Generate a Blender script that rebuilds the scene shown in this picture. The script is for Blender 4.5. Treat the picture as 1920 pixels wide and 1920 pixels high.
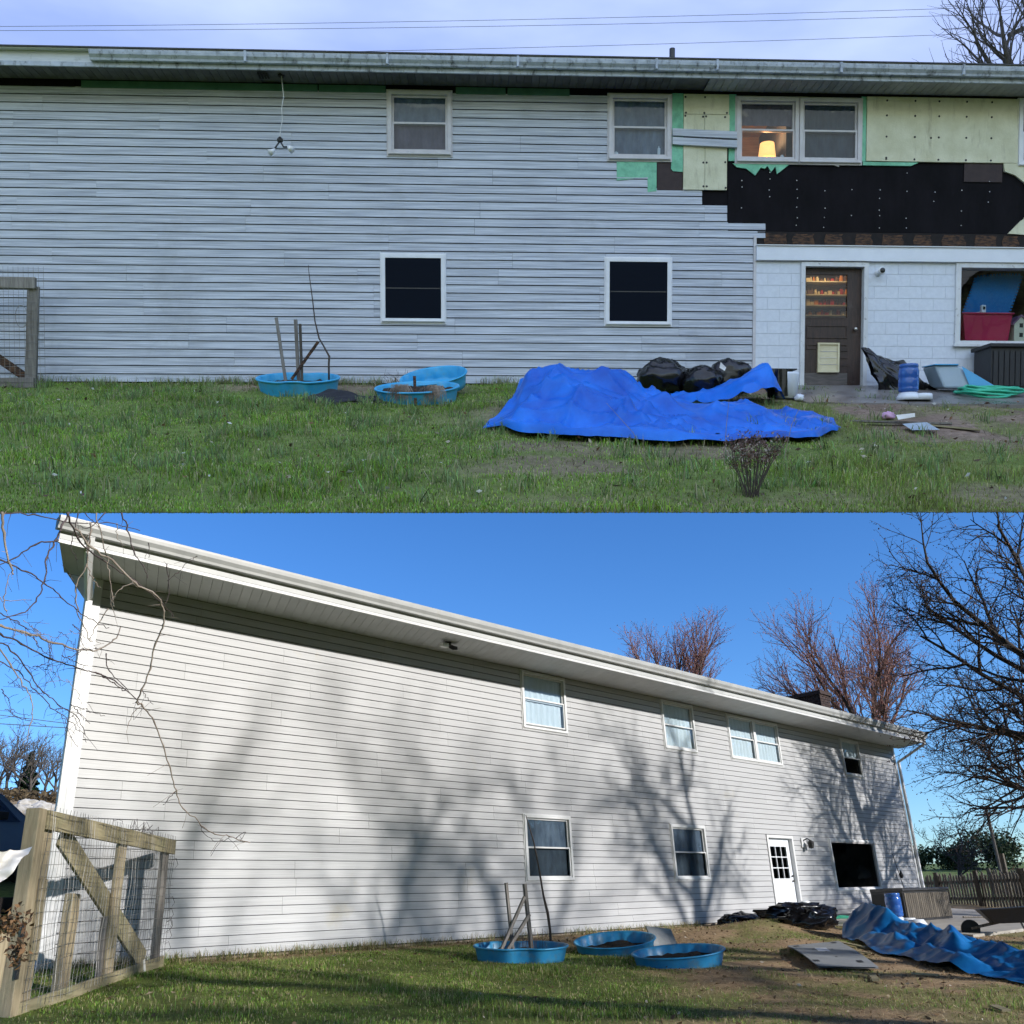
# Two snapshots of one house on two different days, stacked in one picture:
# below, the re-sided house on a sunny day (world axes follow that house);
# above, the same house with its cladding half stripped on an overcast day,
# built as a second complete place standing on its own block of ground.
import bpy, math, random
import numpy as np
from mathutils import Matrix, Vector, noise as mnoise

for o in list(bpy.data.objects):
    bpy.data.objects.remove(o)
SC = bpy.context.scene
R = math.radians

# ------------------------------------------------------------------ camera
cam_d = bpy.data.cameras.new('camera')
cam = bpy.data.objects.new('camera', cam_d)
SC.collection.objects.link(cam)
cam_d.sensor_width = 36.0
cam_d.lens = 32.003
cam_d.shift_y = 0.03646
cam_d.clip_start = 0.05
cam_d.clip_end = 3000
CR = Vector((.708104, -.704815, -.042711))
CU = Vector((-.235905, -.293151, .926505))
CF = Vector((.665536, .645986, .37385))
CAM = Vector((-6.26486, -13.26356, .347116))
cam.matrix_world = Matrix(((CR.x, CU.x, -CF.x, CAM.x), (CR.y, CU.y, -CF.y, CAM.y),
                           (CR.z, CU.z, -CF.z, CAM.z), (0, 0, 0, 1)))
SC.camera = cam

# ------------------------------------------------------------------ collections: one per place
SUNNY = bpy.data.collections.new('sunny_day_place')
DULL = bpy.data.collections.new('overcast_day_place')
SC.collection.children.link(SUNNY)
SC.collection.children.link(DULL)

# ------------------------------------------------------------------ world, sun, exposure
SUN_DIR = Vector((.27, -.96, .355)).normalized()        # towards the sun
SUN_EL = math.asin(SUN_DIR.z)
world = bpy.data.worlds.new('World')
SC.world = world
world.use_nodes = True
wn = world.node_tree
bg = wn.nodes['Background']
sky = wn.nodes.new('ShaderNodeTexSky')
sky.sky_type = 'NISHITA'
sky.sun_disc = False
sky.sun_elevation = SUN_EL
sky.sun_rotation = math.atan2(SUN_DIR.x, SUN_DIR.y)
sky.altitude = 300
sky.air_density = 1.0
sky.dust_density = 0.2
sky.ozone_density = 2.2
grade = wn.nodes.new('ShaderNodeHueSaturation')      # the phone's vivid colour
grade.inputs['Saturation'].default_value = 1.22
grade.inputs['Value'].default_value = 1.0
wn.links.new(sky.outputs[0], grade.inputs['Color'])
tint = wn.nodes.new('ShaderNodeVectorMath'); tint.operation = 'MULTIPLY'
tint.inputs[1].default_value = (.66, .88, 1.22)
wn.links.new(grade.outputs[0], tint.inputs[0])
wn.links.new(tint.outputs[0], bg.inputs[0])
bg.inputs[1].default_value = 0.125

def sun_lamp(name, direction, strength, angle, color, coll):
    l = bpy.data.lights.new(name, 'SUN')
    l.energy = strength
    l.angle = R(angle)
    l.color = color
    o = bpy.data.objects.new(name, l)
    o.rotation_euler = Vector(direction).to_track_quat('Z', 'Y').to_euler()
    SC.collection.objects.link(o)
    # each day has its own weather: its sun lights that day's place
    o.light_linking.receiver_collection = coll
    o.light_linking.blocker_collection = coll
    return o

sun_lamp('sun', SUN_DIR, 3.9, 1.1, (1.0, .965, .915), SUNNY)

# pose of the overcast place in the world (rigid: rotation + translation)
UP = Matrix(((.73337, .62625, -.26453, 2.9812), (-.67934, .66037, -.32, -4.461),
             (-.02571, .41439, .90974, 8.3772), (0, 0, 0, 1)))
d2 = (UP.to_3x3() @ Vector((-.12, -.62, .78))).normalized()
sun_lamp('overcast_sun', d2, 1.5, 100, (.84, .91, 1.0), DULL)

SC.view_settings.view_transform = 'Standard'
SC.view_settings.look = 'None'
SC.view_settings.exposure = 0.5
SC.view_settings.gamma = 1
SC.view_settings.use_curve_mapping = False
SC.render.engine = 'CYCLES'
SC.cycles.max_bounces = 4
SC.cycles.diffuse_bounces = 2
SC.cycles.glossy_bounces = 2
SC.cycles.transmission_bounces = 3
SC.cycles.caustics_reflective = False
SC.cycles.caustics_refractive = False
SC.cycles.transparent_max_bounces = 8
SC.cycles.use_adaptive_sampling = True
SC.cycles.adaptive_threshold = .03
SC.render.film_transparent = False

# ------------------------------------------------------------------ helpers
CUR = SUNNY

def place(c):
    global CUR
    CUR = c

class MB:
    def __init__(s):
        s.v = []
        s.f = []
    def add(s, vs, fs):
        n = len(s.v)
        s.v.extend([tuple(p) for p in vs])
        s.f.extend([tuple(i + n for i in f) for f in fs])
        return s
    def box(s, x0, x1, y0, y1, z0, z1):
        return s.add([(x0, y0, z0), (x1, y0, z0), (x1, y1, z0), (x0, y1, z0),
                      (x0, y0, z1), (x1, y0, z1), (x1, y1, z1), (x0, y1, z1)],
                     [(0, 3, 2, 1), (4, 5, 6, 7), (0, 1, 5, 4), (1, 2, 6, 5), (2, 3, 7, 6), (3, 0, 4, 7)])
    def hexa(s, p):
        return s.add(p, [(0, 3, 2, 1), (4, 5, 6, 7), (0, 1, 5, 4), (1, 2, 6, 5), (2, 3, 7, 6), (3, 0, 4, 7)])
    def bar(s, p, q, w, h, up=(0, 0, 1), taper=1.0):
        p = Vector(p); q = Vector(q)
        d = (q - p).normalized()
        u = Vector(up)
        a = d.cross(u)
        if a.length < 1e-4:
            a = d.cross(Vector((0, 1, 0)))
        a.normalize()
        b = a.cross(d).normalized()
        r = []
        for c, k in ((p, 1.0), (q, taper)):
            for i, j in ((-1, -1), (1, -1), (1, 1), (-1, 1)):
                r.append(c + a * (i * w * .5 * k) + b * (j * h * .5 * k))
        return s.add(r, [(0, 3, 2, 1), (4, 5, 6, 7), (0, 1, 5, 4), (1, 2, 6, 5), (2, 3, 7, 6), (3, 0, 4, 7)])
    def ring(s, x0, x1, z0, z1, w, y0, y1, wt=None, wb=None):
        wt = w if wt is None else wt
        wb = w if wb is None else wb
        o = [(x0, z0), (x1, z0), (x1, z1), (x0, z1)]
        i = [(x0 + w, z0 + wb), (x1 - w, z0 + wb), (x1 - w, z1 - wt), (x0 + w, z1 - wt)]
        vs = [(a, y0, b) for a, b in o] + [(a, y0, b) for a, b in i] + [(a, y1, b) for a, b in o] + [(a, y1, b) for a, b in i]
        fs = []
        for k in range(4):
            n = (k + 1) % 4
            fs += [(k, n, 4 + n, 4 + k), (8 + n, 8 + k, 12 + k, 12 + n), (k, 8 + k, 8 + n, n), (4 + k, 4 + n, 12 + n, 12 + k)]
        return s.add(vs, fs)
    def tube(s, pts, rad, n=6, cap=True):
        pts = [Vector(p) for p in pts]
        m = len(pts)
        if not hasattr(rad, '__len__'):
            rad = [rad] * m
        vs = []
        ref = Vector((0, 0, 1))
        a = None
        for k in range(m):
            d = (pts[min(k + 1, m - 1)] - pts[max(k - 1, 0)])
            d = d.normalized() if d.length > 1e-9 else Vector((0, 0, 1))
            if a is None:
                a = d.cross(ref)
                if a.length < .05:
                    a = d.cross(Vector((1, 0, 0)))
            else:
                a = a - d * a.dot(d)
            a.normalize()
            b = d.cross(a)
            for j in range(n):
                t = 2 * math.pi * j / n
                vs.append(pts[k] + (a * math.cos(t) + b * math.sin(t)) * rad[k])
        fs = [(k * n + j, k * n + (j + 1) % n, (k + 1) * n + (j + 1) % n, (k + 1) * n + j) for k in range(m - 1) for j in range(n)]
        if cap:
            fs += [tuple(range(n - 1, -1, -1)), tuple((m - 1) * n + j for j in range(n))]
        return s.add(vs, fs)
    def lathe(s, prof, n=20, c=(0, 0, 0), sx=1, sy=1):
        vs = [(c[0] + r * sx * math.cos(2 * math.pi * j / n), c[1] + r * sy * math.sin(2 * math.pi * j / n), c[2] + z) for r, z in prof for j in range(n)]
        m = len(prof)
        fs = [(k * n + j, k * n + (j + 1) % n, (k + 1) * n + (j + 1) % n, (k + 1) * n + j) for k in range(m - 1) for j in range(n)]
        fs += [tuple(range(n - 1, -1, -1)), tuple((m - 1) * n + j for j in range(n))]
        return s.add(vs, fs)
    def grid(s, fn, nu, nv, closed=False):
        vs = [fn(i / nu, j / nv) for j in range(nv + 1) for i in range(nu + (0 if closed else 1))]
        w = nu + (0 if closed else 1)
        fs = [(j * w + i, j * w + (i + 1) % w, (j + 1) * w + (i + 1) % w, (j + 1) * w + i) for j in range(nv) for i in range(nu)]
        return s.add(vs, fs)
    def poly(s, pts, y0, y1):
        """a plate in the x/z plane from an outline, y0 front, y1 back"""
        n = len(pts)
        vs = [(x, y0, z) for x, z in pts] + [(x, y1, z) for x, z in pts]
        fs = [tuple(range(n)), tuple(range(2 * n - 1, n - 1, -1))] + [(k, n + k, n + (k + 1) % n, (k + 1) % n) for k in range(n)]
        return s.add(vs, fs)
    def frusta(s, segs, n=4):
        if not segs:
            return s
        A = np.array([x[0] for x in segs], float); B = np.array([x[1] for x in segs], float)
        r0 = np.array([x[2] for x in segs]); r1 = np.array([x[3] for x in segs])
        d = B - A
        d /= np.maximum(np.linalg.norm(d, axis=1, keepdims=True), 1e-9)
        ref = np.where(np.abs(d[:, 2:3]) > .9, np.array([[1., 0, 0]]), np.array([[0, 0, 1.]]))
        a = np.cross(d, ref); a /= np.linalg.norm(a, axis=1, keepdims=True)
        b = np.cross(d, a)
        base = len(s.v)
        V = []
        for P, r in ((A, r0), (B, r1)):
            for j in range(n):
                t = 2 * math.pi * j / n
                V.append(P + (a * math.cos(t) + b * math.sin(t)) * r[:, None])
        V = np.stack(V, 1).reshape(-1, 3)
        s.v.extend(map(tuple, V.tolist()))
        for k in range(len(segs)):
            o = base + k * 2 * n
            for j in range(n):
                s.f.append((o + j, o + (j + 1) % n, o + n + (j + 1) % n, o + n + j))
        return s
    def build(s, name, mat, parent=None, smooth=False, bevel=0, loc=None):
        me = bpy.data.meshes.new(name)
        me.from_pydata(s.v, [], s.f)
        me.update()
        if mat is not None:
            me.materials.append(mat)
        if smooth:
            me.polygons.foreach_set('use_smooth', [True] * len(me.polygons))
        return link(name, me, parent, bevel, loc)

def link(name, me, parent=None, bevel=0, loc=None):
    o = bpy.data.objects.new(name, me)
    CUR.objects.link(o)
    if parent is not None:
        o.parent = parent
    if loc is not None:
        o.location = loc
    if bevel:
        m = o.modifiers.new('bevel', 'BEVEL')
        m.width = bevel
        m.segments = 2
        m.limit_method = 'ANGLE'
    return o

def thing(name, label, cat, loc=(0, 0, 0), rotz=0, group=None):
    o = bpy.data.objects.new(name, None)
    o.empty_display_size = .2
    CUR.objects.link(o)
    o.location = loc
    o.rotation_euler = (0, 0, rotz)
    return tag(o, label, cat, group)

def tag(o, label, cat, group=None):
    o['label'] = label
    o['category'] = cat
    if group:
        o['group'] = group
    return o

def kind(o, k):
    o['kind'] = k
    return o

def vnoise(x, y, seed=0):
    """vectorised smooth value noise 0..1"""
    x = np.asarray(x, float); y = np.asarray(y, float)
    xi = np.floor(x).astype(np.int64); yi = np.floor(y).astype(np.int64)
    fx = x - xi; fy = y - yi
    fx = fx * fx * (3 - 2 * fx); fy = fy * fy * (3 - 2 * fy)
    def h(a, b):
        n = (a * 374761393 + b * 668265263 + seed * 974711) & 0x7fffffff
        n = ((n ^ (n >> 13)) * 1274126177) & 0x7fffffff
        return ((n ^ (n >> 16)) & 0xffff) / 65535.0
    return (h(xi, yi) * (1 - fx) + h(xi + 1, yi) * fx) * (1 - fy) + (h(xi, yi + 1) * (1 - fx) + h(xi + 1, yi + 1) * fx) * fy

def fbm(x, y, seed=0, oct=4):
    s = 0; a = .5; t = 0
    for k in range(oct):
        s = s + a * vnoise(np.asarray(x) * 2 ** k, np.asarray(y) * 2 ** k, seed + k); t += a; a *= .5
    return s / t

def sstep(a, b, x):
    t = np.clip((np.asarray(x, float) - a) / (b - a), 0, 1)
    return t * t * (3 - 2 * t)
# ------------------------------------------------------------------ materials
def mat(name, c1, c2=None, rough=.6, scale=4.0, stretch=(1, 1, 1), bump=0.0, bscale=None, metal=0.0, spec=.5,
        rnd=0.0, dirt=None, lo=.35, hi=.65, trans=0.0, coat=0.0, sss=0.0, rvar=0.0, detail=6):
    m = bpy.data.materials.new(name)
    m.use_nodes = True
    nt = m.node_tree
    N = nt.nodes; L = nt.links
    b = N['Principled BSDF']
    b.inputs['Roughness'].default_value = rough
    b.inputs['Metallic'].default_value = metal
    b.inputs['Specular IOR Level'].default_value = spec
    if trans: b.inputs['Transmission Weight'].default_value = trans
    if coat: b.inputs['Coat Weight'].default_value = coat
    tc = N.new('ShaderNodeTexCoord')
    mp = N.new('ShaderNodeMapping')
    mp.inputs['Scale'].default_value = stretch
    L.new(tc.outputs['Object'], mp.inputs['Vector'])
    if rnd:
        oi = N.new('ShaderNodeObjectInfo')
        off = N.new('ShaderNodeVectorMath'); off.operation = 'SCALE'
        cb = N.new('ShaderNodeCombineXYZ')
        for k in range(3): L.new(oi.outputs['Random'], cb.inputs[k])
        off.inputs['Scale'].default_value = 37.0
        L.new(cb.outputs[0], off.inputs[0])
        L.new(off.outputs[0], mp.inputs['Location'])
    nz = N.new('ShaderNodeTexNoise')
    nz.inputs['Scale'].default_value = scale
    nz.inputs['Detail'].default_value = detail
    nz.inputs['Roughness'].default_value = .62
    L.new(mp.outputs[0], nz.inputs['Vector'])
    cr = N.new('ShaderNodeValToRGB')
    cr.color_ramp.elements[0].position = lo
    cr.color_ramp.elements[1].position = hi
    cr.color_ramp.elements[0].color = (*c1, 1)
    cr.color_ramp.elements[1].color = (*(c2 or [min(1, k * 1.18) for k in c1]), 1)
    L.new(nz.outputs['Fac'], cr.inputs[0])
    col = cr.outputs[0]
    if dirt:
        dc, ds, d0, d1 = dirt[:4]
        dn = N.new('ShaderNodeTexNoise')
        dn.inputs['Scale'].default_value = ds
        dn.inputs['Detail'].default_value = 7
        dn.inputs['Roughness'].default_value = .7
        if len(dirt) > 4:
            dm = N.new('ShaderNodeMapping'); dm.inputs['Scale'].default_value = dirt[4]
            L.new(tc.outputs['Object'], dm.inputs['Vector']); L.new(dm.outputs[0], dn.inputs['Vector'])
        else:
            L.new(tc.outputs['Object'], dn.inputs['Vector'])
        rr = N.new('ShaderNodeMapRange')
        rr.inputs['From Min'].default_value = d0
        rr.inputs['From Max'].default_value = d1
        L.new(dn.outputs['Fac'], rr.inputs['Value'])
        mx = N.new('ShaderNodeMix'); mx.data_type = 'RGBA'
        L.new(rr.outputs[0], mx.inputs['Factor'])
        L.new(col, mx.inputs['A'])
        mx.inputs['B'].default_value = (*dc, 1)
        col = mx.outputs['Result']
    if rnd:
        hs = N.new('ShaderNodeHueSaturation')
        mr = N.new('ShaderNodeMapRange')
        mr.inputs['To Min'].default_value = 1 - rnd
        mr.inputs['To Max'].default_value = 1 + rnd
        L.new(oi.outputs['Random'], mr.inputs['Value'])
        L.new(mr.outputs[0], hs.inputs['Value'])
        L.new(col, hs.inputs['Color'])
        col = hs.outputs[0]
    L.new(col, b.inputs['Base Color'])
    if rvar:
        r2 = N.new('ShaderNodeMapRange')
        r2.inputs['To Min'].default_value = max(0, rough - rvar)
        r2.inputs['To Max'].default_value = min(1, rough + rvar)
        L.new(nz.outputs['Fac'], r2.inputs['Value'])
        L.new(r2.outputs[0], b.inputs['Roughness'])
    if bump:
        bn = nz
        if bscale:
            bn = N.new('ShaderNodeTexNoise')
            bn.inputs['Scale'].default_value = bscale
            bn.inputs['Detail'].default_value = 5
            L.new(mp.outputs[0], bn.inputs['Vector'])
        bp = N.new('ShaderNodeBump')
        bp.inputs['Strength'].default_value = min(1, bump)
        bp.inputs['Distance'].default_value = .012 * max(1, bump)
        L.new(bn.outputs['Fac'], bp.inputs['Height'])
        L.new(bp.outputs[0], b.inputs['Normal'])
    return m

def glass_mat(name, tint=(.86, .9, .92), rough=.01, ior=1.5, gain=1.0):
    m = bpy.data.materials.new(name); m.use_nodes = True
    nt = m.node_tree; N = nt.nodes; L = nt.links
    N.remove(N['Principled BSDF'])
    out = N['Material Output']
    tr = N.new('ShaderNodeBsdfTransparent'); tr.inputs[0].default_value = (*tint, 1)
    gl = N.new('ShaderNodeBsdfGlossy'); gl.inputs['Roughness'].default_value = rough
    gl.inputs['Color'].default_value = (.95, .97, 1, 1)
    fr = N.new('ShaderNodeFresnel'); fr.inputs['IOR'].default_value = ior
    mx = N.new('ShaderNodeMixShader')
    # faint waviness of old panes
    nz = N.new('ShaderNodeTexNoise'); nz.inputs['Scale'].default_value = 2.2
    bp = N.new('ShaderNodeBump'); bp.inputs['Strength'].default_value = .05; bp.inputs['Distance'].default_value = .05
    tc = N.new('ShaderNodeTexCoord')
    L.new(tc.outputs['Object'], nz.inputs['Vector'])
    L.new(nz.outputs['Fac'], bp.inputs['Height']); L.new(bp.outputs[0], gl.inputs['Normal'])
    ge = N.new('ShaderNodeNewGeometry'); inv = N.new('ShaderNodeMath'); inv.operation = 'SUBTRACT'; inv.inputs[0].default_value = 1
    L.new(ge.outputs['Backfacing'], inv.inputs[1])
    ml = N.new('ShaderNodeMath'); ml.operation = 'MULTIPLY'; L.new(fr.outputs[0], ml.inputs[0]); L.new(inv.outputs[0], ml.inputs[1])
    L.new(ml.outputs[0], mx.inputs[0]); L.new(tr.outputs[0], mx.inputs[1]); L.new(gl.outputs[0], mx.inputs[2])
    L.new(mx.outputs[0], out.inputs[0])
    return m

def emit_mat(name, col, strength):
    m = bpy.data.materials.new(name); m.use_nodes = True
    b = m.node_tree.nodes['Principled BSDF']
    b.inputs['Base Color'].default_value = (*col, 1)
    b.inputs['Emission Color'].default_value = (*col, 1)
    b.inputs['Emission Strength'].default_value = strength
    m.cycles.emission_sampling = 'NONE'
    return m

def attr_mat(name, rough=.6, spec=.3, trans=.25):
    """colour from the mesh's own colour attribute (each blade, leaf or bud has its colour)"""
    m = bpy.data.materials.new(name); m.use_nodes = True
    nt = m.node_tree; N = nt.nodes; L = nt.links
    b = N['Principled BSDF']
    a = N.new('ShaderNodeAttribute'); a.attribute_name = 'Col'
    L.new(a.outputs['Color'], b.inputs['Base Color'])
    b.inputs['Roughness'].default_value = rough
    b.inputs['Specular IOR Level'].default_value = spec
    if trans:
        t = N.new('ShaderNodeBsdfTranslucent'); L.new(a.outputs['Color'], t.inputs[0])
        mx = N.new('ShaderNodeMixShader'); mx.inputs[0].default_value = trans
        L.new(b.outputs[0], mx.inputs[1]); L.new(t.outputs[0], mx.inputs[2])
        L.new(mx.outputs[0], N['Material Output'].inputs[0])
    return m

MT = dict(
    siding=mat('siding_pale_grey', (.395, .397, .405), (.46, .462, .47), .5, 3.0, (.5, 1, 26), bump=.25, rnd=.035,
               dirt=((.42, .38, .28), .55, .62, .82)),
    siding_old=mat('siding_weathered', (.3, .32, .365), (.61, .635, .69), .6, 2.4, (.42, 1, 17), bump=.5, rnd=.025, lo=.32, hi=.68,
                   dirt=((.3, .31, .34), .5, .55, .8)),
    backing=mat('backing_lap_shadow', (.035, .035, .04), (.05, .05, .055), .9),  # near-black, so the slits under the laps read as shadow lines
    trim=mat('white_trim', (.62, .625, .63), (.68, .685, .69), .45, 3, rnd=.02),
    trim_old=mat('old_vinyl_trim', (.53, .5, .51), (.62, .59, .6), .5, 5, dirt=((.3, .28, .28), 9, .6, .85)),
    trim_low=mat('white_window_trim', (.7, .7, .72), (.78, .78, .8), .5, 5),
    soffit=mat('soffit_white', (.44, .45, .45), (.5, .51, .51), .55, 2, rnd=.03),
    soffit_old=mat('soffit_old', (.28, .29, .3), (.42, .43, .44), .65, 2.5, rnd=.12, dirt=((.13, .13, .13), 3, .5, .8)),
    soffit_eave_shade=mat('soffit_shaded', (.075, .075, .08), (.14, .14, .145), .75, 2.5, rnd=.12),  # shade under the left eave, put into the strips' colour
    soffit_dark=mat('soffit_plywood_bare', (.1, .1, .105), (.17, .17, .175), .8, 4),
    gutter=mat('gutter_white', (.38, .39, .39), (.46, .47, .47), .4, 3, dirt=((.34, .33, .29), 6, .56, .8)),
    gutter_old=mat('gutter_stained', (.36, .40, .46), (.52, .56, .63), .55, 6, dirt=((.09, .10, .11), 11, .52, .68, (1, 1, .5))),
    fascia_old=mat('fascia_old', (.55, .57, .6), (.68, .7, .73), .55, 4, (.6, 1, 5), dirt=((.2, .22, .2), 5, .58, .8)),
    roof=mat('asphalt_shingle', (.05, .05, .052), (.09, .09, .092), .9, 30, bump=.6),
    dark=mat('dark_interior', (.012, .012, .014), (.02, .02, .024), .9),
    room=mat('room_wall', (.12, .1, .085), (.16, .13, .11), .85),
    room_brown=mat('room_panelling', (.16, .085, .04), (.26, .15, .07), .6, 4, (1, 1, 9)),
    glass=glass_mat('window_glass'),
    glass_dark=glass_mat('window_glass_dim', (.55, .6, .66), ior=1.9),
    screen=mat('insect_screen', (.004, .006, .011), (.008, .011, .018), .9, 300, spec=.08),
    curtain=mat('curtain_white', (.7, .74, .76), (.84, .86, .88), .9, 3, (7, 1, .6), bump=.4),
    curtain_dim=mat('curtain_blue_grey', (.09, .115, .16), (.17, .205, .26), .9, 2.5, (3, 1, 1.2)),
    curtain_slate=mat('curtain_slate', (.035, .045, .06), (.06, .075, .095), .9, 2.5, (3, 1, 1.2)),
    curtain_plum=mat('curtain_plum', (.085, .07, .095), (.14, .115, .145), .9, 3, (3, 1, 1.2)),
    foam_green=mat('foam_board_green', (.16, .46, .29), (.25, .6, .4), .65, 4, bump=.3, bscale=40, dirt=((.1, .3, .2), 5, .5, .75)),
    foam_eave_shade=mat('foam_board_shaded_green', (.045, .13, .09), (.07, .18, .13), .7, 5),  # green foam darkened to carry the soffit's shade
    foam_cream=mat('foam_board_cream', (.58, .56, .38), (.7, .68, .5), .7, 3, bump=.3, bscale=40, dirt=((.3, .27, .17), 3, .55, .8, (2.5, 1, .45))),
    nail=mat('nail_washer_black', (.015, .014, .014), None, .6),
    nail_bright=mat('nail_head_bright', (.5, .5, .52), None, .4, metal=.6),
    tar=mat('tar_paper', (.003, .0025, .0035), (.008, .0065, .009), .8, 3, (1, 1, .35), bump=.6, spec=.15),
    fibre=mat('brown_fibreboard', (.035, .022, .022), (.05, .032, .03), .8, 8),
    rot=mat('rotten_wood', (.012, .007, .005), (.17, .075, .028), .8, 5, (2, 1, 7), bump=.8, lo=.4, hi=.75),
    rot_dark=mat('charred_rim', (.006, .005, .005), (.018, .011, .009), .9, 6, bump=.5),
    block=mat('painted_block', (.64, .67, .73), (.71, .74, .8), .6, 14, bump=.25, rnd=.015, dirt=((.5, .5, .48), 1.8, .62, .85)),
    mortar=mat('painted_mortar', (.55, .58, .64), (.62, .65, .7), .7, 12),
    white_board=mat('white_board', (.72, .74, .79), (.78, .8, .85), .5, 3),
    jamb=mat('peeling_white_jamb', (.6, .6, .6), (.7, .7, .7), .6, 7, (1, 1, .5), dirt=((.16, .13, .1), 14, .6, .72)),
    door_brown=mat('old_door_brown', (.02, .01, .007), (.055, .028, .02), .5, 6, (7, 1, .9), dirt=((.12, .1, .09), 4, .6, .85)),
    door_low=mat('door_bottom_worn', (.07, .06, .055), (.13, .11, .1), .6, 6, (1, 1, 8)),
    door_white=mat('door_white', (.7, .72, .76), (.76, .78, .82), .4, 3),
    pet=mat('cream_plastic', (.6, .53, .33), (.67, .6, .4), .5, 5),
    knob=mat('brushed_knob', (.55, .52, .46), None, .3, metal=.9),
    black_metal=mat('black_metal', (.015, .015, .016), (.03, .03, .03), .4),
    white_metal=mat('white_enamel', (.7, .7, .7), None, .3),
    cable=mat('cable_grey', (.06, .065, .08), None, .6),
    cord=mat('white_cord', (.6, .6, .6), None, .6),
    brick=mat('chimney_brick', (.022, .013, .011), (.06, .034, .026), .9, 8, bump=.5, rnd=.2),
    wood=mat('weathered_pine', (.24, .19, .115), (.38, .31, .2), .75, 3, (9, 9, .8), bump=.5, rnd=.12, dirt=((.2, .19, .11), 2.5, .5, .8)),
    wood_h=mat('weathered_pine_rail', (.22, .185, .105), (.35, .3, .18), .75, 3, (.8, .8, 9), bump=.5, rnd=.12, dirt=((.17, .18, .09), 2.5, .5, .8)),
    wood_grey=mat('grey_old_wood', (.13, .115, .1), (.25, .225, .2), .8, 3, (9, 9, .8), bump=.6, rnd=.15),
    wood_dark=mat('dark_fence_wood', (.05, .042, .033), (.13, .11, .085), .85, 3, (6, 6, .8), bump=.4, rnd=.25),
    wire=mat('galvanised_wire', (.16, .15, .14), (.26, .25, .23), .5, metal=.4),
    pool=mat('pool_blue', (.02, .23, .48), (.05, .34, .6), .42, 3, rnd=.03, dirt=((.13, .2, .22), 6, .5, .78)),
    pool_up=mat('pool_bright_blue', (.025, .31, .6), (.06, .43, .72), .45, 3, dirt=((.16, .3, .36), 6, .5, .8)),
    soil=mat('potting_soil', (.012, .009, .007), (.04, .03, .022), .95, 14, bump=1.0),
    bark=mat('bark_grey', (.05, .042, .037), (.12, .105, .09), .9, 7, (3, 3, .7), bump=.8),
    bark_dark=mat('bark_dark', (.022, .017, .015), (.055, .044, .038), .9, 7, (3, 3, .7), bump=.8),
    twig_red=mat('twig_red_brown', (.15, .075, .06), (.25, .13, .105), .85, 5),
    twig=mat('twig_brown', (.05, .037, .032), (.095, .072, .06), .85, 5),
    vine=mat('vine_tan', (.16, .12, .09), (.32, .26, .2), .8, 5),
    vine_dark=mat('vine_dark', (.04, .028, .026), (.09, .06, .055), .8, 5),
    tarp=mat('tarp_blue', (.002, .08, .44), (.005, .17, .7), .34, 1.6, bump=.7, bscale=8, spec=.32, dirt=((.03, .17, .5), 5, .6, .85)),
    liner=mat('liner_blue', (.004, .085, .28), (.01, .16, .42), .42, 2.0, bump=.2, bscale=6, spec=.3, dirt=((.1, .16, .24), 2.2, .7, .9)),
    bag=mat('black_plastic_bag', (.004, .004, .005), (.009, .009, .011), .2, 5, bump=.35, bscale=10),
    cloth_black=mat('black_landscape_cloth', (.008, .009, .013), (.016, .017, .022), .75, 20, bump=.4),
    jug=mat('blue_water_jug', (.03, .13, .5), (.06, .2, .62), .15, 3, trans=.35, coat=.2),
    white_plastic=mat('white_plastic', (.66, .69, .74), (.74, .77, .8), .4, 3),
    clear_bin=mat('milky_storage_bin', (.4, .52, .62), (.5, .6, .68), .3, 3, trans=.3),
    bin_blue=mat('blue_lid_film', (.06, .33, .62), (.1, .4, .68), .35, 3),
    hose=mat('green_hose', (.03, .42, .24), (.06, .52, .32), .4, 9),
    deck=mat('black_resin_box', (.012, .012, .014), (.022, .022, .025), .5, 12, (8, 8, 1), bump=.3),
    red_bin=mat('crimson_tub', (.42, .006, .05), (.5, .01, .07), .35, 3),
    mat_blue=mat('blue_foam_mat', (.012, .2, .6), (.016, .24, .66), .7, 30),
    toy_cream=mat('dollhouse_cream', (.6, .55, .4), None, .5), toy_roof=mat('dollhouse_roof', (.2, .1, .16), None, .6),
    concrete=mat('wet_concrete', (.13, .115, .105), (.23, .21, .2), .32, 2.0, bump=.15, bscale=25, rvar=.22),
    concrete_dry=mat('patio_concrete', (.3, .27, .23), (.4, .37, .32), .8, 3, bump=.2),
    found=mat('foundation_block', (.34, .27, .2), (.45, .37, .28), .9, 6, bump=.4),
    board=mat('grey_sheet_board', (.2, .21, .215), (.27, .28, .285), .6, 2.5, dirt=((.12, .1, .08), 5, .55, .8)),
    black=mat('black_matte', (.01, .01, .01), None, .7),
    pink=mat('pink_toy', (.55, .3, .48), (.62, .38, .55), .5),
    paper=mat('litter_white', (.6, .57, .5), (.7, .68, .62), .8),
    car=mat('car_paint_blue', (.11, .18, .31), (.12, .2, .34), .25, 3, coat=.6),
    car_low=mat('car_lower_grey', (.16, .17, .18), None, .4), tyre=mat('tyre', (.012, .012, .012), None, .8),
    rim=mat('wheel_rim', (.35, .35, .37), None, .35, metal=.7),
    rock=mat('field_stone', (.3, .28, .24), (.48, .45, .4), .9, 4, bump=.7, rnd=.15),
    cream_tarp=mat('white_plastic_sheet', (.62, .58, .52), (.75, .72, .66), .5, 4, bump=.5, bscale=7),
    evergreen=mat('evergreen', (.012, .03, .014), (.03, .06, .025), .8, 6, bump=.6),
    attr=attr_mat('grass_blades', .55, .3, .3), attr_flat=attr_mat('leaf_litter', .7, .25, .15), bud=attr_mat('buds', .7, .2, .1),
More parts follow.
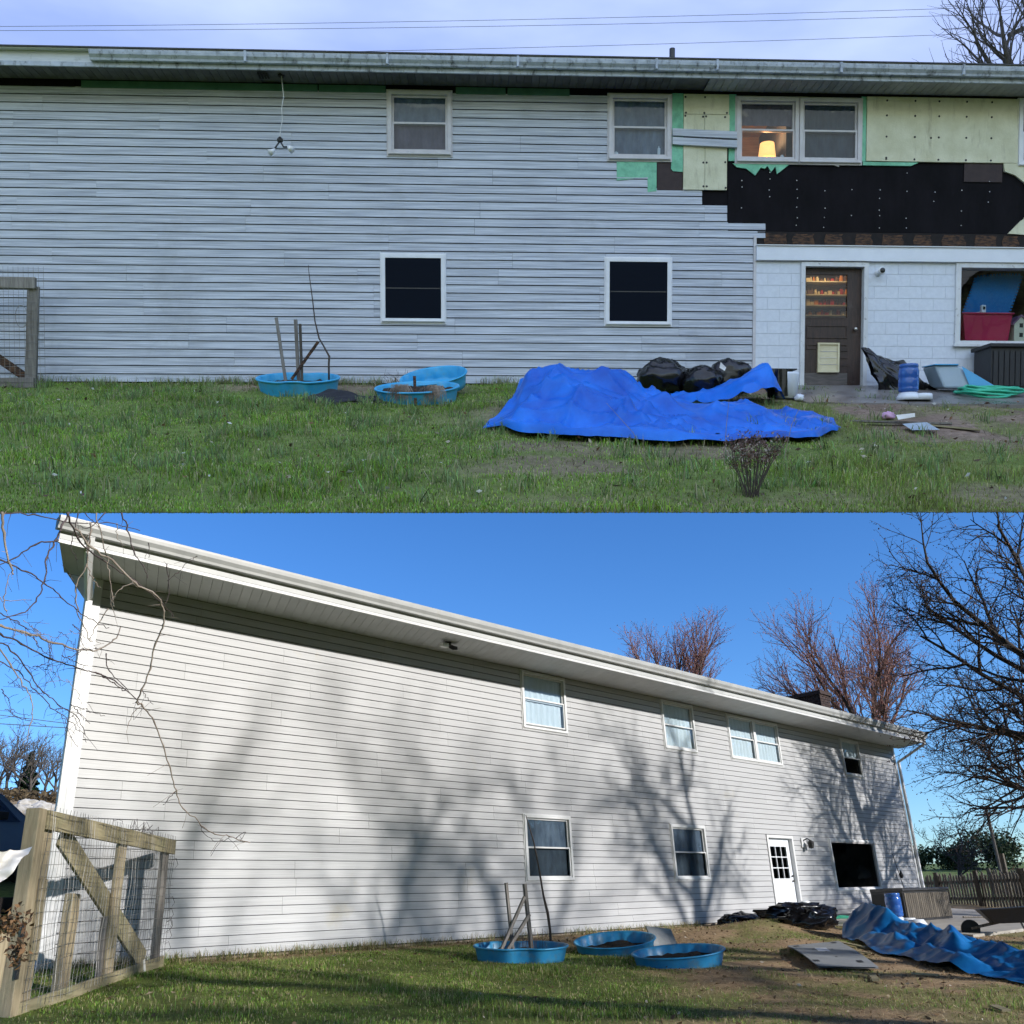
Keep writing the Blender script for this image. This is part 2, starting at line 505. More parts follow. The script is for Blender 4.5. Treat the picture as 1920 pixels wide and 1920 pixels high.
    cream_wall=mat('dusty_orange_box', (.4, .2, .1), None, .7),
)
# ------------------------------------------------------------------ builders shared by both places
def col_mesh(name, V, F, C, m, parent=None, smooth=False):
    """V (n,3), F (k,3|4) arrays, C (n,3): a mesh whose points carry their own colour"""
    me = bpy.data.meshes.new(name)
    V = np.asarray(V, np.float32); F = np.asarray(F, np.int32)
    k = F.shape[1]
    me.vertices.add(len(V)); me.vertices.foreach_set('co', V.ravel())
    me.loops.add(F.size); me.loops.foreach_set('vertex_index', F.ravel())
    me.polygons.add(len(F))
    me.polygons.foreach_set('loop_start', np.arange(0, F.size, k, dtype=np.int32))
    me.polygons.foreach_set('loop_total', np.full(len(F), k, np.int32))
    me.update(calc_edges=True)
    a = me.color_attributes.new('Col', 'FLOAT_COLOR', 'POINT')
    a.data.foreach_set('color', np.concatenate([C, np.ones((len(C), 1))], 1).astype(np.float32).ravel())
    me.materials.append(m)
    if smooth:
        me.polygons.foreach_set('use_smooth', [True] * len(F))
    me.validate()
    return link(name, me, parent)

def blades(name, P, H, W, C, rs, parent=None, lean=.45, flat=1.0):
    """grass: every blade a bent tapered strip (five points, three triangles)"""
    n = len(P)
    az = rs.uniform(0, 2 * np.pi, n); fa = rs.uniform(0, 2 * np.pi, n)
    ln = np.abs(rs.normal(0, lean, n))
    dx = np.cos(az) * ln; dy = np.sin(az) * ln
    wx = np.cos(fa) * W * .5; wy = np.sin(fa) * W * .5
    V = np.zeros((n, 5, 3))
    V[:, 0] = P + np.stack([-wx, -wy, np.full(n, -.01)], 1)
    V[:, 1] = P + np.stack([wx, wy, np.full(n, -.01)], 1)
    mid = P + np.stack([dx * H * .35, dy * H * .35, H * .62 * flat], 1)
    V[:, 2] = mid + np.stack([wx * .8, wy * .8, 0 * wx], 1)
    V[:, 3] = mid - np.stack([wx * .8, wy * .8, 0 * wx], 1)
    V[:, 4] = P + np.stack([dx * H, dy * H, H * flat * (1 - .35 * np.minimum(ln, 1))], 1)
    o = (np.arange(n) * 5)[:, None]
    F = np.concatenate([o + np.array([[0, 1, 2]]), o + np.array([[0, 2, 3]]), o + np.array([[3, 2, 4]])], 0)
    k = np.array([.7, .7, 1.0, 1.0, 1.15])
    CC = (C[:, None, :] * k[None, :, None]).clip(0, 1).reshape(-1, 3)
    return col_mesh(name, V.reshape(-1, 3), F, CC, MT['attr'], parent)

def flakes(name, P, S, C, rs, m='attr_flat', parent=None, flat=.35):
    """leaves, buds, chips: folded little diamonds"""
    n = len(P)
    a = rs.normal(0, 1, (n, 3)); a[:, 2] *= flat; a /= np.linalg.norm(a, axis=1, keepdims=True)
    b = rs.normal(0, 1, (n, 3)); b[:, 2] *= flat
    b -= a * (a * b).sum(1, keepdims=True); b /= np.linalg.norm(b, axis=1, keepdims=True)
    c = np.cross(a, b)
    S = S[:, None]
    V = np.stack([P - a * S, P + b * S * .5 + c * S * .22, P + a * S, P - b * S * .5 + c * S * .22], 1)
    o = (np.arange(n) * 4)[:, None]
    F = np.concatenate([o + np.array([[0, 1, 2]]), o + np.array([[0, 2, 3]])], 0)
    return col_mesh(name, V.reshape(-1, 3), F, np.repeat(C, 4, 0), MT[m], parent)

def plate(mb, x0, x1, z0, z1, opens, y0, y1):
    xs = sorted({x0, x1, *[min(max(v, x0), x1) for o in opens for v in (o[0], o[1])]})
    zs = sorted({z0, z1, *[min(max(v, z0), z1) for o in opens for v in (o[2], o[3])]})
    for i in range(len(xs) - 1):
        for j in range(len(zs) - 1):
            cx = (xs[i] + xs[i + 1]) / 2; cz = (zs[j] + zs[j + 1]) / 2
            if any(o[0] < cx < o[1] and o[2] < cz < o[3] for o in opens):
                continue
            mb.add([(xs[i], y0, zs[j]), (xs[i + 1], y0, zs[j]), (xs[i + 1], y0, zs[j + 1]), (xs[i], y0, zs[j + 1]),
                    (xs[i], y1, zs[j]), (xs[i + 1], y1, zs[j]), (xs[i + 1], y1, zs[j + 1]), (xs[i], y1, zs[j + 1])],
                   [(0, 1, 2, 3), (7, 6, 5, 4)])
    for o in opens:   # reveals
        a, b, c, d = o[:4]
        mb.add([(a, y0, c), (b, y0, c), (b, y0, d), (a, y0, d), (a, y1, c), (b, y1, c), (b, y1, d), (a, y1, d)],
               [(0, 4, 5, 1), (1, 5, 6, 2), (2, 6, 7, 3), (3, 7, 4, 0)])
    return mb

def siding(par, x0, x1, z0, n, lap, opens, m, rng, xr=None, gap=.010, proud=.019, seg=3.66, clip=None):
    """double-lap vinyl panels, each panel an object; opens = (xa, xb, za, zb)"""
    cnt = 0
    for r in range(0, n, 2):
        xe = xr(r) if xr else x1
        joints = []
        x = x0 + rng.uniform(.5, seg)
        while x < xe - .35:
            joints.append(x)
            x += seg * rng.choice([1, 1, 1, .62])
        runs = list(zip([x0] + joints, joints + [xe]))
        groups = {}
        for l in (r, r + 1):
            if l >= n: break
            zl = z0 + l * lap; zh = zl + lap
            for a, b in runs:
                pieces = [(a, b, zl + gap, zh)]
                for (oa, ob, oc, od) in opens:
                    nxt = []
                    for (pa, pb, pc, pd) in pieces:
                        if ob <= pa or oa >= pb or od <= pc or oc >= pd:
                            nxt.append((pa, pb, pc, pd)); continue
                        if pa < oa: nxt.append((pa, oa, pc, pd))
                        if ob < pb: nxt.append((ob, pb, pc, pd))
                        ca, cb = max(pa, oa), min(pb, ob)
                        if pc < oc: nxt.append((ca, cb, pc, oc))
                        if od < pd: nxt.append((ca, cb, od, pd))
                    pieces = nxt
                for pc in pieces:
                    if pc[1] - pc[0] > .01 and pc[3] - pc[2] > .012:
                        groups.setdefault((round(pc[0], 2), round(pc[1], 2)), []).append((pc, zl))
        for key, lst in groups.items():
            mb = MB()
            e = .0015
            for (a, b, c, d), zl in lst:
                yb = -(proud - (proud - .004) * (c - zl) / lap)
                yt = -(proud - (proud - .004) * (d - zl) / lap)
                a2 = a + e; b2 = b - e
                mb.add([(a2, yb, c), (b2, yb, c), (b2, yt, d), (a2, yt, d), (a2, .004, c), (b2, .004, c), (b2, .004, d), (a2, .004, d)],
                       [(0, 1, 2, 3), (0, 4, 5, 1), (1, 5, 6, 2), (3, 2, 6, 7), (0, 3, 7, 4)])
            mb.build('siding_panel', m, par)
            cnt += 1
    return cnt

def room(par, x0, x1, z0, z1, y0, y1, m, name='room'):
    mb = MB()
    mb.add([(x0, y0, z0), (x1, y0, z0), (x1, y0, z1), (x0, y0, z1), (x0, y1, z0), (x1, y1, z0), (x1, y1, z1), (x0, y1, z1)],
           [(4, 5, 6, 7), (0, 3, 7, 4), (1, 5, 6, 2), (0, 4, 5, 1), (3, 2, 6, 7)])
    return mb.build(name, m, par)

def window(par, x0, x1, z0, z1, trim, sash, glass, curtain=None, curtain2=None, rm=None, rail=True, w=.062, gm=None, raise_=0.0, depth=1.6, up_cover=1.0):
    f = MB().ring(x0, x1, z0, z1, w, -.048, .05)
    f.ring(x0 - .022, x1 + .022, z0 - .022, z1 + .022, .03, -.026, .0)
    f.box(x0 + .01, x1 - .01, -.062, -.044, z0 + .008, z0 + .03)
    f = f.build('window', trim, par, bevel=.004)
    a, b, c, d = x0 + w, x1 - w, z0 + w, z1 - w
    zm = (c + d) / 2
    s = .03
    if rail:
        MB().ring(a + .002, b - .002, zm - .015, d - .002, s, .002, .03).build('sash', sash, f)
        MB().ring(a + .002, b - .002, c + .002 + raise_, zm + .018 + raise_, s, -.026, -.001).build('sash', sash, f)
        MB().box(a + s, b - s, .012, .018, zm, d - s).build('pane', glass, f)
        MB().box(a + s, b - s, -.016, -.010, c + s + raise_, zm + raise_).build('pane', gm or glass, f)
    else:
        MB().ring(a + .002, b - .002, c + .002, d - .002, s, -.02, .02).build('sash', sash, f)
        MB().box(a + s, b - s, -.003, .004, c + s, d - s).build('pane', glass, f)
    def cur(m, q0, q1, y):
        nn = 26
        def fn(u, v):
            return (a + (b - a) * u, y + .006 * math.sin(u * 47) + .004 * math.sin(u * 21 + 1), q0 + (q1 - q0) * v)
        MB().grid(fn, nn * 2, 2).build('curtain', m, f, smooth=True)
    if curtain: cur(curtain, zm if up_cover == 1.0 else d - (d - c) * up_cover, d, .040)
    if curtain2: cur(curtain2, c, zm, .040)
    if rm: room(f, a - .25, b + .25, c - .3, d + .05, .055, depth, rm)
    return f

def gutter(name, x0, x1, y, z, m, parent, h=.13, d=.12, thick=.006):
    """K-style gutter along x: open trough, rolled lip, ogee face; y = back, extends to y-d"""
    prof = [(0, h * .95), (0, 0), (-d * .62, 0), (-d * .68, h * .22), (-d * .95, h * .52), (-d, h * .8), (-d * 1.02, h), (-d * .9, h * 1.04), (-d * .9, h * .96), (-d * .88, h * .55), (-d * .6, h * .25), (-d * .55, .01), (-.008, .01), (-.008, h * .95)]
    n = len(prof)
    vs = [(x0, y + a, z + b) for a, b in prof] + [(x1, y + a, z + b) for a, b in prof]
    fs = [(k, (k + 1) % n, n + (k + 1) % n, n + k) for k in range(n)]
    mb = MB().add(vs, fs)
    mb.add([(x0, y + a, z + b) for a, b in prof[:7]], [tuple(range(7))])
    mb.add([(x1, y + a, z + b) for a, b in prof[:7]], [tuple(range(6, -1, -1))])
    return mb.build(name, m, parent)

# ---- bare trees: recursive branching
def grow(rng, out, tips, p, d, ln, r, lvl, P):
    n = P['steps'][lvl]
    sl = ln / n
    pts = [p]
    rr = [r]
    taper = P['taper'][lvl]
    for k in range(n):
        w = P['wig'][lvl]
        d = (d + Vector((rng.gauss(0, w), rng.gauss(0, w), rng.gauss(0, w))) + Vector((0, 0, P['trop'][lvl]))).normalized()
        q = pts[-1] + d * sl
        r1 = r * (1 - (1 - taper) * (k + 1) / n)
        out[lvl].append((tuple(pts[-1]), tuple(q), rr[-1], r1))
        pts.append(q); rr.append(r1)
    if lvl + 1 < P['levels']:
        m = P['kids'][lvl]
        m = max(1, int(m * rng.uniform(.8, 1.2) + .5))
        ph = rng.uniform(0, 6.28)
        for c in range(m):
            t = P['first'][lvl] + (1 - P['first'][lvl]) * (c + rng.uniform(.2, 1)) / m
            t = min(t, .999)
            i = min(int(t * n), n - 1)
            f = t * n - i
            q = pts[i].lerp(pts[i + 1], f)
            dd = (pts[i + 1] - pts[i]).normalized()
            a = dd.orthogonal().normalized()
            ph += 2.4 + rng.uniform(-.5, .5)
            side = Matrix.Rotation(ph, 3, dd) @ a
            ang = R(P['ang'][lvl] + rng.uniform(-12, 12))
            nd = (dd * math.cos(ang) + side * math.sin(ang)).normalized()
            k = (1 - P['short'][lvl] * t) * rng.uniform(.75, 1.2)
            grow(rng, out, tips, q, nd, P['len'][lvl + 1] * k, max(P['rmin'], min((rr[i] * .75), r * P['rk'][lvl])), lvl + 1, P)
    else:
        tips.extend([tuple(x) for x in pts[1:]])

def bare_tree(name, label, cat, base, seed, P, barkm, twigm, bud=None, lean=(0, 0, 1), group=None, trunk_lv=2, limbs=None):
    rng = random.Random(seed)
    t = thing(name, label, cat, base, 0, group)
    out = [[] for _ in range(P['levels'])]
    tips = []
    grow(rng, out, tips, Vector((0, 0, -.25)), Vector(lean).normalized(), P['len'][0], P['r'], 0, P)
    for (p, d, ln, r) in (limbs or []):
        grow(rng, out, tips, Vector(p), Vector(d).normalized(), ln, r, 1, P)
    mb = MB()
    for l in range(trunk_lv):
        mb.frusta(out[l], 8 if l == 0 else 6)
    mb.build('trunk', barkm, t, smooth=True)
    mb = MB()
    for l in range(trunk_lv, P['levels']):
        mb.frusta(out[l], 4 if l < P['levels'] - 1 else 3)
    c = mb.build('crown', twigm, t)
    if bud and tips:
        rs = np.random.RandomState(seed)
        T = np.array(tips)
        T = T[rs.rand(len(T)) < bud['p']]
        T = np.repeat(T, bud.get('n', 1), 0) + rs.normal(0, bud.get('sp', .02), (len(T) * bud.get('n', 1), 3))
        cc = np.array(bud['c'])[rs.randint(0, len(bud['c']), len(T))] * rs.uniform(.7, 1.3, (len(T), 1))
        flakes('buds', T, rs.uniform(.6, 1.3, len(T)) * bud['s'], cc, rs, 'bud', c, flat=1.0)
    return t

def lumpy(name, c, s, m, seed, parent=None, amp=.16, fr=2.2, ridge=.1, flat=None, nu=40, nv=26, smooth=True):
    """soft sack: a sphere pushed by noise, flattened where it rests"""
    o = Vector((seed * 7.3, seed * 3.1, seed * 1.7))
    def fn(u, v):
        th = 2 * math.pi * u; ph = math.pi * v
        d = Vector((math.sin(ph) * math.cos(th), math.sin(ph) * math.sin(th), math.cos(ph)))
        k = 1 + amp * mnoise.noise(d * fr + o) + amp * .5 * mnoise.noise(d * fr * 2.6 + o)
        k -= ridge * (1 - abs(mnoise.noise(d * fr * 2.0 + o * 2))) ** 6
        k += ridge * .6 * (1 - abs(mnoise.noise(d * fr * 3.3 + o * 3))) ** 8
        p = Vector((d.x * s[0], d.y * s[1], d.z * s[2])) * k
        if p.z < -s[2] * .6: p.z = -s[2] * .6 + (p.z + s[2] * .6) * .15
        return (c[0] + p.x, c[1] + p.y, c[2] + p.z)
    mb = MB().grid(fn, nu, nv, closed=True)
    return mb.build(name, m, parent, smooth=smooth)

def kiddie_pool(label, loc, rotz, shape, h, m, soil, group, soil_h=.45, tilt=(0, 0), lobes=0.0, ribs=16, name='wading_pool', rim=.035):
    """moulded pool: flared ribbed wall, rolled rim; shape = (a, b) half axes of the rim"""
    t = thing(name, label, 'pool', loc, rotz, group)
    t.rotation_euler = (tilt[0], tilt[1], rotz)
    a, b = shape
    n = 96
    def r(th):
        return 1 - lobes * abs(math.cos(th)) ** 8 * 0 - lobes * math.exp(-((math.sin(th / 1) ** 2 - 1) / .18) ** 2 * 6)
    def pt(th, k, z, rib=0.0):
        q = r(th) * k + rib * (.5 + .5 * math.cos(ribs * th)) ** 3 * 1.6
        return (a * q * math.cos(th), b * q * math.sin(th), z)
    prof = [(.05, .02, 0), (.80, .02, 0), (.86, .04, 0), (.885, h * .3, -.028), (.93, h * .93, -.028), (.955, h, 0), (.985, h * 1.02, 0), (1.0, h * .96, 0), (.985, h * .9, 0), (.965, h * .9, 0), (.95, h * .84, 0), (.905, h * .3, .0), (.88, 0.0, 0), (.05, 0, 0)]
    def fn(u, v):
        i = min(int(round(v * (len(prof) - 1))), len(prof) - 1)
        k, z, rb = prof[i]
        return pt(2 * math.pi * u, k, z, rb)
    MB().grid(fn, n, len(prof) - 1, closed=True).build('shell', m, t, smooth=True)
    if soil:
        rg = random.Random(int(loc[0] * 100))
        def fs(u, v):
            th = 2 * math.pi * u
            z = h * soil_h + .05 * mnoise.noise(Vector((math.cos(th) * v * 5, math.sin(th) * v * 5, loc[0]))) + .02 * mnoise.noise(Vector((math.cos(th) * v * 19, math.sin(th) * v * 19, loc[0])))
            kk = .86 + .06 * soil_h
            return pt(th, max(.002, v * kk * .98), z)
        MB().grid(fs, 40, 12, closed=True).build('soil', soil, t, smooth=True)
    return t
# =================================================================== THE SUNNY DAY
place(SUNNY)
KX = .431                                   # the gable runs back at a slant: x per metre of depth

def G(x, y):
    x = np.asarray(x, float); y = np.asarray(y, float)
    z = np.where(y > -14, -.03 + .085 * np.minimum(y, 0), -1.22 + .03 * (np.maximum(y, -60) + 14))
    back = .165 * np.maximum(0, y - .8) * (1 - .8 * sstep(15, 45, x))
    back = np.minimum(back + .5 * sstep(1.4, 5.0, y) * sstep(10, 2, x - y * .4), 9 + 0 * back)
    z = z + back + .045 * np.minimum(np.maximum(0, x - 28), 60) * sstep(-25, 5, y)
    # level under the house
    e = x - (-1.35 + KX * y)
    inside = sstep(0, .6, e) * sstep(0, .6, 28 + KX * y - x) * sstep(-.05, .05, y) * sstep(0, .6, 9.6 - y)
    z = z * (1 - inside) - .06 * inside
    # spoil heap beside the door
    z = z + .26 * np.exp(-(((x - 12.4) / 1.9) ** 2 + ((y + 2.3) / 1.0) ** 2)) + .1 * np.exp(-(((x - 10.4) / 1.5) ** 2 + ((y + 4.0) / 1.0) ** 2))
    near = np.exp(-((x - 3) ** 2 + (y + 5) ** 2) / 900)
    z = z + (fbm(x * .9, y * .9, 3) - .5) * .07 * near * sstep(.1, -1.0, y) + (fbm(x * 3.1, y * 3.1, 5, 3) - .5) * .03 * near * sstep(.1, -.6, y)
    z = z + (fbm(x * .06, y * .06, 9) - .5) * 1.2 * sstep(30, 80, np.hypot(x - 5, y)) 
    return z

def dirtness(x, y):
    """0 grass .. 1 bare earth"""
    x = np.asarray(x, float); y = np.asarray(y, float)
    n = fbm(x * .8, y * .8, 21)
    d = sstep(8.2, 11.0, x - y + 4.0 * (n - .5)) * (.45 + .55 * sstep(.36, .52, fbm(x * .9 + 4, y * .9, 23))) * sstep(26, 20, x) * sstep(-18, -13, y)
    d = np.maximum(d, sstep(-.75, -.2, y) * sstep(-1, 1.5, x) * .85)
    d = np.maximum(d, sstep(-2.6, -1.8, y) * sstep(5.2, 6.2, x) * .9 * sstep(.2, .5, n + .1))
    return np.clip(d + (n - .5) * .35, 0, 1)

def ground_mesh(name, xs, ys, H, dirt, cg, cd, m):
    X, Y = np.meshgrid(xs, ys)
    Z = H(X, Y)
    V = np.stack([X, Y, Z], -1).reshape(-1, 3)
    w = len(xs)
    i = np.arange(len(ys) - 1)[:, None] * w + np.arange(w - 1)[None, :]
    F = np.stack([i, i + 1, i + w + 1, i + w], -1).reshape(-1, 4)
    d = dirt(X, Y).reshape(-1, 1)
    n = fbm(X * 2.2, Y * 2.2, 33).reshape(-1, 1)
    n2 = fbm(X * .12, Y * .12, 41).reshape(-1, 1)
    g = np.array([cg[0]]) * (1 - n) + np.array([cg[1]]) * n
    e = np.array([cd[0]]) * (1 - n) + np.array([cd[1]]) * n
    C = (g * (1 - d) + e * d) * (.8 + .4 * n2)
    if name == 'lawn':      # the mown field beyond the fence
        fz = sstep(28, 34, X).reshape(-1, 1)
        C = C * (1 - fz) + np.array([[.15, .19, .06]]) * fz * (.8 + .4 * n)
    return kind(col_mesh(name, V, F, C, m, smooth=True), 'structure')

def ground_mat(name):
    m = attr_mat(name, .95, .15, 0)
    nt = m.node_tree; N = nt.nodes; L = nt.links
    b = N['Principled BSDF']
    tc = N.new('ShaderNodeTexCoord')
    n1 = N.new('ShaderNodeTexNoise'); n1.inputs['Scale'].default_value = 9; n1.inputs['Detail'].default_value = 9; n1.inputs['Roughness'].default_value = .75
    L.new(tc.outputs['Object'], n1.inputs['Vector'])
    mr = N.new('ShaderNodeMapRange'); mr.inputs['From Min'].default_value = .3; mr.inputs['From Max'].default_value = .7
    mr.inputs['To Min'].default_value = .55; mr.inputs['To Max'].default_value = 1.45
    L.new(n1.outputs['Fac'], mr.inputs['Value'])
    hs = N.new('ShaderNodeHueSaturation')
    at = [x for x in N if x.bl_idname == 'ShaderNodeAttribute'][0]
    L.new(at.outputs['Color'], hs.inputs['Color']); L.new(mr.outputs[0], hs.inputs['Value'])
    L.new(hs.outputs[0], b.inputs['Base Color'])
    bp = N.new('ShaderNodeBump'); bp.inputs['Strength'].default_value = .8; bp.inputs['Distance'].default_value = .03
    L.new(n1.outputs['Fac'], bp.inputs['Height']); L.new(bp.outputs[0], b.inputs['Normal'])
    return m
MT['ground'] = ground_mat('yard_ground')

xs = np.concatenate([np.linspace(-700, -60, 14), np.linspace(-55, -9, 24), np.arange(-8, 26, .16), np.linspace(26.5, 60, 30), np.linspace(65, 900, 24)])
ys = np.concatenate([np.linspace(-700, -60, 12), np.linspace(-55, -15, 18), np.arange(-14, 1.0, .16), np.arange(1.1, 12, .5), np.linspace(12.5, 60, 28), np.linspace(65, 900, 24)])
ground_mesh('lawn', xs, ys, G, dirtness, ((.1, .14, .03), (.16, .19, .05)), ((.24, .16, .095), (.42, .3, .185)), MT['ground'])

# ---- grass, straw and chips in the yard
rs = np.random.RandomState(11)
def in_view(x, y, z, margin=1.08):
    d = np.stack([x - CAM.x, y - CAM.y, z - CAM.z], -1)
    u = d @ np.array(CR); v = d @ np.array(CU); w = d @ np.array(CF)
    ok = w > .3
    px = u / np.maximum(w, .01) * 1.778
    py = v / np.maximum(w, .01) * 1.778 - .073
    return ok & (np.abs(px) < margin) & (py > -margin - .1) & (py < .1)
def scatter(n, x0, x1, y0, y1, keep, H=G):
    x = rs.uniform(x0, x1, n); y = rs.uniform(y0, y1, n)
    k = rs.rand(n) < keep(x, y)
    x = x[k]; y = y[k]
    return x, y, H(x, y)
def greens(n, base, var, dry=.12, dryc=(.3, .26, .12)):
    c = np.array(base)[None] * (1 + rs.normal(0, var, (n, 1)))
    c = c * (1 + rs.normal(0, .12, (n, 3)))
    k = rs.rand(n) < dry
    c[k] = np.array(dryc) * rs.uniform(.6, 1.3, (k.sum(), 1))
    return c.clip(.005, .9)
def wherehouse(x, y):
    return (y < -.04) | (x < -1.7 + KX * np.maximum(y, 0))
x, y, z = scatter(420000, -8, 15, -13, .5, lambda x, y: (1 - dirtness(x, y)) ** 1.6 * (.25 + .75 * sstep(.35, .6, fbm(x * 1.7, y * 1.7, 61))) * wherehouse(x, y))
k = in_view(x, y, z, 1.15)
x, y, z = x[k], y[k], z[k]
dist = np.hypot(x - CAM.x, y - CAM.y)
tall = .5 + 1.0 * sstep(.45, .8, fbm(x * 1.1, y * 1.1, 71))
hh = rs.uniform(.03, .075, len(x)) * tall
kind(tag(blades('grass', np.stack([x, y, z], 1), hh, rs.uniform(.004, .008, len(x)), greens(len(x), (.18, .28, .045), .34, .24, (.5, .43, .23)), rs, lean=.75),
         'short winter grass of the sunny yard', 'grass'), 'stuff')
x, y, z = scatter(80000, 0, 22, -13, -.1, lambda x, y: .1 + .9 * dirtness(x, y) * sstep(.3, .65, fbm(x * .9, y * .9, 81)))
k = in_view(x, y, z, 1.1); x, y, z = x[k], y[k], z[k]
straw = blades('straw', np.stack([x, y, z + .008], 1), rs.uniform(.06, .16, len(x)), rs.uniform(.004, .009, len(x)),
               np.array([[.58, .45, .26]]) * rs.uniform(.4, 1.25, (len(x), 1)), rs, lean=2.0, flat=.22)
kind(tag(straw, 'dry straw strewn over the bare earth by the door', 'straw'), 'stuff')
x, y, z = scatter(9000, -6, 20, -13, -.1, lambda x, y: .25 + .75 * dirtness(x, y))
k = in_view(x, y, z, 1.1); x, y, z = x[k], y[k], z[k]
cc = np.array([(.2, .13, .07), (.13, .08, .05), (.34, .27, .18), (.5, .45, .38)])[rs.choice(4, len(x), p=[.4, .35, .2, .05])]
kind(tag(flakes('leaf_litter', np.stack([x, y, z + .015], 1), rs.uniform(.012, .045, len(x)), cc * rs.uniform(.7, 1.2, (len(x), 1)), rs),
         'fallen leaves and chips on the sunny yard', 'leaves'), 'stuff')
# rank tufts left standing along the foot of the wall
wx = np.repeat(np.concatenate([rs.uniform(-1.4, 13, 150), rs.uniform(-1.4, 5, 90)]), 16); wx = wx + rs.normal(0, .05, len(wx))
wy = -.1 - np.abs(rs.normal(0, .12, len(wx)))
kind(tag(blades('wall_tufts', np.stack([wx, wy, G(wx, wy)], 1), rs.uniform(.05, .2, len(wx)), rs.uniform(.004, .008, len(wx)), greens(len(wx), (.17, .21, .06), .35, .5, (.46, .38, .2)), rs, lean=.8), 'rank grass tufts along the foot of the sunny wall', 'grass'), 'stuff')
# ------------------------------------------------------------------ the re-sided house
H1 = thing('house', 'long two-storey house newly clad in pale grey siding, in sunshine', 'house', (0, 0, 0))
rng = random.Random(5)
ZS = 5.27                                   # soffit height
WX0, WX1 = -1.45, 26.0
# (x0, x1, z0, z1) outer trims
W1 = (7.47, 8.86, 4.00, 5.24)
W2 = (12.46, 13.84, 4.02, 5.24)
WD = (15.45, 18.12, 4.02, 5.22)
W3 = (22.03, 23.30, 4.04, 5.20)
L1 = (7.36, 8.76, .98, 2.25)
L2 = (12.33, 13.76, .97, 2.22)
PW = (20.2, 23.14, .63, 2.07)
DR = (16.66, 18.05, .0, 2.10)
opens = [W1, W2, WD, W3, L1, L2, PW, DR]
mb = plate(MB(), WX0, WX1, -.02, ZS + .02, [(o[0] + .05, o[1] - .05, o[2] + (.05 if o[2] > .1 else -.2), o[3] - .05) for o in opens], .006, .14)
# gable ends, back wall
wall1 = mb.build('wall', MT['backing'], H1)
mb = MB()
for xa in (WX0, WX1):
    mb.add([(xa, .006, -.1), (xa + KX * 9, 9, -.1), (xa + KX * 9, 9, 5.3), (xa + KX * 4.5, 4.5, 6.7), (xa, .006, ZS + .1)], [(0, 1, 2, 3, 4)])
mb.add([(WX0 + KX * 9, 9, -.1), (WX1 + KX * 9, 9, -.1), (WX1 + KX * 9, 9, 5.3), (WX0 + KX * 9, 9, 5.3)], [(0, 1, 2, 3)])
mb.build('gable_wall', MT['siding'], H1)
siding(wall1, WX0 + .02, WX1 - .02, 0.0, 40, ZS / 40, opens, MT['siding'], rng)
fd = MB()
for k in range(56):
    fd.box(-1.42 + k * .49, -1.42 + k * .49 + .478, -.002, .1, -.25, -.012)
fd.build('foundation', MT['found'], H1)
# corner trims
MB().box(WX0 - .09, WX0 + .03, -.034, .1, -.02, ZS).build('corner_trim', MT['trim'], H1, bevel=.004)
MB().box(WX1 - .03, WX1 + .09, -.034, .1, -.02, ZS).build('corner_trim', MT['trim'], H1, bevel=.004)

# eave: soffit strips, fascia, gutter, roof
OV = 1.1
sf = MB().hexa([(WX0 - .5 - KX * OV, -OV, ZS + .03), (WX1 + .5 - KX * OV, -OV, ZS + .03), (WX1 + .5 + KX * .1, .1, ZS + .03), (WX0 - .5 + KX * .1, .1, ZS + .03),
                (WX0 - .5 - KX * OV, -OV, ZS + .05), (WX1 + .5 - KX * OV, -OV, ZS + .05), (WX1 + .5 + KX * .1, .1, ZS + .05), (WX0 - .5 + KX * .1, .1, ZS + .05)]).build('soffit', MT['backing'], H1)
pw = .17
proto = MB()
g = .006
proto.hexa([(g, 0, .004), (pw, 0, .004), (pw + KX * (OV - .02), OV - .02, .004), (g + KX * (OV - .02), OV - .02, .004),
            (g, 0, .022), (pw, 0, .022), (pw + KX * (OV - .02), OV - .02, .022), (g + KX * (OV - .02), OV - .02, .022)])
nst = int((WX1 - WX0 + 1.0) / pw)
first = None
for k in range(nst):
    loc = (WX0 - .5 - KX * OV + k * pw, -OV + .01, ZS)
    if first is None:
        first = proto.build('soffit_strip', MT['soffit'], sf, loc=loc)
    else:
        link('soffit_strip', first.data, sf, 0, loc)
EX0, EX1 = WX0 - .55 - KX * OV, WX1 + .55 - KX * OV
MB().box(EX0, EX1, -OV - .035, -OV, ZS - .012, ZS + .035).build('fascia_strip', MT['trim'], H1)
MB().box(EX0 + .01, EX1 - .01, -OV - .012, -OV + .01, ZS + .05, ZS + .34).build('fascia', MT['soffit'], H1)
gut = gutter('gutter', EX0 - .06, EX1 + .12, -OV - .013, ZS + .16, MT['gutter'], H1, h=.17, d=.15)
for k in range(22):
    xk = EX0 + .4 + k * 1.27
    MB().box(xk, xk + .025, -OV - .15, -OV - .02, ZS + .315, ZS + .322).build('hanger', MT['gutter'], gut)
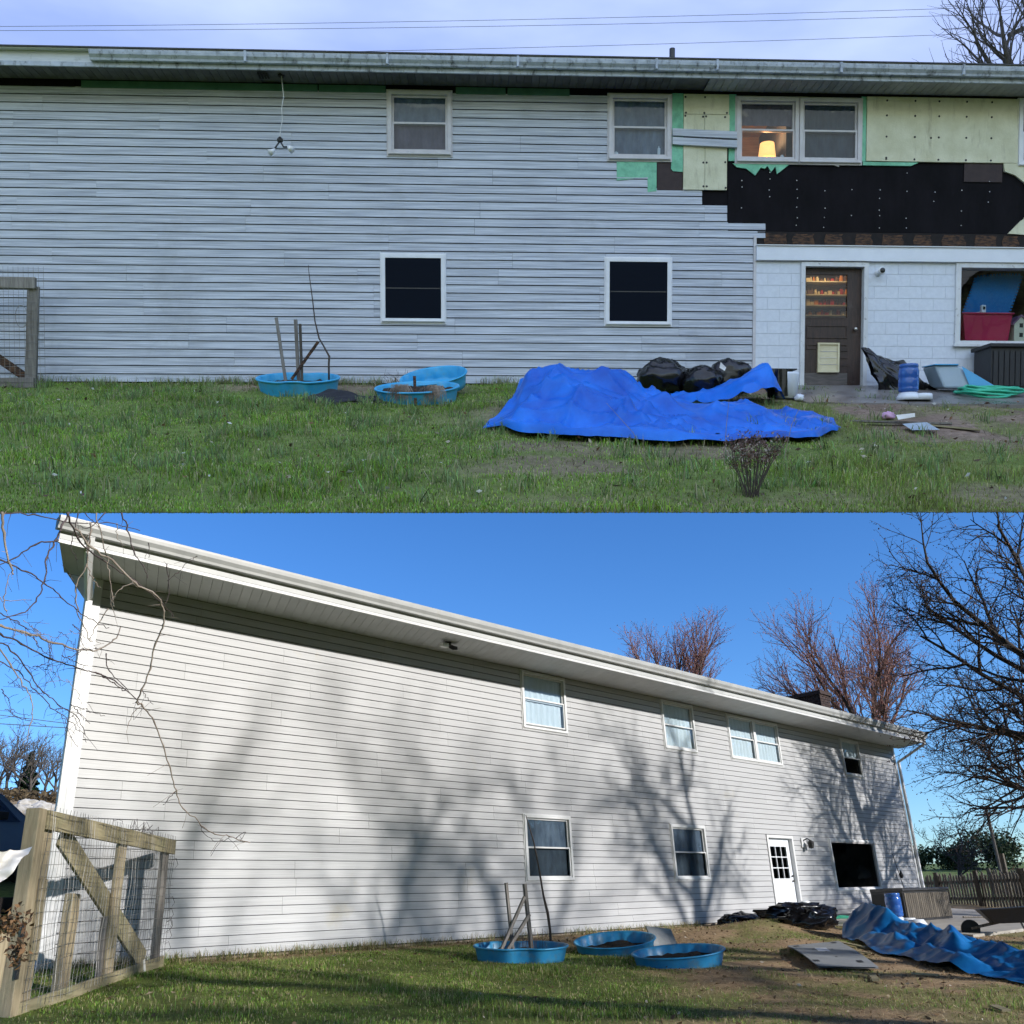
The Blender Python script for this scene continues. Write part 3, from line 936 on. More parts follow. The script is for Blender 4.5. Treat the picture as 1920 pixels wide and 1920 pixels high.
# rake overhang at the near gable (boxed) and roof planes
pit = .25
for s, xa, xb in ((0, WX0 - .5, WX0 - .02), (1, WX1 + .02, WX1 + .5)):
    def q(x, y, z): return (x + KX * y, y, z)
    MB().hexa([q(xa, .0, ZS + .01), q(xb, .0, ZS + .01), q(xb, 4.6, ZS + .01 + pit * 4.6), q(xa, 4.6, ZS + .01 + pit * 4.6),
               q(xa, .0, ZS + .25), q(xb, .0, ZS + .25), q(xb, 4.6, ZS + .25 + pit * 4.6), q(xa, 4.6, ZS + .25 + pit * 4.6)]).build('rake_soffit', MT['soffit'], H1)
    MB().hexa([q(xa if s == 0 else xb, -OV, ZS + .0), q((xa - .03) if s == 0 else (xb + .03), -OV, ZS), q((xa - .03) if s == 0 else (xb + .03), 0, ZS), q(xa if s == 0 else xb, 0, ZS),
               q(xa if s == 0 else xb, -OV, ZS + .3), q((xa - .03) if s == 0 else (xb + .03), -OV, ZS + .3), q((xa - .03) if s == 0 else (xb + .03), 0, ZS + .3), q(xa if s == 0 else xb, 0, ZS + .3)]).build('eave_end', MT['soffit'], H1)
def q(x, y, z): return (x + KX * y, y, z)
roof = MB()
ra, rb = WX0 - .58, WX1 + .58
roof.hexa([q(ra, -OV - .05, ZS + .34), q(rb, -OV - .05, ZS + .34), q(rb, 4.6, ZS + .34 + pit * 5.7), q(ra, 4.6, ZS + .34 + pit * 5.7),
           q(ra, -OV - .05, ZS + .37), q(rb, -OV - .05, ZS + .37), q(rb, 4.6, ZS + .38 + pit * 5.7), q(ra, 4.6, ZS + .38 + pit * 5.7)])
roof.hexa([q(ra, 4.6, ZS + .34 + pit * 5.7), q(rb, 4.6, ZS + .34 + pit * 5.7), q(rb, 10.2, ZS + .34), q(ra, 10.2, ZS + .34),
           q(ra, 4.6, ZS + .38 + pit * 5.7), q(rb, 4.6, ZS + .38 + pit * 5.7), q(rb, 10.2, ZS + .37), q(ra, 10.2, ZS + .37)])
rf = roof.build('roof', MT['roof'], H1)
# chimney of brick courses
ch = MB().box(26.44, 27.23, 2.52, 4.3, 6.0, 7.72).build('chimney', MT['rot_dark'], rf)
bk = None
rc = random.Random(3)
for c in range(15):
    z = 6.35 + c * .1
    for k in range(4):
        x0 = 26.42 + (k - (.5 if c % 2 else 0)) * .21
        a, b = max(26.42, x0), min(27.25, x0 + .2)
        if b - a > .03: MB().box(a, b, 2.5, 2.56, z, z + .088).build('brick', MT['brick'], ch)
    for k in range(9):
        y0 = 2.57 + (k - (.5 if c % 2 else 0)) * .21
        a, b = max(2.57, y0), min(4.3, y0 + .2)
        if b - a > .03: MB().box(26.42, 26.46, a, b, z, z + .088).build('brick', MT['brick'], ch)
MB().box(26.36, 27.31, 2.44, 4.36, 7.72, 7.86).build('chimney_cap', MT['brick'], ch)

# downspouts
def spout(pts, w=.1):
    mb = MB()
    for a, b in zip(pts[:-1], pts[1:]): mb.bar(a, b, w, w * .75, (0, 1, .2))
    return mb.build('downspout', MT['trim'], H1, bevel=.008)
spout([(-2.08, -1.16, ZS + .17), (-2.06, -1.1, ZS - .02), (-1.62, -.09, ZS - .36), (-1.62, -.09, .05), (-1.7, -.3, -.1)])
spout([(26.05, -1.16, ZS + .17), (26.05, -1.12, ZS - .05), (26.16, -.08, ZS - .5), (26.16, -.08, .1)])

# windows
gl = MT['glass']
window(H1, *W1, MT['trim'], MT['trim'], gl, MT['curtain'], MT['curtain'], MT['dark'], raise_=.03)
window(H1, *W2, MT['trim'], MT['trim'], gl, MT['curtain'], MT['curtain'], MT['dark'])
xm = (WD[0] + WD[1]) / 2
window(H1, WD[0], xm - .002, WD[2], WD[3], MT['trim'], MT['trim'], gl, MT['curtain'], MT['curtain'], MT['dark'])
window(H1, xm + .002, WD[1], WD[2], WD[3], MT['trim'], MT['trim'], gl, MT['curtain'], MT['curtain'], MT['dark'])
window(H1, *W3, MT['trim'], MT['trim'], gl, MT['curtain'], None, MT['dark'])
window(H1, *L1, MT['trim'], MT['trim'], gl, MT['curtain_dim'], MT['curtain_slate'], MT['dark'])
window(H1, *L2, MT['trim'], MT['trim'], gl, MT['curtain_dim'], MT['curtain_slate'], MT['dark'])
window(H1, *PW, MT['trim'], MT['trim_old'], gl, None, None, MT['dark'], rail=False, depth=3.0)

# door: nine lights over a panel, recessed in a white frame
f = MB().ring(DR[0], DR[1], -.06, DR[3], .075, -.04, .14, wb=.05).build('door_frame', MT['trim'], H1)
dx0, dx1 = DR[0] + .08, DR[1] - .08
gx0, gx1, gz0, gz1 = dx0 + .16, dx1 - .2, .98, 1.82
dm = plate(MB(), dx0, dx1, 0.0, 2.02, [(gx0, gx1, gz0, gz1)], .07, .11)
dr = dm.build('door', MT['door_white'], H1)
MB().ring(gx0 - .03, gx1 + .03, gz0 - .03, gz1 + .03, .04, .058, .08).build('glazing_frame', MT['door_white'], dr)
for k in (1, 2):
    xx = gx0 + (gx1 - gx0) * k / 3
    MB().box(xx - .012, xx + .012, .06, .09, gz0, gz1).build('muntin', MT['door_white'], dr)
    zz = gz0 + (gz1 - gz0) * k / 3
    MB().box(gx0, gx1, .0625, .0875, zz - .012, zz + .012).build('muntin', MT['door_white'], dr)
for i in range(3):
    for j in range(3):
        a = gx0 + (gx1 - gx0) * i / 3 + .013; b = gx0 + (gx1 - gx0) * (i + 1) / 3 - .013
        c = gz0 + (gz1 - gz0) * j / 3 + .013; d = gz0 + (gz1 - gz0) * (j + 1) / 3 - .013
        MB().box(a, b, .083, .088, c, d).build('pane', gl, dr)
MB().ring(dx0 + .16, dx1 - .2, .18, .8, .03, .062, .075).build('door_panel', MT['door_white'], dr)
for z in (.92, 1.05):
    MB().tube([(dx1 - .09, .07, z), (dx1 - .09, .02, z)], [.018, .03], 10).build('door_handle', MT['black_metal'], dr)
room(dr, dx0 - .3, dx1 + .3, -.04, 2.1, .15, 2.2, MT['dark'])

# chairs behind the picture window
def windsor(x, y, label):
    t = thing('chair', label, 'chair', (x, y, 0), R(200), 'white chairs behind the picture window')
    MB().box(-.2, .2, -.2, .2, .42, .46).build('seat', MT['white_plastic'], t)
    for sx in (-.17, .17):
        for sy in (-.17, .17): MB().tube([(sx, sy, 0), (sx * .9, sy * .9, .42)], .018, 6).build('leg', MT['white_plastic'], t)
    pts = [(.2 * math.cos(a), .2, .46 + .5 * math.sin(a)) for a in [math.pi * k / 12 for k in range(13)]]
    b = MB().tube(pts, .016, 6).build('backrest', MT['white_plastic'], t)
    for k in range(-2, 3): MB().tube([(k * .07, .2, .46), (k * .075, .2, .46 + .5 * math.sqrt(max(0, 1 - (k * .075 / .2) ** 2)))], .009, 5).build('spindle', MT['white_plastic'], b)
windsor(20.75, .75, 'white spindle-back chair behind the picture window, nearer the door')
windsor(21.6, .9, 'white spindle-back chair behind the picture window, farther from the door')

# wall lantern by the door, flood light under the soffit
t = thing('wall_lantern', 'black and white lantern on the wall between door and picture window', 'lamp', (18.62, -.02, 1.93))
MB().box(-.12, .12, -.03, 0, -.13, .13).build('mount_plate', MT['white_metal'], t, bevel=.01)
MB().tube([(-.02, -.03, .06), (.0, -.14, .1), (.06, -.2, .05)], .018, 6).build('arm', MT['black_metal'], t)
MB().lathe([(.02, .06), (.09, 0), (.1, -.02), (.09, -.03), (.07, -.15), (.02, -.17)], 8, (.06, -.2, 0)).build('lantern_head', MT['black_metal'], t)
MB().lathe([(.055, -.02), (.06, -.03), (.05, -.13)], 8, (.19, -.16, 0)).build('lantern_head', MT['white_metal'], t)
t = thing('flood_light', 'twin-headed black flood light fixed under the white soffit', 'light', (4.9, -.58, ZS))
MB().lathe([(.07, -.06), (.085, -.03), (.085, .0)], 12).build('base', MT['black_metal'], t)
MB().box(-.21, -.06, -.12, -.02, -.13, -.05).build('lamp_head', MT['white_metal'], t, bevel=.01)
MB().hexa([(.05, -.1, -.16), (.16, -.12, -.14), (.16, -.02, -.08), (.05, -.0, -.1), (.03, -.06, -.06), (.2, -.07, -.06), (.18, .02, -.03), (.05, .02, -.03)]).build('lamp_head', MT['black_metal'], t)
MB().tube([(-.1, -.06, -.06), (0, 0, -.04), (.1, -.06, -.07)], .018, 6).build('arm', MT['black_metal'], t)
# ------------------------------------------------------------------ gate, car, hill
GD = Vector((.69921, .71492, 0)); GN = Vector((-.71492, .69921, 0)); G1 = Vector((-2.9, -3.15, 0))
def gp(a, z, off=0.0): return G1 + GD * a + GN * off + Vector((0, 0, z))
gate = thing('gate', 'pine gate with diagonal brace and wire mesh, standing open by the house corner', 'gate', (0, 0, 0))
def plank(name, a0, z0, a1, z1, w, th, off, m, par=gate):
    return MB().bar(gp(a0, z0, off), gp(a1, z1, off), th, w, GD.cross(GN) if abs(a1 - a0) > abs(z1 - z0) * .2 else GD, 1.0).build(name, m, par, bevel=.006)
plank('top_rail', .04, 1.46, 3.92, 1.455, .19, .045, -.07, MT['wood_h'])
plank('bottom_rail', .0, -.30, 3.86, -.03, .18, .045, -.07, MT['wood_h'])
def stile(name, a, z0, z1, w, th, off, m): return MB().box(-w / 2, w / 2, -th / 2, th / 2, z0, z1), a, off, m, name
def post(name, a, z0, z1, w, th, off, m, par=gate, a2=None):
    p = gp(a, z0, off); q_ = gp(a2 if a2 is not None else a, z1, off)
    return MB().bar(p, q_, w, th, GN).build(name, m, par, bevel=.006)
post('stile', .2, -.45, 1.37, .19, .045, -.02, MT['wood'])
post('stile', 2.17, -.1, 1.37, .24, .045, -.02, MT['wood'])
post('stile', 2.04, -.1, .55, .08, .07, .03, MT['wood_grey'])
post('stile', 3.70, .0, 1.37, .24, .045, -.02, MT['wood_grey'])
MB().bar(gp(.62, 1.37, .025), gp(3.40, .02, .025), .04, .26, (0, 0, 1)).build('brace', MT['wood_h'], gate, bevel=.006)
MB().bar(gp(.2, .15, -.055), gp(.2, .9, -.055), .16, .03, GN).build('patch_board', MT['wood'], gate, bevel=.004)
wm = MB()
rw = random.Random(8)
for k in range(52):
    a = .05 + k * .0745
    pts = [gp(a + .012 * math.sin(k * 2.1 + j * .7), -.3 + .085 * a + (1.9 - .085 * a) * j / 10, -.1 + .012 * math.sin(j * 1.3 + k * .5)) for j in range(11)]
    wm.tube(pts, .0028, 3, False)
for k in range(16):
    z = -.25 + k * .117
    pts = [gp(.03 + 3.87 * j / 22, z + .075 * 3.87 * j / 22 * (1 - k / 17) + .012 * math.sin(j * .8 + k), -.1 + .012 * math.sin(j * .9 + k)) for j in range(23)]
    wm.tube(pts, .0028, 3, False)
kind(wm.build('wire_mesh', MT['wire'], gate), 'stuff')
# loose strands tangled along the top
st = MB()
for k in range(9):
    a = rw.uniform(1.8, 3.7); z = 1.56
    pts = [gp(a, z, -.08)]
    d = rw.choice([-1, 1])
    for j in range(5):
        a += d * rw.uniform(.04, .13); z = 1.55 + rw.uniform(0, .14) * (1 if j < 4 else 0)
        pts.append(gp(min(a, 3.98), z, -.08 + rw.uniform(-.05, .05)))
    st.tube(pts, .0024, 4, False)
for k in range(8):
    z = rw.uniform(.1, 1.4); st.tube([gp(3.86, z, -.08), gp(3.95, z + .03, -.1), gp(3.99, z - .05, -.12), gp(3.95, z - .1, -.1)], .003, 4, False)
kind(st.build('loose_strands', MT['vine_dark'], gate), 'stuff')
MB().hexa([gp(3.14, -.16, -.1), gp(3.22, -.14, -.1), gp(3.22, -.14, -.09), gp(3.14, -.16, -.09), gp(3.08, .03, -.1), gp(3.13, .05, -.1), gp(3.13, .05, -.09), gp(3.08, .03, -.09)]).build('rag', MT['cream_tarp'], gate)
# posts of the old fence
p = thing('fence_post', 'thick pine hinge post carrying the open gate', 'post', gp(-.06, 0, -.02))
MB().bar((0, 0, -1.0), (.0, .02, 1.56), .16, .14, GN).build('post', MT['wood'], p, bevel=.008)
MB().bar((.0, -.09, .0), (0, -.09, .5), .05, .02, GN).build('hinge', MT['black_metal'], p)
p = thing('short_post', 'short weathered post leaning near the house corner behind the gate', 'post', (-2.02, -1.95, -.2))
MB().bar((0, 0, -.2), (.03, .02, 1.0), .22, .1, GN).build('post', MT['wood'], p, bevel=.01)
p = thing('broken_fence_board', 'broken old fence board at the left edge below the white sheet', 'board', (-3.86, -5.42, -.5))
MB().bar((0, 0, -.4), (.05, .03, .9), .3, .06, GN).build('board', MT['wood'], p, bevel=.01)
# white plastic sheet and dead leaves caught on the fence
def sheet(u, v):
    x = -4.45 + .60 * u * (1 - .5 * v); z = .86 - .36 * v + .1 * u
    return (x + .1 * v * (1 - u) + .03 * mnoise.noise(Vector((u * 6, v * 6, 1))), -6.02 + .12 * mnoise.noise(Vector((u * 4, v * 4, 3))) + .07 * math.sin(u * 9 + v * 4), z + .08 * mnoise.noise(Vector((u * 5, v * 5, 7))) * .6)
tag(MB().grid(sheet, 30, 30).build('plastic_sheet', MT['cream_tarp'], None, smooth=True), 'crumpled white plastic sheet hanging at the left edge beside the gate', 'sheet')
rs2 = np.random.RandomState(5)
P_ = np.array([(-3.93, -6.02, .44)]) + rs2.normal(0, 1, (150, 3)) * np.array([.05, .06, .05])
P_ = np.concatenate([P_, np.array([(-3.86, -6.05, .27)]) + rs2.normal(0, 1, (90, 3)) * np.array([.03, .04, .045])])
cl = np.array([(.2, .11, .05), (.12, .065, .035), (.28, .17, .09), (.08, .05, .03)])[rs2.randint(0, 4, len(P_))]
tag(flakes('dead_leaves', P_, rs2.uniform(.012, .034, len(P_)), cl, rs2, flat=1.0), 'bunch of brown dead leaves tangled on the fence at the left edge', 'leaves')

# dark car parked uphill
def car(label, loc, rz):
    t = thing('parked_car', label, 'car', loc, rz)
    prof = [(-2.2, .45), (-2.25, .75), (-2.1, .98), (-1.75, 1.04), (-1.35, 1.55), (-.9, 1.66), (.3, 1.68), (.75, 1.6), (1.35, 1.12), (2.0, 1.0), (2.25, .8), (2.27, .45)]
    def sec(k):
        return [(x, z) for x, z in prof]
    b = MB()
    n = len(prof)
    rows = []
    for yk, inset in ((-.88, .06), (-.9, .0), (.9, .0), (.88, .06)):
        rows.append([(x * (1 - .01 * inset), yk * (1 - (.17 if z > 1.1 else .0) * min(1, (z - 1.0) / .5)), z - (inset if z > 1.5 else 0)) for x, z in prof])
    vs = [p for r in rows for p in r]
    fs = [(r * n + k, r * n + k + 1, (r + 1) * n + k + 1, (r + 1) * n + k) for r in range(3) for k in range(n - 1)]
    fs += [tuple(range(n)), tuple(range(4 * n - 1, 3 * n - 1, -1))]
    b.add(vs, fs)
    b.build('body', MT['car'], t, bevel=.03)
    for s in (-1, 1):
        MB().poly([(-1.5, 1.06), (-1.2, 1.46), (-.25, 1.54), (-.25, 1.06)], s * .905, s * .80).build('side_window', MT['glass_dark'], t)
        MB().poly([(-.17, 1.06), (-.17, 1.54), (.6, 1.5), (1.1, 1.1)], s * .905, s * .80).build('side_window', MT['glass_dark'], t)
        MB().box(-2.2, 2.2, s * .91 - .02, s * .91 + .02, .38, .58).build('sill', MT['car_low'], t)
        for x in (-1.4, 1.4):
            w = MB().tube([(x, s * .72, .34), (x, s * .93, .34)], .34, 20).build('wheel', MT['tyre'], t)
            MB().tube([(x, s * .92, .34), (x, s * .945, .34)], [.22, .2], 14).build('rim', MT['rim'], w)
        MB().box(.55, .72, s * 1.02 - .1, s * 1.02 + .02, 1.1, 1.24).build('mirror', MT['black'], t, bevel=.02)
        MB().box(-1.2, .3, s * .62 - .02, s * .62 + .02, 1.72, 1.76).build('roof_rail', MT['black'], t)
        MB().box(2.18, 2.27, s * .7 - .15, s * .7 + .15, .72, .86).build('headlight', MT['white_metal'], t)
        MB().box(-2.28, -2.2, s * .72 - .12, s * .72 + .12, .8, 1.0).build('tail_light', MT['red_bin'], t)
    MB().hexa([(-1.78, -.62, 1.08), (-1.78, .62, 1.08), (-1.76, .62, 1.08), (-1.76, -.62, 1.08), (-1.42, -.56, 1.5), (-1.42, .56, 1.5), (-1.40, .56, 1.5), (-1.40, -.56, 1.5)]).build('rear_window', MT['glass_dark'], t)
    MB().hexa([(1.36, -.62, 1.14), (1.36, .62, 1.14), (1.33, .62, 1.14), (1.33, -.62, 1.14), (.8, -.56, 1.58), (.8, .56, 1.58), (.77, .56, 1.58), (.77, -.56, 1.58)]).build('windscreen', MT['glass_dark'], t)
    return t
cx, cy = -1.5, 6.4
car('dark blue car parked uphill behind the gate at the left edge', (cx, cy, float(G(-.4, 5.6)) + .03), R(15))
# dark wall added to stand for the shadowed side of the house
rt = thing('shade_infill_wall', 'low dark stone wall added for the shaded area behind the gate', 'wall', (-2.1, 1.1, -.2))
rr = random.Random(9)
for c in range(5):
    x = -2.6
    while x < .95:
        w = rr.uniform(.3, .6)
        MB().box(x, min(x + w - .015, 1.0), -.12 - rr.uniform(0, .03), .15, c * .22, c * .22 + .205).build('stone', MT['rot_dark'], rt, bevel=.012)
        x += w
# rocks and far wood on the hill
for k in range(34):
    a = rr.uniform(-2, 4.5); b = rr.uniform(0, 1)
    yy = 27 + b * 12
    xx = 3.0 + (yy - 24) * .33 + a
    s = rr.uniform(.25, .6)
    zz = float(G(xx, yy))
    o = lumpy('field_stone', (0, 0, 0), (s, s * .8, s * .62), MT['rock'], k + 1, None, amp=.35, fr=1.3, ridge=.25, nu=10, nv=7, smooth=False)
    o.location = (xx, yy, zz + s * .2)
    tag(o, 'pale boulder in the row along the hillside behind the car', 'rock', 'boulders on the hillside')
VASE = dict(levels=4, len=[3.2, 3.6, 2.2, 1.0], r=.16, kids=[6, 7, 5], steps=[4, 5, 4, 3], wig=[.06, .12, .14, .16], trop=[.1, .06, .08, .08], taper=[.6, .3, .3, .3], first=[.45, .2, .2], ang=[32, 38, 42], short=[.25, .55, .5], rk=[.5, .45, .5], rmin=.012)
for k in range(13):
    u = k / 12
    yy = 50 + rr.uniform(-4, 5)
    xx = 3.5 + (yy - 24) * .36 + 9 * (u - .35)
    P2 = dict(VASE); P2['len'] = [v * rr.uniform(.6, .85) for v in VASE['len']]; P2['rmin'] = .014; P2['r'] = .11
    wood_tree = bare_tree('bare_tree', 'leafless grey tree of the little wood on the hilltop', 'tree', (xx, yy, float(G(xx, yy)) - .3), 40 + k, P2, MT['bark'], MT['bark'], group='wood on the hilltop')
def conifer(label, loc, h, seed, w=.28):
    t = thing('conifer', label, 'tree', loc)
    MB().tube([(0, 0, -.2), (0, 0, h)], [.16, .03], 7).build('trunk', MT['bark_dark'], t)
    rc = np.random.RandomState(seed)
    n = 5200
    v = rc.rand(n) ** .7
    rad = w * h * (1 - v) * np.sqrt(rc.rand(n)) * (1 + .25 * np.sin(v * 40))
    th = rc.uniform(0, 6.28, n)
    Pn = np.stack([rad * np.cos(th), rad * np.sin(th), .12 * h + v * .9 * h - rad * .25], 1)
    c = np.array([[.02, .045, .018]]) * rc.uniform(.5, 1.7, (n, 1))
    flakes('crown', Pn, rc.uniform(.08, .2, n), c, rc, 'attr_flat', t, flat=.6)
for k, (xx, yy, h) in enumerate(((6.2, 44, 2.6), (9.6, 47, 3.4), (14.2, 51, 3.0))):
    conifer(['small dark conifer at the left end of the hilltop wood', 'tallest dark conifer in the hilltop wood', 'dark conifer by the house end of the hilltop wood'][k], (xx, yy, float(G(xx, yy)) - .2), h, 70 + k)
sh = np.random.RandomState(77)
n = 5000
xx = sh.uniform(0, 22, n); yy = 46 + sh.uniform(-3, 5, n)
hh = sh.rand(n) * .7 * (.4 + .8 * fbm(xx * .5, yy * .5, 3))
kind(tag(flakes('undergrowth', np.stack([xx, yy, G(xx, yy) + hh], 1), sh.uniform(.08, .2, n), np.array([[.09, .065, .035]]) * sh.uniform(.4, 1.6, (n, 1)), sh, flat=1), 'brown undergrowth at the edge of the hilltop wood', 'undergrowth'), 'stuff')
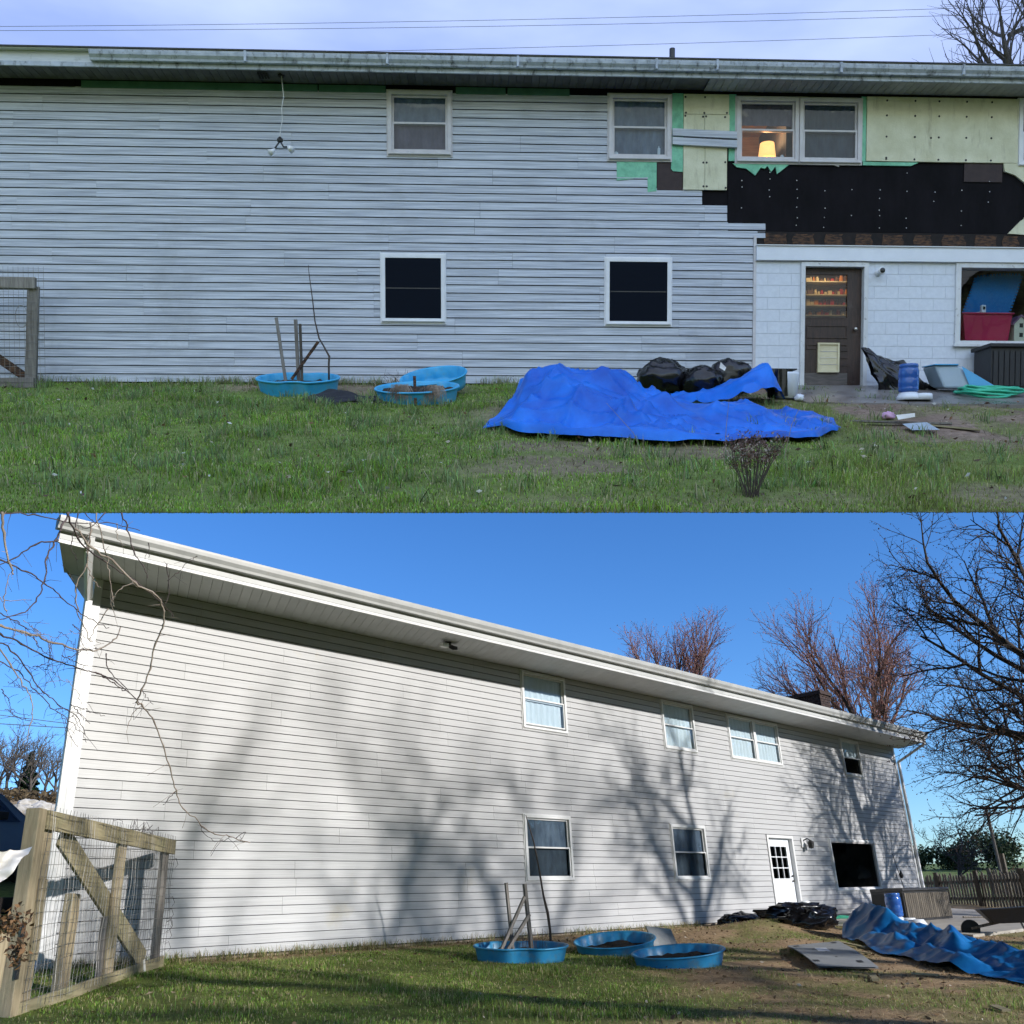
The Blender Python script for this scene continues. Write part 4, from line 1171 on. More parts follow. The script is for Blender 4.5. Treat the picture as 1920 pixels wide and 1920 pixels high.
# overhead cables on the left
for nm, a, b in (('upper of the two dark overhead cables left of the house', (-30, 33.2, 12.0), (7.6, 23.45, 8.25)), ('lower of the two dark overhead cables left of the house', (-24, 28.4, 8.6), (6.6, 19.68, 7.4))):
    a = Vector(a); b = Vector(b); b = b + (b - a) * .25
    pts = [a.lerp(b, k / 16) - Vector((0, 0, .5 * math.sin(math.pi * k / 16))) for k in range(17)]
    tag(MB().tube(pts, .014, 5).build('overhead_cable', MT['cable']), nm, 'cable')
VINES = [(0.011,0,[[-4.869,-7.7,2.702],[-4.826,-7.665,2.588],[-4.746,-7.62,2.417],[-4.721,-7.61,2.369]]),(0.01,0,[[-4.823,-7.688,2.03],[-4.746,-7.619,2.04],[-4.584,-7.571,2.038],[-4.412,-7.525,2.019],[-4.189,-7.505,2.01],[-4.106,-7.452,2.048],[-4.011,-7.418,2.132],[-3.962,-7.372,2.231]]),(0.007,1,[[-4.8,-7.425,2.521],[-4.738,-7.352,2.535],[-4.56,-7.297,2.51],[-4.427,-7.233,2.486],[-4.284,-7.167,2.437],[-4.16,-7.098,2.393],[-4.025,-7.039,2.359],[-3.891,-6.987,2.339]]),(0.008,1,[[-4.537,-7.816,2.751],[-4.397,-7.646,2.673],[-4.204,-7.514,2.628],[-3.917,-7.415,2.561],[-3.684,-7.306,2.5],[-3.513,-7.18,2.448]]),(0.009,0,[[-4.468,-7.803,2.668],[-4.343,-7.758,2.59],[-4.182,-7.738,2.528],[-4.033,-7.707,2.439],[-3.893,-7.696,2.4],[-3.828,-7.656,2.363],[-3.783,-7.607,2.323],[-3.745,-7.543,2.247],[-3.748,-7.455,2.145],[-3.727,-7.366,1.996],[-3.728,-7.278,1.867],[-3.726,-7.209,1.796],[-3.672,-7.175,1.784],[-3.563,-7.149,1.692],[-3.464,-7.108,1.537],[-3.386,-7.067,1.404],[-3.306,-7.028,1.257],[-3.228,-6.997,1.144],[-3.087,-7.0,1.04],[-2.974,-6.999,0.983],[-2.863,-7.002,0.968],[-2.707,-7.031,0.926]]),(0.005,1,[[-3.943,-7.121,2.114],[-3.889,-7.11,2.001],[-3.801,-7.125,1.924],[-3.686,-7.144,1.813]]),(0.006,1,[[-3.937,-6.987,2.02],[-3.822,-7.017,1.968],[-3.674,-7.049,1.857],[-3.623,-7.06,1.812]]),(0.008,1,[[-4.787,-7.583,2.009],[-4.706,-7.501,2.022],[-4.562,-7.43,2.009],[-4.369,-7.369,1.965],[-4.173,-7.319,1.938],[-4.036,-7.258,1.936],[-3.89,-7.196,1.91],[-3.782,-7.121,1.879]]),(0.008,1,[[-4.472,-7.644,2.83],[-4.504,-7.654,2.726],[-4.537,-7.65,2.587],[-4.571,-7.666,2.491],[-4.563,-7.676,2.34],[-4.597,-7.683,2.207],[-4.666,-7.694,2.113],[-4.791,-7.7,2.043]]),(0.007,1,[[-4.541,-7.747,2.59],[-4.652,-7.698,2.553],[-4.738,-7.638,2.459],[-4.813,-7.595,2.397]]),(0.007,0,[[-4.314,-7.581,2.828],[-4.285,-7.528,2.678],[-4.274,-7.484,2.558],[-4.294,-7.432,2.435],[-4.263,-7.398,2.306],[-4.2,-7.386,2.201],[-4.14,-7.378,2.107]]),(0.006,0,[[-4.303,-7.567,2.786],[-4.278,-7.504,2.613],[-4.22,-7.481,2.498],[-4.156,-7.482,2.439]]),(0.007,1,[[-4.068,-7.413,3.027],[-3.999,-7.394,2.927],[-3.92,-7.364,2.784],[-3.858,-7.358,2.709],[-3.801,-7.35,2.626]]),(0.006,1,[[-4.767,-7.675,1.937],[-4.642,-7.607,1.89],[-4.528,-7.532,1.816],[-4.4,-7.461,1.729],[-4.286,-7.397,1.679],[-4.152,-7.342,1.627],[-4.056,-7.267,1.538]]),(0.006,0,[[-4.763,-7.671,1.918],[-4.669,-7.667,1.808],[-4.597,-7.665,1.715],[-4.536,-7.663,1.63],[-4.502,-7.646,1.503],[-4.518,-7.614,1.364]]),(0.005,1,[[-4.693,-7.466,1.881],[-4.572,-7.484,1.82],[-4.462,-7.494,1.725],[-4.36,-7.504,1.629],[-4.256,-7.525,1.562],[-4.187,-7.535,1.492]]),(0.005,0,[[-4.054,-7.375,2.348],[-4.097,-7.319,2.225],[-4.12,-7.286,2.144]]),(0.005,1,[[-3.643,-7.257,2.805],[-3.589,-7.215,2.639],[-3.591,-7.173,2.528]]),(0.004,1,[[-3.561,-7.271,2.752],[-3.612,-7.223,2.686]]),(0.004,1,[[-3.471,-7.365,2.876],[-3.505,-7.332,2.836],[-3.561,-7.271,2.752]]),(0.006,1,[[-4.792,-7.335,2.846],[-4.592,-7.396,2.864],[-4.39,-7.452,2.851],[-4.194,-7.528,2.873],[-3.996,-7.598,2.859]]),(0.005,0,[[-4.3,-7.613,2.89],[-4.174,-7.551,2.637],[-4.143,-7.529,2.552],[-4.094,-7.495,2.412],[-4.062,-7.481,2.337]]),(0.005,1,[[-4.424,-7.661,2.832],[-4.418,-7.621,2.737],[-4.415,-7.586,2.651],[-4.363,-7.568,2.561]]),(0.004,0,[[-4.759,-7.552,2.231],[-4.724,-7.556,2.215],[-4.593,-7.6,2.236]]),(0.005,0,[[-4.735,-7.633,2.126],[-4.762,-7.65,2.203],[-4.761,-7.699,2.344]]),(0.005,0,[[-3.872,-7.307,2.59],[-3.946,-7.262,2.547],[-3.974,-7.229,2.486],[-3.983,-7.209,2.438]]),(0.004,1,[[-4.321,-7.349,2.538],[-4.261,-7.339,2.456],[-4.247,-7.309,2.357]]),(0.004,0,[[-3.585,-6.97,1.833],[-3.629,-6.94,1.783],[-3.645,-6.913,1.692]]),(0.004,1,[[-3.605,-6.988,1.941],[-3.562,-6.992,1.882],[-3.523,-7.0,1.848]]),(0.005,1,[[-4.802,-7.712,2.092],[-4.726,-7.723,2.061],[-4.657,-7.733,2.029],[-4.627,-7.737,2.012]]),(0.004,1,[[-4.506,-7.458,2.046],[-4.456,-7.456,1.988],[-4.38,-7.467,1.942]]),(0.004,1,[[-4.306,-7.494,1.948],[-4.257,-7.521,1.984],[-4.234,-7.536,2.007]]),(0.005,1,[[-4.221,-7.547,2.936],[-4.285,-7.479,2.833],[-4.348,-7.461,2.841]]),(0.004,0,[[-4.104,-7.469,2.925],[-4.081,-7.439,2.837],[-4.026,-7.439,2.786]]),(0.004,1,[[-4.329,-7.503,2.921],[-4.226,-7.503,2.841]]),(0.004,1,[[-3.816,-7.334,2.887],[-3.798,-7.302,2.794]]),(0.004,1,[[-3.248,-6.904,1.275],[-3.284,-6.88,1.227],[-3.31,-6.862,1.185]]),(0.003,1,[[-3.068,-6.962,1.045],[-3.052,-6.965,0.996],[-2.97,-7.001,0.929]]),(0.003,1,[[-2.888,-7.048,0.963],[-2.917,-7.03,0.934],[-2.939,-7.019,0.94]]),(0.003,1,[[-2.844,-7.071,0.95],[-2.795,-7.103,0.991],[-2.821,-7.082,0.932]]),(0.003,1,[[-4.532,-7.129,2.225],[-4.505,-7.135,2.218],[-4.455,-7.142,2.193],[-4.413,-7.152,2.184],[-4.384,-7.16,2.182]]),(0.0025,1,[[-4.472,-7.78,2.015],[-4.427,-7.788,1.992],[-4.402,-7.787,1.962],[-4.373,-7.791,1.94],[-4.347,-7.787,1.897]]),(0.0025,1,[[-4.448,-7.135,1.825],[-4.419,-7.139,1.803],[-4.381,-7.147,1.79],[-4.331,-7.161,1.785],[-4.274,-7.178,1.777]]),(0.0025,1,[[-4.478,-6.999,1.869],[-4.434,-7.008,1.853],[-4.394,-7.018,1.845],[-4.362,-7.025,1.834],[-4.318,-7.034,1.816]]),(0.0025,1,[[-4.463,-7.001,1.695],[-4.427,-7.012,1.696],[-4.393,-7.018,1.678],[-4.357,-7.027,1.67],[-4.311,-7.042,1.671]]),(0.004,0,[[-4.643,-7.636,2.02],[-4.607,-7.642,2.006],[-4.585,-7.648,2.004],[-4.539,-7.664,2.011],[-4.517,-7.675,2.025]]),(0.004,1,[[-4.582,-7.26,1.761],[-4.552,-7.259,1.724],[-4.532,-7.26,1.701],[-4.512,-7.253,1.641],[-4.501,-7.249,1.609]]),(0.003,1,[[-4.577,-7.379,1.928],[-4.55,-7.382,1.909],[-4.518,-7.388,1.895],[-4.484,-7.394,1.879],[-4.434,-7.406,1.867]]),(0.0025,0,[[-4.212,-7.261,1.868],[-4.187,-7.263,1.842],[-4.142,-7.268,1.798],[-4.119,-7.265,1.751],[-4.098,-7.259,1.694]]),(0.0025,1,[[-4.375,-7.342,2.088],[-4.355,-7.33,2.027],[-4.353,-7.323,1.999],[-4.351,-7.308,1.939],[-4.357,-7.298,1.909]]),(0.004,1,[[-4.212,-7.12,1.708],[-4.157,-7.14,1.712],[-4.127,-7.147,1.7],[-4.074,-7.162,1.682],[-4.043,-7.166,1.649]]),(0.003,1,[[-4.454,-7.364,1.896],[-4.415,-7.379,1.908],[-4.371,-7.393,1.91],[-4.324,-7.41,1.915],[-4.281,-7.431,1.94]]),(0.003,1,[[-4.537,-7.395,1.589],[-4.494,-7.404,1.566],[-4.443,-7.416,1.549],[-4.389,-7.431,1.541],[-4.352,-7.44,1.523]]),(0.004,1,[[-4.283,-7.319,2.003],[-4.237,-7.33,1.985],[-4.197,-7.34,1.972],[-4.143,-7.354,1.952],[-4.107,-7.366,1.95]]),(0.0025,1,[[-4.396,-7.254,1.932],[-4.364,-7.261,1.923],[-4.342,-7.264,1.908],[-4.306,-7.264,1.862],[-4.276,-7.261,1.807]]),(0.003,0,[[-4.529,-7.449,2.12],[-4.493,-7.454,2.102],[-4.463,-7.456,2.079],[-4.41,-7.471,2.074],[-4.374,-7.48,2.062]]),(0.0025,0,[[-4.236,-7.253,2.196],[-4.204,-7.259,2.182],[-4.146,-7.275,2.169],[-4.093,-7.286,2.142],[-4.047,-7.3,2.133]]),(0.004,1,[[-4.264,-7.364,2.208],[-4.224,-7.367,2.172],[-4.196,-7.36,2.118],[-4.162,-7.357,2.067],[-4.142,-7.355,2.034]]),(0.003,1,[[-4.293,-7.682,1.615],[-4.247,-7.695,1.602],[-4.223,-7.702,1.592],[-4.179,-7.715,1.576],[-4.126,-7.732,1.564]]),(0.003,1,[[-4.103,-7.136,1.677],[-4.082,-7.138,1.65],[-4.053,-7.138,1.601],[-4.029,-7.141,1.57],[-4.001,-7.14,1.516]]),(0.0025,0,[[-4.318,-7.241,1.929],[-4.287,-7.245,1.905],[-4.262,-7.248,1.885],[-4.233,-7.252,1.864],[-4.178,-7.269,1.857]]),(0.004,1,[[-4.154,-7.224,1.73],[-4.115,-7.228,1.69],[-4.084,-7.234,1.665],[-4.062,-7.236,1.639],[-4.024,-7.245,1.611]]),(0.0025,1,[[-4.387,-7.64,1.975],[-4.361,-7.643,1.953],[-4.307,-7.662,1.955],[-4.259,-7.682,1.966],[-4.224,-7.7,1.984]]),(0.0025,1,[[-4.356,-7.671,1.548],[-4.327,-7.675,1.515],[-4.308,-7.672,1.472],[-4.279,-7.673,1.423],[-4.245,-7.676,1.378]]),(0.0025,1,[[-4.302,-7.029,2.184],[-4.273,-7.022,2.13],[-4.246,-7.015,2.076],[-4.225,-7.006,2.014],[-4.213,-6.996,1.963]]),(0.0025,0,[[-4.644,-7.689,2.077],[-4.61,-7.69,2.047],[-4.584,-7.694,2.033],[-4.542,-7.697,2.0],[-4.492,-7.705,1.975]])]

vt = thing('climbing_vine', 'bare tangled vine stems hanging in front of the house corner', 'vine', (0, 0, 0))
for r_, dk, pts in VINES:
    P3 = [Vector(p) for p in pts]
    # smooth resample
    Q = []
    for i in range(len(P3) - 1):
        p0 = P3[max(i - 1, 0)]; p1 = P3[i]; p2 = P3[i + 1]; p3 = P3[min(i + 2, len(P3) - 1)]
        for s in range(5):
            t_ = s / 5
            Q.append(.5 * ((2 * p1) + (p2 - p0) * t_ + (2 * p0 - 5 * p1 + 4 * p2 - p3) * t_ ** 2 + (3 * p1 - p0 - 3 * p2 + p3) * t_ ** 3))
    Q.append(P3[-1])
    Q = [p + Vector((rr.gauss(0, .004), rr.gauss(0, .004), rr.gauss(0, .004))) for p in Q]
    n = len(Q)
    rad = [max(.0016, r_ * .78 * (1 - .55 * k / n) * (1.35 if k % 5 == 0 else 1)) for k in range(n)]
    mb = MB().tube(Q, rad, 5)
    for k in range(2, n - 1, 6):     # side tendrils
        d = Vector((rr.gauss(0, 1), rr.gauss(0, 1), rr.gauss(0, 1) - .3)).normalized()
        L_ = rr.uniform(.04, .16)
        mb.tube([Q[k], Q[k] + d * L_ * .5 + Vector((0, 0, -.01)), Q[k] + d * L_ + Vector((rr.gauss(0, .02), 0, -.03))], [max(.0014, rad[k] * .5), .0014, .001], 3)
    mb.build('stem', MT['vine_dark'] if dk else MT['vine'], vt, smooth=True)
# ------------------------------------------------------------------ pools, stakes, sapling
def gz(x, y): return float(G(x, y))
def on(x, y, d=0.0): return (x, y, gz(x, y) + d)
TS = -.085                                                   # yard slope
pg = 'blue wading pools used as planters in the sunny yard'
px1, py1 = 4.3, -2.8
kiddie_pool('blue wading pool planter holding wooden stakes and a tall bare sapling', on(px1, py1, -.03), R(-40), (.72, .5), .25, MT['pool'], MT['soil'], pg, .6, (R(6), R(2)), lobes=.2)
kiddie_pool('blue wading pool planter closest to the house wall, tilted against a grey board', on(6.35, -2.95, .0), R(-42), (.68, .5), .22, MT['pool'], MT['soil'], pg, .3, (R(13), R(-2)))
kiddie_pool('blue wading pool planter standing farthest from the wall, full of dark soil', on(5.85, -4.55, -.03), R(-42), (.7, .52), .23, MT['pool'], MT['soil'], pg, .5, (R(8), R(-2)))
def stake(label, a, b, w=.05, name='wooden_stake', m='wood_grey'):
    return tag(MB().bar(a, b, w, w * .7, (0, 1, 0)).build(name, MT[m], None, bevel=.004), label, 'stake', 'stakes in the planter pool')
zb = gz(px1, py1)
stake('left upright wooden stake in the stake-filled pool', (4.2, -2.75, zb + .05), (4.10, -2.75, .83))
stake('right upright wooden stake in the stake-filled pool', (4.55, -2.8, zb + .05), (4.45, -2.8, .81), .06)
stake('upper of the two leaning wooden stakes in the stake-filled pool', (3.86, -2.8, zb + .12), (4.42, -2.82, .62))
stake('lower of the two leaning wooden stakes in the stake-filled pool', (3.9, -2.86, zb + .1), (4.47, -2.86, .37))
sp = thing('sapling', 'tall thin bare sapling growing in the stake-filled pool', 'sapling', (4.92, -2.85, zb + .05))
pts = [(0, 0, 0), (.0, 0, .35), (-.03, 0, .58), (-.11, .0, .85), (-.18, 0, 1.25), (-.27, 0, 1.65), (-.42, 0, 2.05)]
MB().tube(pts, [.022, .02, .024, .017, .015, .011, .006], 6).build('stem', MT['twig'], sp, smooth=True)
rg = random.Random(2)
wp = MB()
for k in range(26):
    a, b = rg.gauss(4.35, .18), rg.gauss(-2.8, .15)
    wp.tube([(a, b, zb + .15), (a + rg.uniform(-.05, .05), b, zb + rg.uniform(.22, .45))], .003, 3)
kind(tag(wp.build('weed_stalks', MT['twig']), 'dry weed stalks in the stake-filled pool', 'weeds'), 'stuff')
MB_ = MB().hexa([(7.3, -3.05, -.3), (7.7, -3.25, -.3), (7.71, -3.22, -.3), (7.31, -3.02, -.3),
                 (7.35, -2.85, .1), (7.85, -3.0, .03), (7.86, -2.97, .03), (7.36, -2.82, .1)])
tag(MB_.build('leaning_board', MT['board']), 'small grey board leaning behind the tilted wading pool', 'board')

# grey sheet lying on the spoil heap
def bp(u, v):
    a = Vector((9.06, -4.52, 0)).lerp(Vector((10.62, -4.68, 0)), u)
    b = Vector((6.8, -6.25, 0)).lerp(Vector((7.55, -6.79, 0)), u)
    p = a.lerp(b, v)
    return p
bt = thing('flat_board', 'flat grey sheet with black slots lying on the earth', 'board', (0, 0, 0))
def top(u, v):
    p = bp(u, v); return (p.x, p.y, gz(p.x, p.y) + .05 - .0 * v)
def surf(u, v, o):
    c = [bp(0, 0), bp(1, 0), bp(1, 1), bp(0, 1)]
    zz = [gz(p.x, p.y) + .05 for p in c]
    p = bp(u, v)
    z = (zz[0] * (1 - u) + zz[1] * u) * (1 - v) + (zz[3] * (1 - u) + zz[2] * u) * v
    return (p.x, p.y, z + o + .03 * math.sin(v * 3.1))
bm_ = MB().grid(lambda u, v: surf(u, v, .015), 10, 10)
bm_.grid(lambda u, v: surf(u, v, -.004), 10, 10)
bm_.build('sheet', MT['board'], bt)
for (u, v) in ((.12, .1), (.85, .08), (.08, .82), (.8, .85), (.45, .5), (.62, .4), (.3, .35), (.5, .7)):
    big = (u < .2 or u > .75)
    e = .05 if big else .02
    MB().add([surf(u - e, v - e * .6, .019), surf(u + e, v - e * .6, .019), surf(u + e, v + e * .6, .019), surf(u - e, v + e * .6, .019)], [(0, 1, 2, 3)]).build('slot', MT['black'], bt)
MB().add([surf(.35, .3, .021), surf(.55, .33, .021), surf(.53, .5, .021), surf(.33, .47, .021)], [(0, 1, 2, 3)]).build('sticker', MT['white_board'], bt)
rg = random.Random(21)
for k, (u0, v0, L_) in enumerate(((6.3, -7.3, .5), (7.6, -7.6, .35), (9.9, -5.6, .7), (10.6, -5.2, .6), (5.0, -9.3, .4))):
    a = rg.uniform(0, 3)
    o = MB().bar((u0, v0, gz(u0, v0) + .03), (u0 + L_ * math.cos(a), v0 + L_ * math.sin(a), gz(u0 + L_ * math.cos(a), v0 + L_ * math.sin(a)) + .035), .09, .02).build('wood_scrap', MT['wood_h'])
    tag(o, ['split wood scrap just below the flat grey sheet', 'short wood scrap on the earth near the crumpled liner', 'long lath between the grey sheet and the liner', 'lath scrap beside the upper end of the blue liner', 'wood scrap in the straw at the lower right'][k], 'wood scrap')

# crumpled blue pool liner
def liner(label, path, wid, hgt, seed, nu=110, nv=40, tents=None):
    o = Vector((seed * 5.1, seed * 2.7, 0))
    Pp = [Vector(p) for p in path]
    m = len(Pp) - 1
    def along(u):
        s = min(u * m, m - 1e-6); i = int(s); f = s - i
        p0 = Pp[max(i - 1, 0)]; p1 = Pp[i]; p2 = Pp[i + 1]; p3 = Pp[min(i + 2, m)]
        c = .5 * ((2 * p1) + (p2 - p0) * f + (2 * p0 - 5 * p1 + 4 * p2 - p3) * f * f + (3 * p1 - p0 - 3 * p2 + p3) * f ** 3)
        d = (p2 - p1).normalized()
        return c, Vector((-d.y, d.x, 0)), i + f
    def interp(a, s):
        i = min(int(s), len(a) - 2); f = s - i; f = f * f * (3 - 2 * f)
        return a[i] * (1 - f) + a[i + 1] * f
    def fn(u, v):
        c, nrm, s = along(u)
        w = interp(wid, s); h = interp(hgt, s)
        k = (v - .5) * 2
        wob = 1 + .25 * mnoise.noise(Vector((u * 5, v * .6, 2)) + o)
        p = c + nrm * (k * w * .5 * wob)
        body = max(0, 1 - abs(k) ** 2.2)
        q_ = Vector((p.x * 1.1, p.y * 1.1, seed))
        z = 0
        if tents:
            for (ax, ay, bx, by, th, tr) in tents:
                dx, dy = bx - ax, by - ay
                tt = max(0, min(1, ((p.x - ax) * dx + (p.y - ay) * dy) / (dx * dx + dy * dy)))
                ds = math.hypot(p.x - ax - dx * tt, p.y - ay - dy * tt) + .12 * mnoise.noise(q_ * 1.6 + o)
                z = max(z, th * max(0, 1 - ds / tr) ** 1.25)
        else:
            z = h * body * (.6 + .5 * mnoise.noise(q_ + o))
        cr1 = (1 - abs(mnoise.noise(Vector((p.x * 1.5 + p.y * 1.1, p.x * .8 - p.y * 1.0, seed))))) ** 7
        cr2 = (1 - abs(mnoise.noise(Vector((p.x * 1.9 - p.y * 2.4, p.x * 1.6 + p.y * .9, seed + 4))))) ** 8
        z = gz(p.x, p.y) + .02 + z + (.06 * cr1 + .05 * cr2 + .03 * (mnoise.noise(q_ * 2.2) + 1)) * (.25 + .75 * body)
        return (p.x, p.y, z)
    ob = MB().grid(fn, nu, nv).build('pool_liner', MT['liner'], None, smooth=True)
    return tag(ob, label, 'pool liner')
liner('big crumpled blue pool liner heaped in front of the door side of the yard', [(13.0, -4.0, 0), (12.2, -4.9, 0), (11.2, -6.0, 0), (9.9, -7.3, 0), (8.5, -8.7, 0), (7.2, -10.4, 0)], [.8, 1.6, 1.8, 1.9, 1.7, 1.5], [.3, .95, .5, .36, .3, .28], 3, 150, 60,
      [(12.6, -4.3, 12.1, -5.0, .62, .7), (12.1, -5.0, 10.9, -6.5, .34, .7), (10.9, -6.6, 10.0, -7.0, .36, .5), (10.2, -7.3, 9.0, -8.4, .28, .6), (9.0, -8.4, 7.5, -10.2, .28, .6), (11.4, -5.0, 10.4, -6.1, .2, .4), (9.8, -6.6, 8.6, -7.6, .18, .4), (10.3, -8.0, 9.4, -9.0, .16, .4), (12.3, -5.6, 11.6, -6.7, .22, .4)])
liner('loose flap of blue liner lying behind the main heap by the patio', [(14.3, -4.1, 0), (13.2, -5.0, 0), (12.3, -6.0, 0)], [.5, .9, .5], [.1, .32, .1], 5, 50, 24)
liner('flat strip of blue liner at the right edge of the sunny yard', [(11.3, -7.8, 0), (10.2, -8.9, 0), (9.2, -10.2, 0)], [.5, .7, .6], [.08, .14, .1], 8, 40, 20)
tag(MB().bar(on(12.0, -6.6, .06), on(9.6, -8.4, .06), .22, .035).build('loose_plank', MT['wood_h']), 'weathered plank lying behind the crumpled blue liner', 'plank')

# black bags and plastic by the door
def bag(label, c, s, seed, rz=0, **k):
    t = lumpy('trash_bag', (0, 0, 0), s, MT['bag'], seed, None, **k)
    t.location = (c[0], c[1], gz(c[0], c[1]) + s[2] * .45 + c[2]); t.rotation_euler = (0, 0, rz)
    return tag(t, label, 'trash bag', 'black plastic heaps by the white door')
bag('low black plastic heap left of the white door', (13.75, -.75, 0), (.8, .25, .2), 2, R(-5), amp=.3, ridge=.15)
bag('black plastic heap in front of the white door', (14.2, -1.9, .1), (1.0, .36, .26), 3, R(-25), amp=.3, ridge=.18)
bag('glossy black bag at the lower end of the heap by the blue liner', (12.75, -3.0, .0), (.62, .34, .26), 5, R(-40), amp=.3, ridge=.2)
bk = thing('bucket', 'white bucket tipped over on the black plastic heap', 'bucket', (16.0, -1.25, .12))
bk.rotation_euler = (R(-40), R(40), 0)
MB().lathe([(.02, -.18), (.16, -.18), (.2, .2), (.215, .2), (.215, .17), (.2, .165), (.165, -.2), (.02, -.2)], 24).build('body', MT['white_plastic'], bk, smooth=True)
MB().tube([(.2 * math.cos(a), .2 * math.sin(a), .19 + .05 * math.sin(a)) for a in [math.pi * k / 10 for k in range(11)]], .006, 5).build('handle', MT['wire'], bk)
tag(MB().grid(lambda u, v: (15.2 + 1.5 * u, -2.35 + .5 * v, gz(15.2 + 1.5 * u, -2.35 + .5 * v) + .18 + .05 * math.sin(u * 9) * v), 12, 6).build('green_sheet', MT['hose']), 'scrap of green sheet between the black bags and the blue liner', 'sheet')

# patio, deck box, water feeder, tools
def slab(x0, x1, y0, y1, d, th=.12):
    n = 8
    vs = []; fs = []
    top = [(x0, y0), (x1, y0), (x1, y1), (x0, y1)]
    zt = [-.03 + .085 * y + d for x, y in top]
    return MB().hexa([(x, y, z - th) for (x, y), z in zip(top, zt)] + [(x, y, z) for (x, y), z in zip(top, zt)])
kind(slab(15.4, 27.0, -5.3, -.03, .055).build('patio', MT['concrete_dry']), 'structure')
pz = lambda y: -.03 + .085 * y + .055
t = thing('deck_box', 'black ribbed storage box standing on the patio under the picture window', 'storage box', (18.36, -2.69, pz(-2.69)))
W_, D_, H_ = 2.95, 1.05, .73
MB().hexa([(0, 0, 0), (W_, 0, 0), (W_ + KX * D_, D_, 0), (KX * D_, D_, 0), (0, 0, H_), (W_, 0, H_), (W_ + KX * D_, D_, H_), (KX * D_, D_, H_)]).build('body', MT['deck'], t)
for k in range(24):
    MB().box(.05 + k * .12, .05 + k * .12 + .1, -.022, 0, .06, H_ - .05).build('slat', MT['wood_dark'], t)
for k in range(8):
    y = .06 + k * .12; x = KX * y
    MB().box(x - .02, x, y, y + .1, .06, H_ - .05).build('slat', MT['deck'], t)
MB().hexa([(-.05, -.05, H_), (W_ + .05, -.05, H_), (W_ + KX * D_ + .05, D_, H_), (KX * D_ - .05, D_, H_), (-.03, -.03, H_ + .07), (W_ + .03, -.03, H_ + .07), (W_ + KX * D_ + .03, D_, H_ + .09), (KX * D_ - .03, D_, H_ + .09)]).build('lid', MT['deck'], t, bevel=.015)
def feeder(label, loc, s=1.0, rz=0, group=None):
    t = thing('pet_water_feeder', label, 'water feeder', loc, rz, group)
    t.scale = (s, s, s)
    MB().lathe([(.02, .12), (.12, .13), (.165, .16), (.17, .2), (.163, .22), (.17, .24), (.17, .36), (.163, .38), (.17, .4), (.17, .5), (.165, .53), (.15, .56), (.16, .57), (.16, .61), (.15, .625), (.02, .63)], 28).build('bottle', MT['jug'], t, smooth=True)
    b = MB().lathe([(.02, .12), (.1, .14), (.15, .13), (.19, .06), (.205, 0), (.02, 0)], 24)
    b.lathe([(.02, .02), (.1, .02), (.15, .11), (.165, .1), (.175, 0), (.02, 0)], 24, (.22, -.08, 0))
    b.build('base', MT['white_plastic'], t, smooth=True)
    return t
feeder('blue-bottled water feeder in front of the black storage box on the sunny patio', (17.35, -2.85, pz(-2.85)), 1.12, R(-30))
t = thing('white_bowl', 'white plastic bowl upside down beside the water feeder on the sunny patio', 'bowl', (17.45, -3.3, pz(-3.3)))
MB().lathe([(.02, .13), (.16, .12), (.24, .0), (.02, 0)], 20).build('shell', MT['white_plastic'], t, smooth=True)
t = thing('garden_tool', 'long thin tool leaning on the wall above the storage box', 'tool', (24.55, -.12, .5))
MB().tube([(.1, -.3, -.3), (0, 0, .1), (-.28, .05, 1.2)], .012, 6).build('shaft', MT['black_metal'], t)
MB().lathe([(.01, 0), (.05, .03), (.06, .1), (.03, .2), (.01, .24)], 10, (-.1, -.03, .45)).build('motor', MT['black'], t)
tag(MB().tube([(21.5, -2.9, pz(-2.9) + .03), (22.5, -3.3, pz(-3.3) + .03), (23.8, -3.0, pz(-3) + .03), (25, -3.4, pz(-3.4) + .03)], .03, 5).build('pipe_length', MT['wood_grey']), 'lengths of pipe lying on the patio right of the storage box', 'pipe')
# wheelbarrow at the right edge
t = thing('wheelbarrow', 'dark wheelbarrow tipped forward at the right edge of the patio', 'wheelbarrow', (16.4, -5.7, pz(-5.7) - .06), R(-62))
MB().hexa([(-.3, -.22, .28), (.3, -.25, .28), (.3, .25, .28), (-.3, .22, .28), (-.55, -.36, .58), (.5, -.36, .6), (.5, .36, .6), (-.55, .36, .58)]).build('tray', MT['deck'], t, bevel=.02)
for s in (-1, 1):
    MB().bar((-.75, s * .1, .2), (.95, s * .3, .5), .045, .045).build('handle', MT['wood_dark'], t)
    MB().bar((.3, s * .2, .3), (.4, s * .22, 0), .03, .03).build('leg', MT['black_metal'], t)
MB().tube([(-.75, -.05, .19), (-.75, .05, .19)], .19, 18).build('wheel', MT['tyre'], t)

